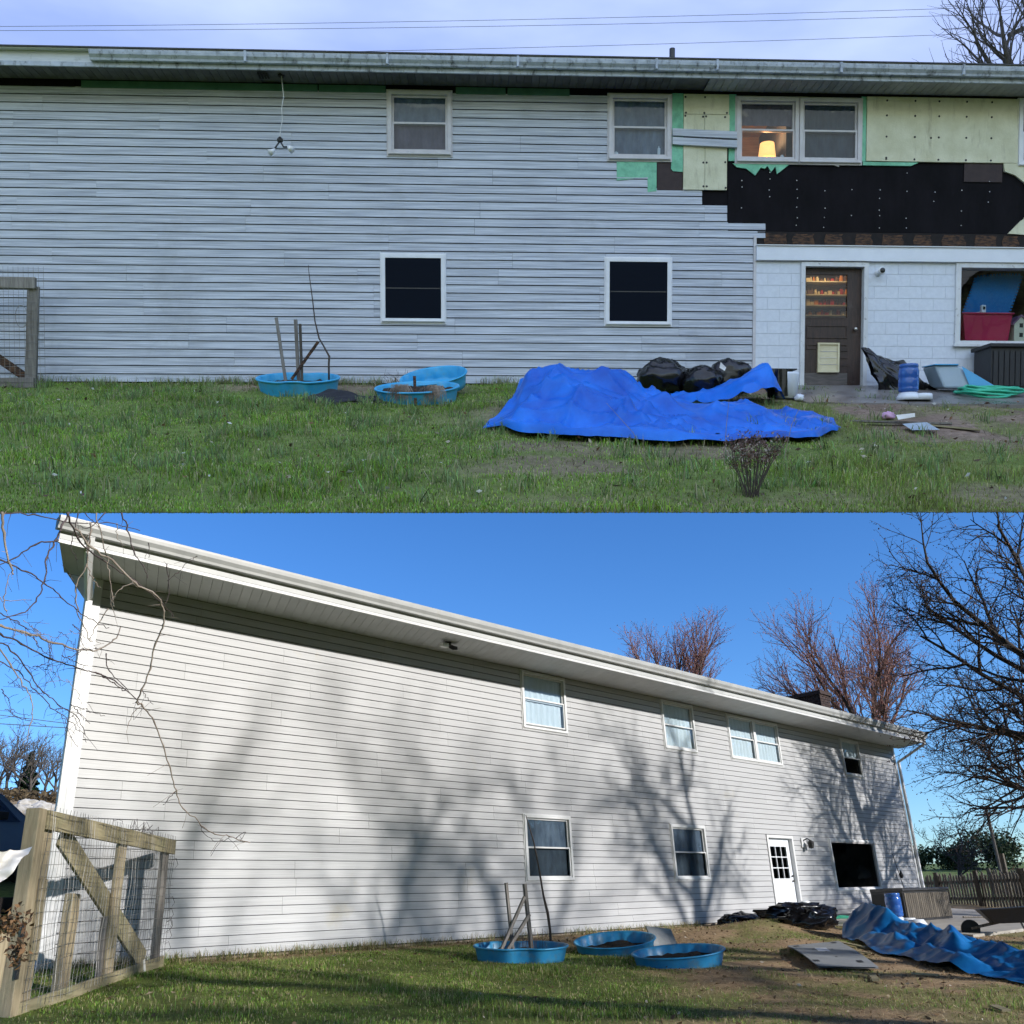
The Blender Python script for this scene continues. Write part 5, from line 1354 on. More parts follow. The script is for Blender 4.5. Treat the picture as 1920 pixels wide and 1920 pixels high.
# picket fence beyond the patio
def fence(label, a, b, n, h, m, group=None, gaps=()):
    a = Vector(a); b = Vector(b)
    d = (b - a); L_ = d.length; d.normalize()
    t = thing('picket_fence', label, 'fence', a)
    rg = random.Random(int(L_ * 10))
    nrm = Vector((-d.y, d.x, 0)).normalized()
    pic = MB()
    w = L_ / n * .62
    pic.add([(-w / 2, -.012, 0), (w / 2, -.012, 0), (w / 2, -.012, h * .94), (0, -.012, h), (-w / 2, -.012, h * .94), (-w / 2, .012, 0), (w / 2, .012, 0), (w / 2, .012, h * .94), (0, .012, h), (-w / 2, .012, h * .94)],
            [(0, 1, 2, 3, 4), (9, 8, 7, 6, 5), (0, 4, 9, 5), (1, 6, 7, 2), (2, 7, 8, 3), (3, 8, 9, 4)])
    base = None
    az = math.atan2(d.y, d.x)
    for k in range(n):
        p = d * (L_ * (k + .5) / n)
        if base is None:
            base = pic.build('picket', m, t, loc=p); o = base
        else:
            o = link('picket', base.data, t, 0, p)
        o.rotation_euler = (rg.uniform(-.02, .02), rg.uniform(-.03, .03), az)
        o.scale = (1, 1, rg.uniform(.93, 1.05))
    for z in (.25, .75):
        MB().bar(nrm * .05 + Vector((0, 0, h * z)), d * L_ + nrm * .05 + Vector((0, 0, h * z)), .05, .09).build('rail', m, t)
    for k in range(int(L_ / 2.4) + 2):
        p = d * min(L_, k * 2.4) - nrm * .08
        MB().bar(p + Vector((0, 0, -.3)), p + Vector((0, 0, h * 1.06)), .13, .13).build('post', m, t)
    return t
fence('dark weathered picket fence right of the house corner', (32.4, 3.2, .05), (28.1, -2.7, -.1), 44, 1.14, MT['wood_dark'])
fence('dark picket fence panel farther right at the edge of the field', (36.5, 1.2, .2), (30.6, -4.6, -.1), 40, 1.1, MT['wood_dark'])
t = thing('tall_post', 'tall thin post standing at the fence below the big tree', 'post', (29.3, -1.7, -.1))
MB().bar((0, 0, -.3), (0.05, 0, 1.75), .14, .14).build('post', MT['wood_dark'], t)

# ------------------------------------------------------------------ trees
MAPLE = dict(levels=5, len=[2.6, 4.4, 2.6, 1.5, .7], r=.2, kids=[9, 8, 6, 5], steps=[3, 6, 5, 4, 2], wig=[.05, .09, .1, .12, .14], trop=[.1, .05, .06, .07, .08], taper=[.7, .35, .35, .4, .4], first=[.5, .2, .15, .1], ang=[34, 30, 30, 30], short=[.2, .5, .5, .4], rk=[.55, .45, .45, .5], rmin=.011)
REDS = dict(p=1.0, n=2, sp=.04, s=.034, c=[(.26, .09, .075), (.34, .13, .1), (.2, .07, .055)])
bare_tree('maple_tree', 'upright tree with reddish buds behind the roof, left of the chimney', 'tree', (33.8, 14.0, 5.8), 7, dict(MAPLE, len=[3.8, 5.8, 3.0, 1.6, .8], kids=[9, 8, 6, 4], ang=[20, 24, 26, 28]), MT['bark'], MT['twig_red'], REDS)
bare_tree('maple_tree', 'wide tree with reddish buds behind the chimney', 'tree', (35.6, 4.6, 3.6), 12, dict(MAPLE, len=[3.4, 6.6, 4.0, 2.1, .9], kids=[10, 8, 7, 4], ang=[38, 32, 32, 32]), MT['bark_dark'], MT['twig_red'], REDS)
BIG = dict(levels=5, len=[5.2, 5.6, 3.1, 1.7, .75], r=.42, kids=[9, 7, 7, 6], steps=[5, 9, 7, 5, 3], wig=[.06, .13, .17, .2, .22], trop=[.05, .0, .02, .03, .05], taper=[.65, .3, .3, .35, .4], first=[.3, .25, .15, .1], ang=[66, 42, 45, 45], short=[.15, .5, .5, .4], rk=[.42, .5, .45, .5], rmin=.011)
BROWNS = dict(p=.9, n=2, sp=.05, s=.032, c=[(.1, .06, .045), (.16, .09, .06), (.2, .11, .08)])
bare_tree('shade_tree', 'big dark spreading tree with crooked limbs at the right edge', 'tree', (24.55, -6.75, -.55), 4, dict(BIG, len=[6.4, 4.4, 2.8, 1.6, .8], kids=[9, 8, 7, 5], r=.36, first=[.45, .25, .15, .1], rk=[.36, .45, .45, .5], wig=[.05, .1, .12, .13, .14], rmin=.009), MT['bark_dark'], MT['bark_dark'], BROWNS, lean=(.02, -.02, 1),
          limbs=[((0, 0, 3.0), (-.75, .6, .22), 4.2, .08), ((0, 0, 4.0), (-.72, .6, .45), 5.4, .10), ((0, 0, 4.6), (-.6, .7, .6), 5.8, .11), ((0, 0, 5.2), (-.7, .5, .8), 6.2, .12), ((0, 0, 5.6), (-.5, .5, 1.0), 6.4, .13), ((0, 0, 5.8), (-.25, .15, 1.0), 6.0, .13)])
bare_tree('orchard_tree', 'small bare tree in the field behind the picket fence', 'tree', (45.3, 5.8, .9), 19, dict(BIG, len=[1.8, 2.4, 1.5, .9, .5], r=.13, kids=[6, 5, 4, 4], rmin=.014), MT['bark_dark'], MT['bark_dark'])
def shrub(label, loc, w, h, seed):
    t = thing('evergreen_shrub', label, 'shrub', loc)
    rc = np.random.RandomState(seed)
    MB().tube([(0, 0, -.2), (0, 0, h * .6)], [.1, .04], 6).build('trunk', MT['bark_dark'], t)
    cb = np.stack([rc.normal(0, w * .35, 9), rc.normal(0, w * .35, 9), rc.uniform(.25, .8, 9) * h], 1)
    i = rc.randint(0, 9, 3200)
    Pn = cb[i] + rc.normal(0, 1, (3200, 3)) * np.array([w * .2, w * .2, h * .16])
    Pn[:, 2] = np.maximum(Pn[:, 2], .02)
    flakes('crown', Pn, rc.uniform(.07, .17, 3200), np.array([[.035, .055, .025]]) * rc.uniform(.5, 1.7, (3200, 1)), rc, 'attr_flat', t, flat=.8)
for k, (xx, yy, w, h) in enumerate(((63.2, 15.5, 1.5, 1.7), (64.2, 12.6, 1.9, 1.9), (64.9, 10.0, 2.3, 2.7), (66.5, 7.0, 1.6, 1.6))):
    shrub(['low dark evergreen shrub beside the house corner across the field', 'dark evergreen shrub in the middle of the row across the field', 'largest dark evergreen in the row across the field', 'small evergreen at the right end of the row across the field'][k], (xx, yy, float(G(xx, yy)) - .1), w, h, 90 + k)
t = thing('utility_pole', 'thin utility pole standing across the field at the right', 'utility pole', (60.2, 8.6, float(G(60.2, 8.6)) - .2))
MB().tube([(0, 0, 0), (0, 0, 4.2)], .11, 8).build('pole', MT['bark'], t)
MB().box(-.05, .05, -.8, .8, 3.8, 3.92).build('crossarm', MT['bark'], t)
# trees of the yard on the sun side: their shadows fall across the wall
SH = dict(BIG, len=[6.0, 5.2, 3.0, 1.6, .8], kids=[8, 5, 5, 4], first=[.58, .25, .15, .1], ang=[52, 42, 45, 45], rmin=.016)
def shade(label, x, y, z, seed, trunk, limb, r, lean=(0, 0, 1), **k):
    bare_tree('shade_tree', label, 'tree', (x, y, z), seed, dict(SH, len=[trunk, limb, limb * .55, limb * .3, .9], r=r, **k), MT['bark'], MT['bark'], lean=lean, group='yard trees behind the viewer')
shade('tall bare yard tree behind the viewer, nearest to the wall', 16.6, -12.6, -1.2, 31, 8.2, 4.4, .32, lean=(-.1, 0, 1))
shade('bare yard tree behind the viewer, second from the wall', 12.2, -16.5, -1.5, 33, 8.6, 4.6, .22, rmin=.01, lean=(-.34, 0, 1))
shade('bare yard tree behind the viewer, third from the wall', 8.7, -19.5, -1.6, 35, 10.0, 5.0, .26, rmin=.01, lean=(-.3, 0, 1))
shade('bare yard tree behind the viewer, farthest from the wall', 14.4, -21.0, -1.7, 37, 11.0, 5.6, .28, rmin=.014, lean=(-.08, 0, 1))
# the wood that closes the view on the sun side (mirrored in the window panes)
hw = np.random.RandomState(55)
n = 16000
u_ = hw.rand(n)
hx = np.interp(u_, [0, .35, .7, 1], [50, 56, 52, 30]) + hw.normal(0, 2.5, n)
hy = np.interp(u_, [0, .35, .7, 1], [-6, -26, -48, -72]) + hw.normal(0, 2.5, n)
hz = G(hx, hy) + hw.rand(n) ** .8 * (7.5 + 4 * fbm(hx * .2, hy * .2, 5))
hc = np.array([[.05, .045, .03]]) * hw.uniform(.4, 1.6, (n, 1))
kind(tag(flakes('far_wood', np.stack([hx, hy, hz], 1), hw.uniform(.35, .9, n), hc, hw, flat=1.0), 'brown wood at the far side of the yard behind the viewer', 'wood'), 'stuff')
# =================================================================== THE OVERCAST DAY
# everything below is built upright in its own axes (x along the wall, y into the house, z up)
# and moved as a rigid whole at the end
place(DULL)
SL = .25                                     # the yard falls away from the wall
FRONT = -8.22
def GU(x, y):
    x = np.asarray(x, float); y = np.asarray(y, float)
    z = SL * np.minimum(y, 0)
    calm = sstep(FRONT + .05, FRONT + 1.0, y) * sstep(.0, -.35, y)
    z = z + ((fbm(x * .8 + 5, y * .8, 103) - .5) * .16 + (fbm(x * 3, y * 3, 105, 3) - .5) * .05) * calm
    z = z - np.maximum(0, y) * 0
    return z
def guz(x, y): return float(GU(x, y))
def dirt_u(x, y):
    x = np.asarray(x, float); y = np.asarray(y, float)
    n = fbm(x * .8 + 9, y * .8, 121)
    d = .7 * sstep(.52, .7, fbm(x * .55 + 3, y * .9, 141)) * sstep(-2.5, .5, x)
    d = np.maximum(d, .0) + 0 * d
    d = np.maximum(d, .8 * np.exp(-(((x - .2) / 1.0) ** 2 + ((y + 3.2) / 1.4) ** 2)))
    d0 = d
    d = sstep(2.6, 4.8, x + .25 * (y + 4) + 2.2 * (n - .5)) * sstep(-6.6, -4.6, y + 1.6 * (n - .5))
    d = d * (.35 + .65 * sstep(.38, .55, fbm(x * 1.6, y * 1.6, 131)))
    d = np.maximum(d, d0)
    d = np.maximum(d, .75 * sstep(-7.6, -6.4, y) * sstep(-7.0, -8.2, y * 1.0) * 0)
    d = np.maximum(d, sstep(-1.5, -.7, y) * sstep(-4.9, -4.1, x) * sstep(-.3, -1.2, x) * .85)
    d = np.maximum(d, .4 * sstep(-7.2, -8.0, y + 1.2 * (n - .5)) * sstep(-1.2, .4, x))
    return np.clip(d + (n - .5) * .3, 0, 1)

ux = np.arange(-11, 11.01, .14)
uy = np.concatenate([np.arange(FRONT, .02, .12), [.4, 2.0, 4.0]])
ground_mesh('yard', ux, uy, GU, dirt_u, ((.12, .17, .04), (.17, .22, .06)), ((.17, .12, .09), (.3, .22, .165)), MT['ground'])
# earth under the turf: a wedge that thins to the front edge
eb = MB().hexa([(-11, FRONT + 3.5, SL * (FRONT + 3.5) - .4), (11, FRONT + 3.5, SL * (FRONT + 3.5) - .4), (11, 4, -1.0), (-11, 4, -1.0),
                (-11, FRONT + .5, SL * (FRONT + .5) - .13), (11, FRONT + .5, SL * (FRONT + .5) - .13), (11, 4, -.12), (-11, 4, -.12)])
kind(eb.build('subsoil', MT['soil']), 'structure')

rs = np.random.RandomState(23)
def sc_u(n, x0, x1, y0, y1, keep):
    return scatter(n, x0, x1, y0, y1, keep, GU)
x, y, z = sc_u(330000, -8.6, 8.8, FRONT + .03, -.05, lambda x, y: (1 - dirt_u(x, y)) ** 1.5 * (.35 + .65 * sstep(.3, .6, fbm(x * 1.5, y * 1.5, 161))) * (np.abs(x + .3) < 4.2 + .30 * (y - FRONT + 8) * .5 + .9))
ex = rs.uniform(-6.3, 6.3, 9000); ey = FRONT + .004 + rs.rand(9000) ** 2 * .3
x = np.concatenate([x, ex]); y = np.concatenate([y, ey]); z = np.concatenate([z, GU(ex, ey)])
tall = .55 + 1.3 * sstep(.5, .8, fbm(x * 1.3, y * 1.3, 171))
cb = greens(len(x), (.2, .33, .045), .38, .16, (.5, .45, .25))
dryz = sstep(1.0, 4.5, x)[:, None] * .5
cb = cb * (.55 + .95 * fbm(x * .7, y * 1.1, 191))[:, None]
cb = cb * (1 - dryz) + np.array([[.32, .3, .12]]) * dryz
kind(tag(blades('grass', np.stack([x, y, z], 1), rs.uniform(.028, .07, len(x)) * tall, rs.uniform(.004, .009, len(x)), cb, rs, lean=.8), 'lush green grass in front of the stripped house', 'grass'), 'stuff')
wx = np.repeat(np.concatenate([rs.uniform(-8.4, 4, 150), rs.uniform(-5, -1, 60)]), 18); wx = wx + rs.normal(0, .05, len(wx))
wy = -.06 - np.abs(rs.normal(0, .12, len(wx)))
kind(tag(blades('wall_tufts', np.stack([wx, wy, GU(wx, wy)], 1), rs.uniform(.05, .2, len(wx)), rs.uniform(.004, .009, len(wx)), greens(len(wx), (.2, .25, .09), .35, .4, (.42, .36, .22)), rs, lean=.9), 'rank grass tufts along the foot of the weathered siding', 'grass'), 'stuff')
# coarse tufts
cx = rs.uniform(-8, 6, 700); cy = rs.uniform(FRONT + .3, -.15, 700)
k = rs.rand(700) < (1 - dirt_u(cx, cy)); cx, cy = cx[k], cy[k]
tx = np.repeat(cx, 26) + rs.normal(0, .06, len(cx) * 26); ty = np.clip(np.repeat(cy, 26) + rs.normal(0, .06, len(cx) * 26), FRONT + .05, -.06)
kind(tag(blades('grass_tufts', np.stack([tx, ty, GU(tx, ty)], 1), rs.uniform(.07, .19, len(tx)), rs.uniform(.006, .011, len(tx)), greens(len(tx), (.2, .29, .1), .3, .12, (.42, .38, .22)), rs, lean=.8), 'coarse tufts in the grass in front of the stripped house', 'grass'), 'stuff')
x, y, z = sc_u(30000, -8, 8.5, FRONT + .1, -.1, lambda x, y: .03 + .97 * dirt_u(x, y) * sstep(.4, .65, fbm(x, y, 181)))
kind(tag(blades('straw', np.stack([x, y, z + .006], 1), rs.uniform(.04, .13, len(x)), rs.uniform(.004, .008, len(x)), np.array([[.2, .15, .09]]) * rs.uniform(.5, 1.4, (len(x), 1)), rs, lean=2.0, flat=.3), 'dry straw and dead grass on the worn earth before the stripped house', 'straw'), 'stuff')
x, y, z = sc_u(800, -8, 8, FRONT + .2, -.4, lambda x, y: 1 + 0 * x)
cc = np.array([(.2, .11, .06), (.1, .06, .045), (.45, .4, .3), (.62, .6, .55)])[rs.choice(4, len(x), p=[.3, .35, .2, .15])]
kind(tag(flakes('leaf_litter', np.stack([x, y, z + .05], 1), rs.uniform(.012, .04, len(x)), cc, rs), 'scattered dead leaves and chips on the grass before the stripped house', 'leaves'), 'stuff')

# ------------------------------------------------------------------ the stripped house
H2 = thing('house', 'two-storey house with weathered grey siding, cladding half stripped off on the right', 'house', (0, 0, 0))
rng = random.Random(17)
ZU = 4.75
UX0, UX1 = -9.2, 10.6
A1 = (-1.985, -.975, 3.65, 4.66)
A2 = (1.565, 2.575, 3.625, 4.665)
A3 = (3.65, 4.675, 3.615, 4.655)
A4 = (4.685, 5.71, 3.615, 4.655)
A5 = (8.34, 9.36, 3.62, 4.70)
B1 = (-2.105, -1.085, .995, 2.08)
B2 = (1.525, 2.595, .975, 2.055)
DU = (4.74, 5.86, -.02, 2.02)
PU = (7.33, 9.25, .69, 2.03)
ops = [A1, A2, A3, A4, A5, B1, B2, DU, PU]
cut = [(o[0] + .05, o[1] - .05, o[2] + (.05 if o[2] > .1 else -.2), o[3] - .05) for o in ops]
mb = plate(MB(), UX0, UX1, -.06, ZU + .02, cut, .008, .14)
for xa in (UX0, UX1):
    mb.add([(xa, .008, -.1), (xa, 4, -.1), (xa, 4, 5.9), (xa, .008, ZU + .1)], [(0, 1, 2, 3)])
mb.add([(UX0, 4, -.1), (UX1, 4, -.1), (UX1, 4, 5.9), (UX0, 4, 5.9)], [(0, 1, 2, 3)])
wall2 = mb.build('wall', MT['tar'], H2)
LAP = .1325
# right-hand end of each double course, stepping back as the cladding was torn away
def xr(r):
    z = r * LAP
    if z < 2.35: return 3.955
    if z < 2.6: return 4.15
    if z < 2.86: return 3.515
    if z < 3.1: return 3.10
    if z < 3.35: return 2.21
    if z < 3.55: return 1.70
    return 1.60
siding(wall2, UX0 + .02, 4.0, .01, 35, LAP, ops, MT['siding_old'], rng, xr=xr, gap=.013)
MB().box(3.955, 4.0, -.03, .02, .0, 2.44).build('corner_trim', MT['trim_old'], H2)
MB().box(UX0, 3.95, -.004, .1, -.12, -.002).build('foundation', MT['found'], H2)
# strip above the top course: torn foam with eave shade in its colour, and paper
MB().box(-9.2, -6.9, -.012, .004, 4.64, 4.74).build('building_paper', MT['tar'], H2)
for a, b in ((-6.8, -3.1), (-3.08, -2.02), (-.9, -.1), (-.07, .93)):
    MB().box(a, b, -.012, .004, 4.63, 4.74).build('foam_strip', MT['foam_eave_shade'], H2)
# one loose double course bridging two windows
lp = MB()
for k, (za, zb_) in enumerate(((3.86, 3.99), (4.0, 4.13))):
    lp.hexa([(2.60, -.07, za + .01), (3.645, -.09, za - .03), (3.645, -.03, za - .03), (2.60, -.03, za + .01), (2.60, -.055, zb_), (3.645, -.075, zb_ - .045), (3.645, -.03, zb_ - .045), (2.60, -.03, zb_)])
lp.build('loose_siding_panel', MT['siding_old'], H2)
# foam boards, fibreboard, tar paper
def board(name, pts, y0, y1, m): return MB().poly(pts, y0, y1).build(name, m, H2)
board('foam_board', [(1.70, 3.30), (2.205, 3.36), (2.205, 3.12), (2.35, 3.14), (2.35, 3.60), (1.70, 3.60)], -.016, .004, MT['foam_green'])
board('fibreboard', [(2.36, 3.15), (2.78, 3.15), (2.78, 3.63), (2.36, 3.63)], -.008, .004, MT['fibre'])
board('foam_board', [(2.585, 3.50), (2.62, 3.46), (2.78, 3.45), (2.78, 4.70), (2.60, 4.70), (2.59, 3.6)], -.02, -.009, MT['foam_green'])
board('foam_board', [(3.53, 3.64), (3.645, 3.64), (3.645, 4.70), (3.53, 4.70)], -.016, .004, MT['foam_green'])
def cream(x0, x1, z0, z1, nails, y=-.03):
    b = MB().box(x0, x1, y, .004, z0, z1).build('foam_board', MT['foam_cream'], H2, bevel=.003)
    nm = None
    for nx, nz in nails:
        if nm is None:
            nm = MB().lathe([(.002, .006), (.016, .005), (.018, 0), (.002, 0)], 8)
            nm.v = [(v[0], -v[2], v[1]) for v in nm.v]
            o = nm.build('fastener', MT['nail'], b, loc=(nx, y, nz)); nm = o
        else:
            link('fastener', nm.data, b, 0, (nx, y, nz))
    return b
cream(2.785, 3.525, 4.372, 4.69, [(2.81, 4.64), (3.13, 4.64), (2.82, 4.39), (3.12, 4.39), (3.49, 4.395)])
cream(2.785, 3.125, 4.06, 4.366, [(2.81, 4.34), (3.1, 4.33)])
cream(3.13, 3.535, 4.06, 4.366, [(3.15, 4.335), (3.46, 4.33)])
cream(2.785, 3.135, 3.165, 3.90, [(3.11, 3.6), (3.115, 3.22)])
cream(3.14, 3.50, 3.165, 3.90, [(3.165, 3.6), (3.17, 3.22), (3.47, 3.61), (3.48, 3.2)])
nl = []
for i, nx in enumerate((6.13, 6.6, 7.0, 7.46, 7.88)):
    nl += [(nx, 4.64), (nx, 4.40), (nx, 4.06), (nx, 3.68 + .02)]
nl += [(6.87, 4.05), (6.13, 3.72)]
cream(5.80, 8.335, 3.665, 4.70, nl)
cream(9.37, 10.56, 2.55, 4.70, [(9.5, 4.6), (9.95, 4.6), (10.4, 4.6), (9.5, 3.8), (9.95, 3.8), (10.4, 3.8), (9.5, 2.7), (10.4, 2.7)])
cream(8.61, 9.365, 2.55, 3.61, [(8.75, 3.5), (9.2, 3.5), (8.75, 2.7), (9.2, 2.7)])
board('foam_board', [(5.715, 3.66), (5.795, 3.66), (5.795, 4.70), (5.715, 4.70)], -.016, .004, MT['foam_green'])
# torn green foam under the double window
board('torn_foam', [(3.60, 3.60), (3.66, 3.54), (3.82, 3.52), (3.97, 3.41), (4.06, 3.54), (4.13, 3.52), (4.17, 3.57), (4.23, 3.47), (4.30, 3.56), (4.33, 3.44), (4.55, 3.61)], -.018, .004, MT['foam_green'])
board('torn_foam', [(5.75, 3.60), (6.55, 3.60), (6.68, 3.655), (5.75, 3.655)], -.018, .004, MT['foam_green'])
board('torn_foam', [(4.85, 3.595), (5.25, 3.60), (5.35, 3.57), (5.36, 3.61), (4.85, 3.612)], -.018, .004, MT['trim_old'])
board('foam_board', [(8.10, 3.66), (8.6, 3.66), (8.6, 2.50), (8.2, 2.52), (8.42, 2.74), (8.45, 2.75), (8.58, 2.95), (8.56, 3.15), (8.46, 3.35), (8.30, 3.47), (8.12, 3.53)], -.028, .004, MT['foam_cream'])
board('tar_paper_sheet', [(3.53, 2.52), (8.2, 2.52), (8.2, 3.2), (7.2, 3.22), (3.53, 3.2)], -.006, .004, MT['tar'])
board('fibreboard', [(7.45, 3.36), (8.09, 3.36), (8.09, 3.66), (7.45, 3.66)], -.007, .004, MT['fibre'])
# nail heads along the studs
hd = None
rn = random.Random(4)
for k in range(10):
    sx = 3.75 + k * .458
    for j in range(7):
        if rn.random() < .35: continue
        zz = 2.62 + j * .145 + rn.uniform(-.03, .03)
        if zz > 3.5: continue
        if hd is None:
            hd = MB().box(-.006, .006, -.006, 0, -.006, .006).build('nail_head', MT['nail_bright'], wall2, loc=(sx, -.007, zz))
        else:
            link('nail_head', hd.data, wall2, 0, (sx + rn.uniform(-.01, .01), -.007, zz))
# rotten rim joist with joist ends
MB().box(4.02, 10.55, -.008, .004, 2.27, 2.515).build('rim_board', MT['rot_dark'], H2)
rn = random.Random(6)
for k in range(13):
    xa = 4.12 + k * .5 + rn.uniform(-.04, .04)
    w = rn.uniform(.24, .38)
    MB().poly([(xa, 2.29), (xa + w, 2.285), (xa + w + rn.uniform(-.02, .03), 2.36), (xa + w - rn.uniform(0, .04), 2.44), (xa + w, 2.485), (xa + w * .5, 2.47 + rn.uniform(0, .03)), (xa + .02, 2.49), (xa - rn.uniform(-.02, .04), 2.39)], -.014, -.009).build('joist_end', MT['rot'], H2)
# white band and painted block wall
MB().box(3.99, 10.58, -.075, .0, 2.035, 2.265).build('band_board', MT['white_board'], H2, bevel=.006)
MB().box(3.985, 10.59, -.095, -.0, 2.266, 2.282).build('drip_edge', MT['trim'], H2)
plate(MB(), 4.0, 10.58, -.1, 2.03, [c for c in (DU, PU)], -.012, .0).build('mortar', MT['mortar'], H2)
bx = random.Random(8)
for c in range(11):
    z0 = -.12 + c * .196
    x = 4.0 - (.2 if c % 2 else 0)
    while x < 10.55:
        a, b = max(x, 4.0), min(x + .392, 10.58)
        za, zb_ = z0, min(z0 + .19, 2.03)
        pcs = [(a, b)]
        for o in (DU, PU):
            if o[2] < zb_ - .02 and o[3] > za + .02:
                nx_ = []
                for (p0, p1) in pcs:
                    if o[0] < p1 and o[1] > p0:
                        if p0 < o[0] - .02: nx_.append((p0, o[0]))
                        if o[1] + .02 < p1: nx_.append((o[1], p1))
                    else: nx_.append((p0, p1))
                pcs = nx_
        for p0, p1 in pcs:
            if p1 - p0 > .03:
                MB().box(p0 + .0008, p1 - .0008, -.0165 - bx.uniform(0, .0012), -.0005, za + .002, zb_).build('block', MT['block'], H2)
        x += .396

# windows of the upper storey; blue-grey curtains put in for the mirrored sky
tw = MT['trim_old']
window(H2, *A1, tw, tw, MT['glass'], MT['curtain_dim'], MT['curtain_plum'], MT['dark'])
window(H2, *A2, tw, tw, MT['glass'], MT['curtain_dim'], MT['curtain_dim'], MT['dark'])
wl = window(H2, *A3, tw, tw, MT['glass'], MT['curtain_plum'], None, MT['room_brown'], up_cover=.40, depth=1.5)
window(H2, *A4, tw, tw, MT['glass'], MT['curtain_slate'], MT['curtain_slate'], MT['dark'])
window(H2, *A5, MT['trim_low'], MT['trim_low'], MT['glass'], MT['curtain_dim'], MT['curtain_dim'], MT['dark'])
for B in (B1, B2):
    wv = window(H2, *B, MT['trim_low'], MT['trim_low'], MT['glass_dark'], None, None, MT['dark'])
    MB().box(B[0] + .064, B[1] - .064, -.040, -.034, B[2] + .064, B[3] - .064).build('insect_screen', MT['screen'], wv)
    MB().box(B[0] + .064, B[1] - .064, -.0415, -.0385, (B[2] + B[3]) / 2 - .008, (B[2] + B[3]) / 2 + .008).build('screen_bar', MT['black_metal'], wv)
# lamp standing inside the left pane of the double window
t = thing('table_lamp', 'lit table lamp with a glowing shade behind the left half of the double window', 'lamp', (4.26, .3, 3.69))
MB().lathe([(.06, 0), (.07, .02), (.02, .05), (.015, .12)], 12).build('foot', MT['cream_wall'], t)
MB().lathe([(.145, .12), (.115, .36), (.112, .36), (.142, .12)], 24).build('lamp_shade', emit_mat('lit_shade', (1.0, .5, .16), 1.25), t, smooth=True)
lb = bpy.data.lights.new('lamp_bulb', 'POINT'); lb.energy = 22; lb.color = (1, .55, .25); lb.shadow_soft_size = .05
lo = bpy.data.objects.new('lamp_bulb', lb); DULL.objects.link(lo); lo.location = (0, 0, .42); lo.parent = t
# things on the sills
for nm, (x0, x1, z0, z1, m) in {'white bottle standing on the sill of the window next to the bare foam': (2.37, 2.43, 3.72, 3.88, 'white_plastic'), 'small white box on the sill of the window next to the bare foam': (1.66, 1.74, 3.72, 3.78, 'white_plastic'), 'small jar beside the lit lamp': (4.4, 4.46, 3.7, 3.77, 'white_plastic')}.items():
    tag(MB().lathe([(.005, 0), ((x1 - x0) / 2, .005), ((x1 - x0) / 2, (z1 - z0) * .75), ((x1 - x0) / 3, (z1 - z0) * .85), ((x1 - x0) / 3, (z1 - z0)), (.005, z1 - z0)], 12, ((x0 + x1) / 2, .06, z0)).build('sill_bottle', MT[m]), nm, 'bottle')

# eave
OU = .5
fx0, fx1 = UX0 - .5, UX1 + .5
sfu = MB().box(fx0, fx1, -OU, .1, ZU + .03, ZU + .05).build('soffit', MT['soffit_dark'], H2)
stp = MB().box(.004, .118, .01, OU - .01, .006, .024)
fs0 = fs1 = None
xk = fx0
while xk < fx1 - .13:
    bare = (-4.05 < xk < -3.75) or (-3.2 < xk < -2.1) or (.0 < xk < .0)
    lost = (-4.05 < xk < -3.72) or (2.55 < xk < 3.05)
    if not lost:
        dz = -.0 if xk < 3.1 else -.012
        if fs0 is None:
            fs0 = stp.build('soffit_strip', MT['soffit_eave_shade'], sfu, loc=(xk, -OU, ZU))
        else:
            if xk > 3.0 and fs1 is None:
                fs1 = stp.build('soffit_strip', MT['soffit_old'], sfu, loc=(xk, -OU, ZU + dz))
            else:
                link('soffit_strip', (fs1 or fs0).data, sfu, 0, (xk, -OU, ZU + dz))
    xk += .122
for a, b in ((-3.98, -3.80), (-2.35 + 1.35, 1.0 - .1)):
    v = MB()
    n = int((b - a) / .045)
    for k in range(n): v.box(a + k * .045, a + k * .045 + .03, -.34, -.16, ZU - .004, ZU + .004)
    if a < -3: v.build('soffit_vent', MT['black'], sfu)
MB().box(fx0, fx1, -OU - .03, -OU, ZU - .035, ZU + .03).build('fascia_strip', MT['gutter_old'], H2)
MB().box(fx0, fx1, -OU - .014, -OU + .01, ZU + .03, ZU + .19).build('fascia', MT['fascia_old'], H2)
gu = gutter('gutter', -6.42, fx1, -OU - .016, ZU + .035, MT['gutter_old'], H2, h=.135, d=.13)
for k, xk in enumerate((-4.1, -1.95, .05, 2.2, 3.15, 5.1, 7.05)):
    MB().box(xk, xk + .035, -OU - .158, -OU - .02, ZU + .03, ZU + .185).build('gutter_joint', MT['gutter_old'], gu)
MB().box(fx0, fx1, -OU - .10, -OU + .02, ZU + .192, ZU + .204).build('drip_edge', MT['trim'], H2)
rfu = MB().hexa([(fx0, -OU - .12, ZU + .205), (fx1, -OU - .12, ZU + .205), (fx1, 4.3, ZU + 1.0), (fx0, 4.3, ZU + 1.0), (fx0, -OU - .12, ZU + .225), (fx1, -OU - .12, ZU + .225), (fx1, 4.3, ZU + 1.03), (fx0, 4.3, ZU + 1.03)]).build('roof', MT['roof'], H2)
MB().lathe([(.05, 0), (.05, .86), (.042, .86), (.042, .1)], 14, (2.83, 1.1, ZU + .35)).build('vent_pipe', MT['black_metal'], rfu)

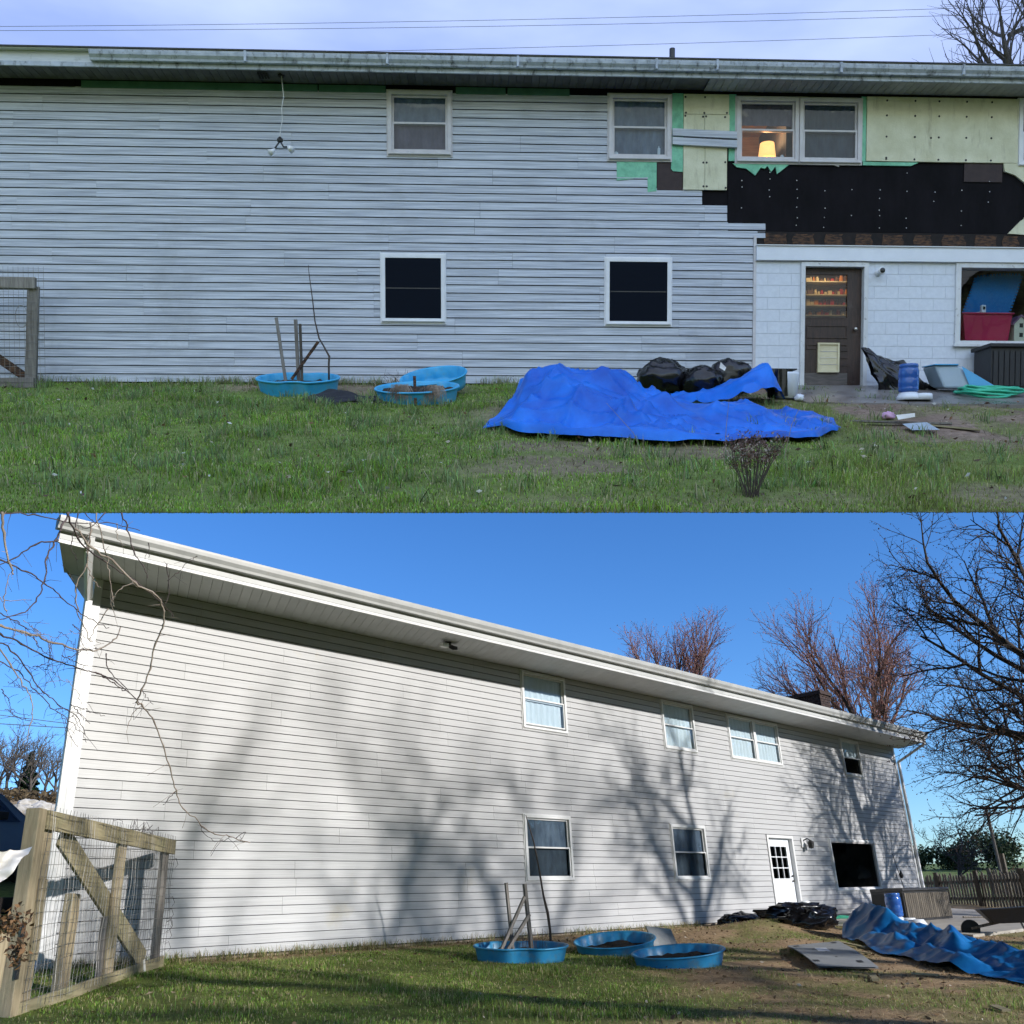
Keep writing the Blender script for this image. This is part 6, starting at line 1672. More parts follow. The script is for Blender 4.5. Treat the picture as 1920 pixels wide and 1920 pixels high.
# brown panelled door
f = MB().ring(DU[0], DU[1], -.12, DU[3], .07, -.05, .16, wb=.08).build('door_frame', MT['jamb'], H2)
e0, e1 = DU[0] + .075, DU[1] - .075
gz0_, gz1_ = 1.12, 1.86
d2_ = plate(MB(), e0, e1, -.035, 1.945, [(e0 + .02, e1 - .22, gz0_, gz1_)], .05, .09).build('door', MT['door_brown'], H2)
MB().ring(e0 + .02, e1 - .22, gz0_, gz1_, .02, .045, .06).build('glazing_frame', MT['door_brown'], d2_)
MB().box(e0 + .03, e1 - .23, .068, .074, gz0_, gz1_).build('pane', MT['glass'], d2_)
for z0, z1 in ((.80, 1.02), (.62, .71)):
    MB().ring(e0 + .06, e1 - .22, z0, z1, .025, .038, .05).build('door_panel', MT['door_brown'], d2_)
for z0 in (.35, .47, .59):
    MB().box(e1 - .38, e1 - .22, .040, .05, z0, z0 + .07).build('door_panel', MT['door_brown'], d2_)
MB().box(e0 + .02, e1 - .22, .042, .05, -.03, .23).build('kick_plate', MT['door_low'], d2_)
pf = MB().ring(5.055, 5.415, .235, .72, .03, .0, .05).build('pet_flap', MT['pet'], d2_)
MB().box(5.08, 5.39, .02, .04, .26, .69).build('flap', MT['pet'], pf)
for k in range(1, 4): MB().box(5.085, 5.385, .014, .02, .26 + k * .107 - .003, .26 + k * .107 + .003).build('flap_rib', MT['trim_old'], pf)
kb = MB().lathe([(.005, .06), (.025, .055), (.03, .035), (.02, .02), (.012, .0)], 14)
kb.v = [(v[0] + e1 - .10, .05 - v[2], v[1] + .95) for v in kb.v]
kb.build('door_knob', MT['knob'], d2_, smooth=True)
MB().box(DU[0] - .05, DU[1] + .05, -.22, .0, -.17, -.04).build('door_step', MT['concrete'], H2, bevel=.01)
rm = room(H2, 4.5, 6.7, -.05, 2.75, .17, 2.6, MT['room'], 'entry_room')
# lit shelf with goods seen through the door glass
sh = thing('shelf_unit', 'lit metal shelf crowded with jars and boxes behind the door glass', 'shelf', (5.35, 1.6, .45))
ys = MT['pet']
for k, z in enumerate((1.05, 1.23, 1.42, 1.66)):
    MB().box(.0, .95, 0, .3, z, z + .02).build('shelf', MT['toy_cream'], sh)
for xk in (.0, .93): MB().box(xk, xk + .03, .0, .03, .2, 1.9).build('upright', MT['toy_cream'], sh)
rgd = random.Random(3)
gm = [mat('goods_red', (.45, .04, .03)), mat('goods_orange', (.6, .22, .04)), mat('goods_cream', (.6, .5, .32)), mat('goods_white', (.6, .58, .52)), mat('goods_brown', (.14, .07, .04))]
for z in (1.07, 1.25, 1.44, 1.68):
    x = .04
    while x < .9:
        w = rgd.uniform(.035, .08); h = rgd.uniform(.06, .13)
        m_ = rgd.choice(gm)
        if rgd.random() < .5:
            o = MB().lathe([(.004, 0), (w / 2, .004), (w / 2, h * .7), (w / 3, h * .8), (w / 3, h), (.004, h)], 10).build('jar', m_)
        else:
            o = MB().box(-w / 2, w / 2, -.05, .05, 0, h).build('goods_box', m_, None, bevel=.003)
        o.location = (5.35 + x + w / 2, 1.72, z + .45)
        tag(o, 'small jar or packet on the lit shelf behind the door glass', 'packet', 'goods on the lit shelf')
        x += w + .008
lb = bpy.data.lights.new('shelf_lamp_light', 'POINT'); lb.energy = 10; lb.color = (1, .66, .34); lb.shadow_soft_size = .06
t = thing('shelf_lamp', 'small bare bulb lighting the shelf behind the door glass', 'lamp', (5.75, 1.25, 2.45))
MB().lathe([(.004, -.05), (.03, -.03), (.03, .01), (.015, .04), (.015, .07), (.004, .07)], 12).build('bulb', emit_mat('bulb_glow', (1, .75, .45), 4), t, smooth=True)
lo = bpy.data.objects.new('shelf_lamp_light', lb); DULL.objects.link(lo); lo.parent = t; lo.location = (0, 0, -.1)

# picture window with a play corner behind it
f = MB().ring(PU[0], PU[1], PU[2], PU[3], .085, -.05, .14, wt=.075, wb=.07).build('window', MT['jamb'], H2)
MB().box(PU[0] + .08, PU[1] - .08, .05, .056, PU[2] + .07, PU[3] - .07).build('pane', MT['glass'], f)
MB().box(PU[0] - .03, PU[1] + .03, -.085, -.04, PU[2] - .03, PU[2] + .01).build('sill', MT['jamb'], f)
room(f, PU[0] - .4, PU[1] + .5, .35, 2.15, .141, 1.9, MT['room_brown'])
MB().box(PU[0] + .0, PU[1], .15, .8, .77, .795).build('inner_shelf', MT['room_brown'], f)
t = thing('storage_tub', 'crimson plastic tub standing behind the picture window glass', 'tub', (8.0, .42, .80))
MB().hexa([(-.34, -.18, 0), (.40, -.18, 0), (.40, .18, 0), (-.34, .18, 0), (-.40, -.2, .46), (.46, -.2, .46), (.46, .2, .46), (-.40, .2, .46)]).build('body', MT['red_bin'], t, bevel=.015)
MB().ring(-.42, .48, 0, .03, .03, 0, .02)
MB().box(-.42, .48, -.22, .22, .45, .48).build('rim', MT['red_bin'], t, bevel=.01)
t = thing('foam_mat', 'bright blue interlocking foam mat standing curved on the crimson tub', 'foam mat', (8.18, .46, 1.27))
nt_ = 9
def edge(k): return .018 if (k % 2) else -.018
mm = MB()
def fm(u, v):
    x = -.42 + .80 * u + .17 * v ** 1.5
    z = .66 * v + .04 * math.sin(u * 2.4 - .4) * v
    y = .05 - .12 * math.sin(v * 2.2) + .05 * u
    return (x, y, z)
mm.grid(fm, 16, 16)
mm.grid(lambda u, v: tuple(a + b for a, b in zip(fm(u, v), (0, .015, 0))), 16, 16)
mm.build('sheet', MT['mat_blue'], t, smooth=True)
for k in range(14):
    u = (k + .5) / 14
    p = fm(u, 1.0); MB().box(p[0] - .016, p[0] + .016, p[1], p[1] + .015, p[2] - .01, p[2] + .03).build('tooth', MT['mat_blue'], t)
    for s in (0, 1):
        p = fm(float(s), u); q0 = p[0] + (.018 if s else -.018)
        MB().box(q0 - .018, q0 + .018, p[1], p[1] + .015, p[2] - .016, p[2] + .016).build('tooth', MT['mat_blue'], t)
t = thing('baby_monitor', 'small white camera on the crimson tub in front of the blue mat', 'camera', (7.97, .27, 1.285))
MB().box(-.04, .04, -.03, .03, 0, .13).build('body', MT['white_plastic'], t, bevel=.012)
MB().box(-.018, .022, -.034, -.03, .05, .1).build('lens', MT['black'], t)
MB().tube([(-.03, 0, .02), (-.15, .0, .0), (-.3, .02, -.1)], .006, 5).build('cord', MT['cord'], t)
t = thing('dollhouse', 'small cream dollhouse with a dark roof at the right edge of the picture window', 'dollhouse', (8.6, .36, .80))
MB().poly([(-.1, 0), (.14, 0), (.14, .3), (.02, .42), (-.1, .3)], -.12, .12).build('wall', MT['toy_cream'], t)
MB().hexa([(-.14, -.14, .27), (.02, -.14, .425), (.02, .14, .425), (-.14, .14, .27), (-.14, -.14, .30), (.02, -.14, .455), (.02, .14, .455), (-.14, .14, .30)]).build('roof', MT['toy_roof'], t)
MB().hexa([(.02, -.14, .425), (.18, -.14, .27), (.18, .14, .27), (.02, .14, .425), (.02, -.14, .455), (.18, -.14, .30), (.18, .14, .30), (.02, .14, .455)]).build('roof', MT['toy_roof'], t)
for zz in (.08, .24): MB().box(-.01, .05, -.124, -.12, zz, zz + .07).build('toy_window', MT['black'], t)
t = thing('toy_basket', 'orange toy box at the left inside the picture window', 'box', (7.56, .45, .80))
MB().hexa([(-.05, -.1, 0), (.05, -.1, 0), (.05, .1, 0), (-.05, .1, 0), (-.06, -.11, .36), (.04, -.11, .36), (.04, .11, .36), (-.06, .11, .36)]).build('body', MT['cream_wall'], t)

# round lamp on the block wall, dangling flood light
t = thing('wall_lamp', 'small round lamp on the white block wall between door and picture window', 'lamp', (6.03, -.018, 1.86))
lm = MB().lathe([(.055, 0), (.055, .02), (.03, .03), (.03, .06), (.05, .1), (.055, .16), (.045, .17), (.01, .17)], 16)
lm.v = [(v[0], -v[2], v[1]) for v in lm.v]
lm.build('base', MT['white_metal'], t, smooth=True)
ln = MB().lathe([(.046, .165), (.04, .18), (.01, .185)], 14); ln.v = [(v[0], -v[2], v[1]) for v in ln.v]
ln.build('bulb', MT['black_metal'], t, smooth=True)
t = thing('dangling_flood_light', 'twin flood light dangling by its cord from the bare soffit', 'light', (-3.62, -.26, ZU))
MB().tube([(.0, 0, .02), (.02, 0, -.15), (.035, -.005, -.32), (.0, 0, -.5), (.01, 0, -.68), (-.025, 0, -.86), (-.03, 0, -.94)], .007, 6).build('cord', MT['cord'], t)
MB().lathe([(.005, 0), (.05, -.01), (.055, .01), (.005, .02)], 12, (0, 0, .0)).build('ceiling_hole', MT['black'], t)
MB().lathe([(.01, -.06), (.045, -.05), (.05, -.02), (.02, .02), (.005, .03)], 10, (-.03, 0, -.96)).build('canopy', MT['black_metal'], t)
for s, hx, hz in ((-1, -.17, -1.18), (1, .16, -1.13)):
    MB().tube([(-.03, 0, -1.0), (-.03 + s * .06, -.02, -1.1), (hx * .7, -.03, hz + .03)], .014, 6).build('arm', MT['black_metal'], t)
    MB().tube([(hx * .62, -.03, hz + .04), (hx * .8, -.05, hz), (hx * 1.06, -.07, hz - .03)], [.02, .035, .055], 12).build('lamp_head', MT['white_metal'], t, smooth=True)
# ------------------------------------------------------------------ yard of the overcast place
def onu(x, y, d=0.0): return (x, y, guz(x, y) + d)
SLA = math.atan(SL)
pgu = 'bright blue planter pools by the stripped house'
kiddie_pool('bright blue double-lobed pool planter with three stakes and a sapling, by the stripped house', onu(-3.22, -1.15, -.02), 0, (.62, .55), .27, MT['pool_up'], MT['soil'], pgu, .6, (SLA * 1.15, 0), lobes=.22, ribs=14)
kiddie_pool('bright blue pool planter with dry grass hanging over its front rim', onu(-1.42, -1.75, -.03), R(4), (.61, .5), .24, MT['pool_up'], MT['soil'], pgu, .7, (SLA * 1.2, R(-3)), ribs=14)
kiddie_pool('bright blue pool shell tipped up against the house wall behind the front pool', onu(-1.2, -.95, .05), R(-4), (.52, .42), .22, MT['pool_up'], None, pgu, .3, (SLA * 1.9, R(-7)), ribs=12)
def stk(label, a, b, w, m='wood_grey'):
    return tag(MB().bar(a, b, w, w * .7, (0, 1, 0)).build('wooden_stake', MT[m], None, bevel=.003), label, 'stake', 'stakes in the double-lobed pool')
stk('leftmost leaning stake in the double-lobed pool', (-3.42, -1.15, -.12), (-3.56, -1.1, .83), .045)
stk('light middle stake in the double-lobed pool', (-3.23, -1.15, -.12), (-3.27, -1.12, .80), .05)
stk('dark stake just right of the middle one in the double-lobed pool', (-3.17, -1.2, -.12), (-3.19, -1.2, .72), .04, 'wood_dark')
stk('short slanting brown stake in the double-lobed pool', (-3.32, -1.22, -.1), (-2.92, -1.22, .46), .04, 'rot')
sp = thing('sapling', 'tall thin bare sapling in the double-lobed pool of the overcast yard', 'sapling', (-2.78, -1.15, -.12))
MB().tube([(0, 0, 0), (.0, 0, .28), (.01, 0, .37), (-.07, 0, .52), (-.14, 0, .64), (-.2, 0, .9), (-.23, 0, 1.2), (-.28, 0, 1.6), (-.29, 0, 1.72)], [.016, .016, .018, .013, .014, .011, .009, .006, .004], 6).build('stem', MT['twig'], sp, smooth=True)
tw_ = MB()
rg = random.Random(12)
for k in range(30):
    a = rg.uniform(-1.95, -.95); p = Vector((a, -.55, guz(a, -.55)))
    pts = [p]
    d = Vector((rg.uniform(-.6, .6), 0, 1))
    for j in range(4):
        d = (d + Vector((rg.gauss(0, .5), rg.gauss(0, .2), rg.gauss(0, .3)))).normalized()
        pts.append(pts[-1] + d * rg.uniform(.05, .11))
    tw_.tube(pts, [.005, .004, .003, .002, .0015], 4, False)
tag(tw_.build('dry_bush', MT['vine_dark']), 'low dry twiggy bush against the siding between the two planter pools', 'bush')
dg = np.random.RandomState(6)
for lab, ox in (('left dry grass clump drooping over the front pool rim', -1.62), ('right dry grass clump drooping over the front pool rim', -1.17)):
    n = 170
    b0 = np.array([ox, -2.19, guz(ox, -2.19) + .24])
    a = dg.uniform(-1.4, 1.4, n)
    st_ = []
    m_ = MB()
    for k in range(n):
        dx = dg.normal(0, .055); l1 = dg.uniform(.02, .07); dr_ = dg.uniform(.08, .24)
        p0 = b0 + np.array([dg.normal(0, .05), .05, -.02])
        m_.tube([tuple(p0), tuple(p0 + np.array([dx * .5, -.05, l1])), tuple(p0 + np.array([dx, -.11, l1 - dr_ * .5])), tuple(p0 + np.array([dx * 1.2, -.13, l1 - dr_]))], [.003, .003, .0025, .001], 3, False)
    tag(m_.build('dry_grass_clump', MT['vine']), lab, 'dry grass')
tag(MB().bar(onu(-1.42, -2.25, .0), onu(-1.44, -2.18, .4), .04, .03, (0, 1, 0)).build('stub_stake', MT['rot']), 'short brown stake in front of the pool with dry grass', 'stake')
# black cloth over the soil
def clothf(u, v):
    x = -3.0 + 1.05 * u; y = -1.75 - .55 * v + .1 * u
    return (x, y, guz(x, y) + .03 + .13 * max(0, math.sin(math.pi * min(1, u * 1.15))) * (1 - v) * (1 - u * .6) + .03 * mnoise.noise(Vector((u * 5, v * 5, 4))))
tag(MB().grid(clothf, 28, 14).build('landscape_cloth', MT['cloth_black'], None, smooth=True), 'black landscape cloth on the soil right of the double-lobed pool', 'cloth')
def soilf(u, v):
    x = -3.2 + 1.6 * u; y = -1.5 - 1.0 * v
    return (x, y, guz(x, y) + .02 + .04 * mnoise.noise(Vector((u * 7, v * 7, 9))) - .06 * (abs(u - .5) * 2) ** 4 - .06 * (abs(v - .5) * 2) ** 4)
kind(tag(MB().grid(soilf, 28, 18).build('soil_patch', MT['soil'], None, smooth=True), 'dark soil patch between the pools of the overcast yard', 'soil'), 'stuff')

# ---- the big blue tarp
def interp1(tb, u):
    for (a, va), (b, vb) in zip(tb[:-1], tb[1:]):
        if u <= b:
            f_ = (u - a) / (b - a); f_ = f_ * f_ * (3 - 2 * f_)
            return va * (1 - f_) + vb * f_
    return tb[-1][1]
HT = [(0, .05), (.06, .22), (.13, .52), (.19, .6), (.33, .58), (.42, .44), (.5, .3), (.62, .17), (.78, .14), (.9, .13), (1, .06)]
FRT = [(0, -4.35), (.1, -5.0), (.25, -5.4), (.45, -5.5), (.7, -5.45), (.85, -5.15), (.95, -4.75), (1, -4.35)]
BCK = [(0, -3.9), (.1, -2.9), (.3, -2.6), (.5, -2.55), (.7, -2.7), (.9, -3.1), (.96, -3.3), (1, -3.65)]
def tarpf(u, v):
    x = -.52 + 4.3 * u + .10 * math.sin(v * 2 + u * 5)
    yf, yb = interp1(FRT, u), interp1(BCK, u)
    y = yf + (yb - yf) * v
    h = interp1(HT, u)
    # cross section: rolled hem, slope up to the ridge, fall behind
    rdg = .62
    s = (v / rdg) if v < rdg else (1 - (v - rdg) / (1 - rdg) * .85)
    s = max(0, s)
    prof = s ** .85
    hem = .10 * math.exp(-((v - .03) / .04) ** 2)
    q_ = Vector((x * 1.0, y * 1.0, 3.3))
    f1 = (1 - abs(mnoise.noise(Vector((x * .9 + y * .6, y * .8 - x * .35, 1.1))))) ** 5
    f2 = (1 - abs(mnoise.noise(Vector((x * 1.9 - y * 1.1, y * 1.2, 7.7))))) ** 7
    f3 = mnoise.noise(q_ * 2.6)
    f4 = (1 - abs(mnoise.noise(Vector((x * .7, y * 3.0 + x * .8, 12.0))))) ** 6
    e = min(1, v * 7) * min(1, (1 - v) * 6) * min(1, u * 12) * min(1, (1 - u) * 12)
    z = guz(x, y) + .015 + h * prof + hem * min(1, u * 15) * min(1, (1 - u) * 15) + e * (.16 * f1 + .09 * f2 + .015 * f3 + .10 * f4 - .11) * (.6 + h)
    y2 = y - .06 * hem * 6
    return (x, y2, max(z, guz(x, y) + .012))
tag(MB().grid(tarpf, 170, 90).build('tarp', MT['tarp'], None, smooth=True), 'large bright blue tarp spread over a heap in front of the stripped house', 'tarp')
def tarp2(u, v):
    x = 2.15 + 1.5 * u; y = -2.6 + .75 * v
    top_ = interp1([(0, .05), (.2, .12), (.45, .16), (.62, .3), (.72, .36), (.88, .46), (.95, .3), (1, .08)], u)
    z = guz(x, y) + .05 + top_ * math.sin(math.pi * (.12 + .8 * v)) ** .8 + .06 * (1 - abs(mnoise.noise(Vector((x * 3, y * 3, 5))))) ** 5
    return (x, y + .1 * math.sin(u * 7), z)
tag(MB().grid(tarp2, 50, 30).build('tarp_fold', MT['tarp'], None, smooth=True), 'folded end of blue tarp standing up between the black bags and the bucket', 'tarp')
# bags
def ubag(label, x, y, s, seed, rz=0, dz=0):
    o = lumpy('trash_bag', (0, 0, 0), s, MT['bag'], seed, None, amp=.2, fr=1.4, ridge=.08)
    o.location = (x, y, guz(x, y) + s[2] * .55 + dz); o.rotation_euler = (0, 0, rz)
    return tag(o, label, 'trash bag', 'black trash bags by the tarp')
ubag('leftmost black trash bag behind the blue tarp', 2.2, -1.35, (.40, .33, .31), 11, .4, .04)
ubag('middle black trash bag behind the blue tarp', 2.75, -1.5, (.34, .3, .27), 13, 1.8, .02)
ubag('rightmost tall black trash bag with a torn white label', 3.22, -1.35, (.36, .32, .32), 14, 2.6, .04)
o = MB().add([(2.93, -1.80, .02), (3.0, -1.82, -.03), (3.03, -1.8, .02), (2.95, -1.79, .1)], [(0, 1, 2, 3)]).build('torn_label', MT['paper']); tag(o, 'torn white label stuck to the rightmost trash bag', 'label')
t = thing('bucket', 'white bucket with a black bag liner at the corner of the block wall', 'bucket', onu(3.78, -1.95, .0))
MB().lathe([(.02, 0), (.14, 0), (.165, .36), (.175, .36), (.175, .33), (.15, .02), (.02, .02)], 22, (.08, 0, 0)).build('body', MT['white_plastic'], t, smooth=True)
def linr(u, v):
    a = 2 * math.pi * u; r = .17 + .02 * math.sin(a * 9) * (1 - v); 
    return (-.03 + r * math.cos(a), -.03 + r * .8 * math.sin(a), .40 - .38 * v)
MB().grid(linr, 60, 6, closed=True).build('bag_liner', MT['bag'], t, smooth=True)
MB().box(-.2, .2, -.1, .1, .40, .415).build('lid', MT['deck'], t)
o = lumpy('white_scrap', (0, 0, 0), (.07, .06, .06), MT['white_plastic'], 31, None, amp=.4, nu=14, nv=10); o.location = onu(4.0, -2.1, .05); tag(o, 'crumpled white scrap beside the bucket at the patio edge', 'scrap')

# concrete patio
zt = lambda y: SL * y + .035
mbp = MB().hexa([(4.05, -2.25, zt(-2.25) - .2), (11, -2.55, zt(-2.55) - .2), (11, -.02, -.2), (4.05, -.02, -.2), (4.05, -2.25, zt(-2.25)), (11, -2.55, zt(-2.55)), (11, -.02, .02), (4.05, -.02, .02)])
kind(mbp.build('patio', MT['concrete']), 'structure')
feeder('blue-bottled water feeder on white base standing on the wet patio', (5.62, -2.0, zt(-2.0)), .82, R(10))
t = thing('plastic_sheet', 'black plastic bag propped on the block wall behind the water feeder', 'bag', (6.15, -.7, zt(-.7)))
def bsh(u, v):
    # slumped bag: tall pointed left corner, long slope to the right
    tp = interp1([(0, .72), (.08, .70), (.25, .58), (.5, .5), (.62, .52), (.72, .36), (.85, .18), (1, .03)], u)
    x = -.55 + 1.12 * u + .18 * (1 - v) * (1 - u) * 1
    z = tp * v
    y = .42 * v * .6 + .07 * mnoise.noise(Vector((u * 5, v * 4, 2))) - .12 * math.sin(v * math.pi) + .05 * (1 - abs(mnoise.noise(Vector((u * 6 + v * 3, v * 2, 8))))) ** 4
    return (x, y, z)
MB().grid(bsh, 50, 30).build('sheet', MT['bag'], t, smooth=True)
MB().grid(lambda u, v: (bsh(u, v)[0], bsh(u, v)[1] + .12 * math.sin(v * 3.1), bsh(u, v)[2] * .98), 30, 16).build('back', MT['bag'], t, smooth=True)
t = thing('storage_bin', 'milky storage bin lying on its side against the block wall', 'bin', (6.95, -.75, zt(-.75)), 0)
MB().hexa([(-.28, -.25, .0), (.55, -.28, .0), (.55, .2, .05), (-.28, .2, .05), (-.42, -.2, .36), (-.05, -.22, .36), (.1, .2, .38), (-.42, .2, .38)]).build('body', MT['clear_bin'], t, bevel=.03)
MB().hexa([(-.43, -.24, .355), (-.06, -.25, .355), (.1, .2, .385), (-.43, .2, .385), (-.43, -.24, .375), (-.06, -.25, .375), (.1, .2, .40), (-.43, .2, .40)]).build('lid', MT['bin_blue'], t, bevel=.008)
MB().add([(-.02, -.262, .34), (.52, -.292, .02), (.1, -.285, .03)], [(0, 1, 2)]).build('film', MT['bin_blue'], t)
t = thing('garden_hose', 'coiled green garden hose lying on the wet patio', 'hose', (7.12, -1.4, zt(-1.4)))
t.rotation_euler = (SLA, 0, 0)
rg = random.Random(3)
pts = []
for k in range(150):
    a = k / 150 * 2 * math.pi * 7
    r_ = .42 + .05 * math.sin(k * .9) + .06 * math.sin(k * .13)
    pts.append((r_ * math.cos(a) + .03 * math.sin(k * .21), r_ * .62 * math.sin(a), .02 + .10 * (k / 150) + .02 * math.sin(k * .7)))
pts += [(.55, -.15, .06), (.8, -.12, .03), (1.2, -.1, .02)]
MB().tube(pts, .018, 6).build('coil', MT['hose'], t, smooth=True)
t = thing('deck_box', 'black slatted storage box at the right edge under the picture window', 'storage box', (7.62, -.62, zt(-.5) - .02))
MB().box(0, 1.5, 0, .5, 0, .66).build('body', MT['deck'], t)
for k in range(16): MB().box(.03 + k * .09, .03 + k * .09 + .072, -.018, 0, .05, .6).build('slat', MT['deck'], t)
MB().box(-.05, 1.55, -.05, .53, .66, .72).build('lid', MT['deck'], t, bevel=.012)
# litter in front of the patio
o = lumpy('pink_toy', (0, 0, 0), (.09, .06, .055), MT['pink'], 41, None, amp=.5, nu=16, nv=10); o.location = onu(4.62, -3.55, .05); tag(o, 'pink plastic toy lying on the earth in front of the patio', 'toy')
for lab, a, b, m in (('longer broken lath on the earth before the patio', (4.05, -3.75), (5.05, -4.3), 'wood_grey'), ('shorter broken lath on the earth before the patio', (4.75, -4.25), (5.25, -4.55), 'wood_h')):
    tag(MB().bar(onu(a[0], a[1], .03), onu(b[0], b[1], .03), .12, .02).build('broken_lath', MT[m]), lab, 'lath')
tag(MB().add([onu(4.35, -4.75, .05), onu(4.75, -4.6, .06), onu(4.72, -4.35, .08), onu(4.4, -4.4, .07)], [(0, 1, 2, 3)]).build('plastic_scrap', MT['clear_bin']), 'pale scrap of plastic on the earth below the laths', 'scrap')
tag(MB().add([onu(4.4, -4.3, .1), onu(4.7, -4.1, .1), onu(4.72, -4.05, .14), onu(4.42, -4.2, .15)], [(0, 1, 2, 3)]).build('plastic_scrap', MT['paper']), 'white scrap of plastic beside the broken laths', 'scrap')

# dried flower shrub near the front edge
t = thing('dried_shrub', 'dried brown flower shrub with pale seed heads near the front edge', 'shrub', onu(1.6, -7.75, -.02))
rg = random.Random(15)
mb = MB(); tips = []
for k in range(34):
    a = rg.uniform(0, 6.28); sp_ = rg.uniform(.02, .3)
    top_ = Vector((math.cos(a) * sp_, math.sin(a) * sp_ * .5, rg.uniform(.3, .52)))
    b = Vector((math.cos(a) * .06 * rg.random(), math.sin(a) * .04, 0))
    mid = b.lerp(top_, .6) + Vector((rg.gauss(0, .015), 0, 0))
    mb.tube([b, mid, top_], [.0035, .003, .0015], 4, False)
    for j in range(9):
        s = mid.lerp(top_, rg.uniform(.1, 1)); e = s + Vector((rg.gauss(0, .035), rg.gauss(0, .03), rg.uniform(-.01, .05)))
        mb.tube([s, e], [.0016, .001], 3, False)
        tips.append(e)
mb.build('stems', MT['twig'], t)
rs3 = np.random.RandomState(4)
T = np.array([tuple(p) for p in tips]); T = np.repeat(T, 4, 0) + rs3.normal(0, .011, (len(T) * 4, 3))
cc = np.array([(.14, .075, .06), (.22, .13, .11), (.42, .34, .3), (.1, .05, .045)])[rs3.choice(4, len(T), p=[.3, .3, .28, .12])]
flakes('seed_heads', T, rs3.uniform(.007, .015, len(T)), cc, rs3, 'attr_flat', t, flat=1)
for lab, (x, y), tilt in (('thin pale weed stalk in front of the blue tarp, leftmost', (1.0, -6.6), -.5), ('thin pale weed stalk rising across the blue tarp, middle', (1.75, -6.4), .05), ('thin pale weed stalk in front of the blue tarp, rightmost', (2.35, -6.3), .25)):
    p = Vector(onu(x, y)); tag(MB().tube([p, p + Vector((tilt * .3, 0, .35)), p + Vector((tilt * .8, 0, .62))], [.004, .003, .0015], 4).build('weed_stalk', MT['vine']), lab, 'stalk')

# gate end at the left edge
t = thing('gate', 'dark weathered gate end with wire mesh at the left edge of the overcast yard', 'gate', (-7.42, -.62, -.15))
MB().bar((.02, 0, -.05), (.1, 0, 1.52), .17, .06, (0, 1, 0)).build('stile', MT['wood_grey'], t, bevel=.006)
MB().bar((-1.6, -.03, 1.58), (.16, -.05, 1.56), .06, .17, (0, 0, 1)).build('top_rail', MT['wood_grey'], t, bevel=.006)
MB().bar((-1.6, -.03, .02), (.1, -.04, .06), .06, .16, (0, 0, 1)).build('bottom_rail', MT['wood_grey'], t, bevel=.006)
MB().bar((-1.4, .03, 1.1), (-.02, .03, .12), .05, .13, (0, 0, 1)).build('brace', MT['rot'], t, bevel=.006)
wm = MB()
for k in range(26): wm.tube([(-1.6 + k * .075, -.07, .0), (-1.6 + k * .075 + .01, -.075, 1.8)], .0028, 3, False)
for k in range(15): wm.tube([(-1.6, -.075, .05 + k * .12), (.28, -.075, .06 + k * .12)], .0028, 3, False)
kind(wm.build('wire_mesh', MT['wire'], t), 'stuff')
MB().tube([(-.05 + .09 * math.cos(a), -.09, 1.05 + .17 * math.sin(a)) for a in [2 * math.pi * k / 14 for k in range(15)]], .005, 5).build('wire_loop', MT['wire'], t)

# ------------------------------------------------------------------ beyond the roof: cables, tree, pole, overcast sky
def cable(label, a, b, sag, r_=.007):
    a = Vector(a); b = Vector(b)
    pts = [a.lerp(b, k / 24) - Vector((0, 0, sag * 4 * (k / 24) * (1 - k / 24))) for k in range(25)]
    return tag(MB().tube(pts, r_, 4).build('overhead_cable', MT['cable']), label, 'cable', 'cables over the stripped house')
cable('upper of the close pair of overhead cables above the gutter', (-17, 14, 12.62), (17, 14, 13.95), .12)
cable('lower of the close pair of overhead cables above the gutter', (-17, 14.1, 12.56), (17, 14.1, 13.78), .14)
cable('single lowest overhead cable above the gutter', (-17, 14.3, 11.85), (17, 14.3, 13.3), .12)
UT = dict(levels=5, len=[2.2, 3.6, 2.2, 1.3, .7], r=.13, kids=[6, 6, 5, 4], steps=[4, 7, 6, 4, 3], wig=[.05, .09, .1, .12, .14], trop=[.1, .07, .07, .06, .06], taper=[.7, .3, .3, .35, .4], first=[.4, .15, .15, .1], ang=[36, 32, 34, 36], short=[.2, .5, .5, .4], rk=[.55, .45, .45, .5], rmin=.008)

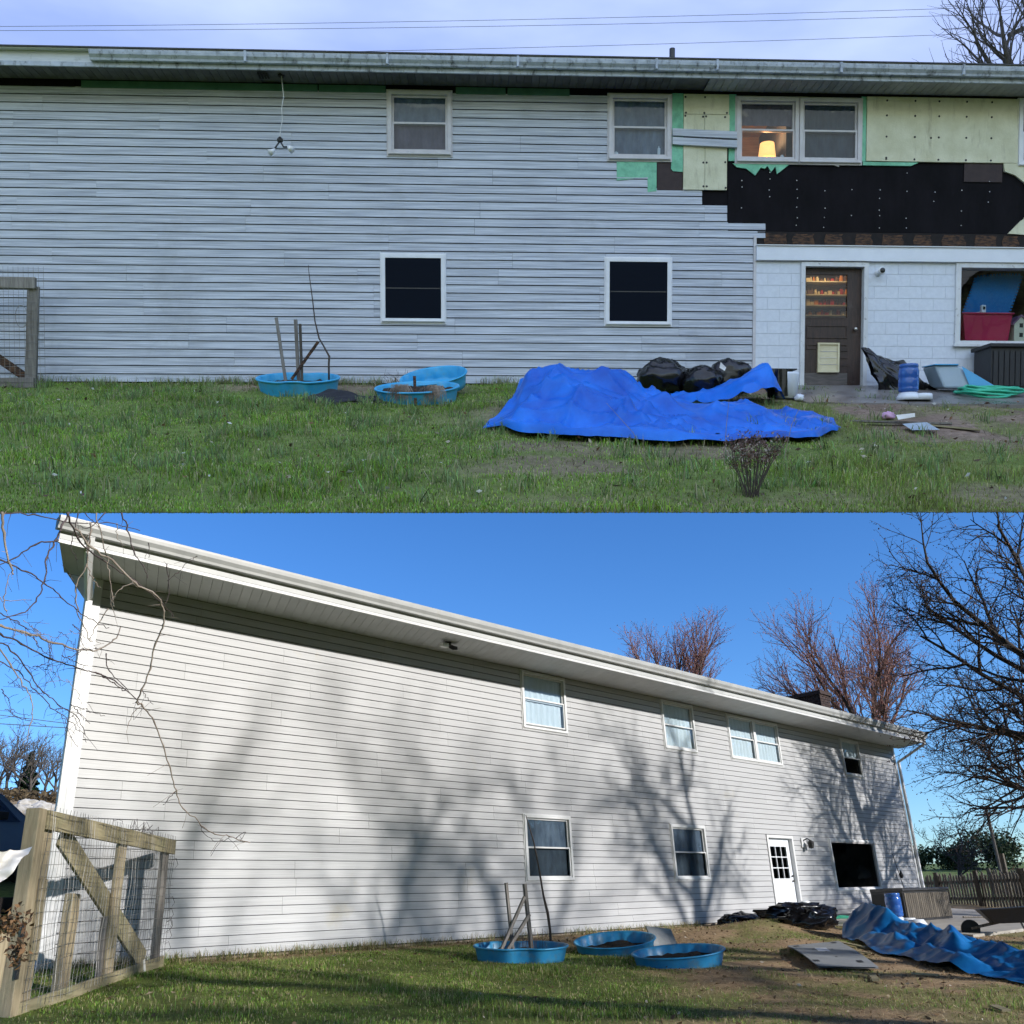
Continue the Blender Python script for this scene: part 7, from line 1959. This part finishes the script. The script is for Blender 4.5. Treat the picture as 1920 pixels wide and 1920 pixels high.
bx_ = np.arange(-11, 18.01, 1.0)
back = MB().add([(-11, .03, -.03), (18, .03, -.03), (18, 18, -.03), (-11, 18, -.03), (-11, .03, -.3), (18, .03, -.3), (18, 18, -.3), (-11, 18, -.3)], [(0, 1, 2, 3), (7, 6, 5, 4), (0, 4, 5, 1), (1, 5, 6, 2), (2, 6, 7, 3), (3, 7, 4, 0)])
kind(back.build('back_lawn', MT['soil']), 'structure')
bare_tree('bare_tree', 'bare grey tree rising behind the right end of the stained gutter', 'tree', (15.7, 12.0, -.05), 51, dict(UT, len=[10.2, 5.2, 3.0, 1.7, .9], kids=[9, 7, 5, 4], r=.26), MT['bark'], MT['bark'])
t = thing('utility_pole', 'wooden utility pole with crossarm at the top right corner', 'utility pole', (17.0, 13.0, 0))
MB().tube([(0, 0, 0), (0, 0, 14.2)], .14, 10).build('pole', MT['bark'], t)
MB().bar((-1.25, 0, 12.5), (1.2, 0, 13.6), .1, .12).build('crossarm', MT['bark'], t)
MB().lathe([(.01, 0), (.18, 0), (.2, .1), (.2, .6), (.1, .7), (.01, .7)], 14, (-.3, -.3, 11.3)).build('transformer', MT['cable'], t)

# the overcast sky of that day: a shell of cloud behind and above the house
def skym():
    m = bpy.data.materials.new('overcast_cloud'); m.use_nodes = True
    nt = m.node_tree; N = nt.nodes; L = nt.links
    N.remove(N['Principled BSDF'])
    e = N.new('ShaderNodeEmission')
    tc = N.new('ShaderNodeTexCoord'); mp = N.new('ShaderNodeMapping'); mp.inputs['Scale'].default_value = (.02, .02, .06)
    nz = N.new('ShaderNodeTexNoise'); nz.inputs['Scale'].default_value = 2.6; nz.inputs['Detail'].default_value = 5; nz.inputs['Roughness'].default_value = .5
    cr = N.new('ShaderNodeValToRGB')
    cr.color_ramp.elements[0].position = .36; cr.color_ramp.elements[1].position = .66
    cr.color_ramp.elements[0].color = (.29, .40, .75, 1); cr.color_ramp.elements[1].color = (.47, .58, .92, 1)
    L.new(tc.outputs['Object'], mp.inputs[0]); L.new(mp.outputs[0], nz.inputs['Vector']); L.new(nz.outputs['Fac'], cr.inputs[0]); L.new(cr.outputs[0], e.inputs[0])
    e.inputs[1].default_value = .95
    m.cycles.emission_sampling = 'NONE'
    L.new(e.outputs[0], N['Material Output'].inputs[0])
    return m
def dome(u, v):
    az = R(-80 + 160 * u); el = R(13 + 60 * v)
    return (62 * math.sin(az) * math.cos(el), 62 * math.cos(az) * math.cos(el) - 15, 62 * math.sin(el) - 2)
kind(MB().grid(dome, 40, 18).build('sky', skym(), None, smooth=True), 'structure')

# ------------------------------------------------------------------ set the overcast place where it stands
for o in DULL.objects:
    if o.parent is None:
        o.matrix_basis = UP @ o.matrix_basis
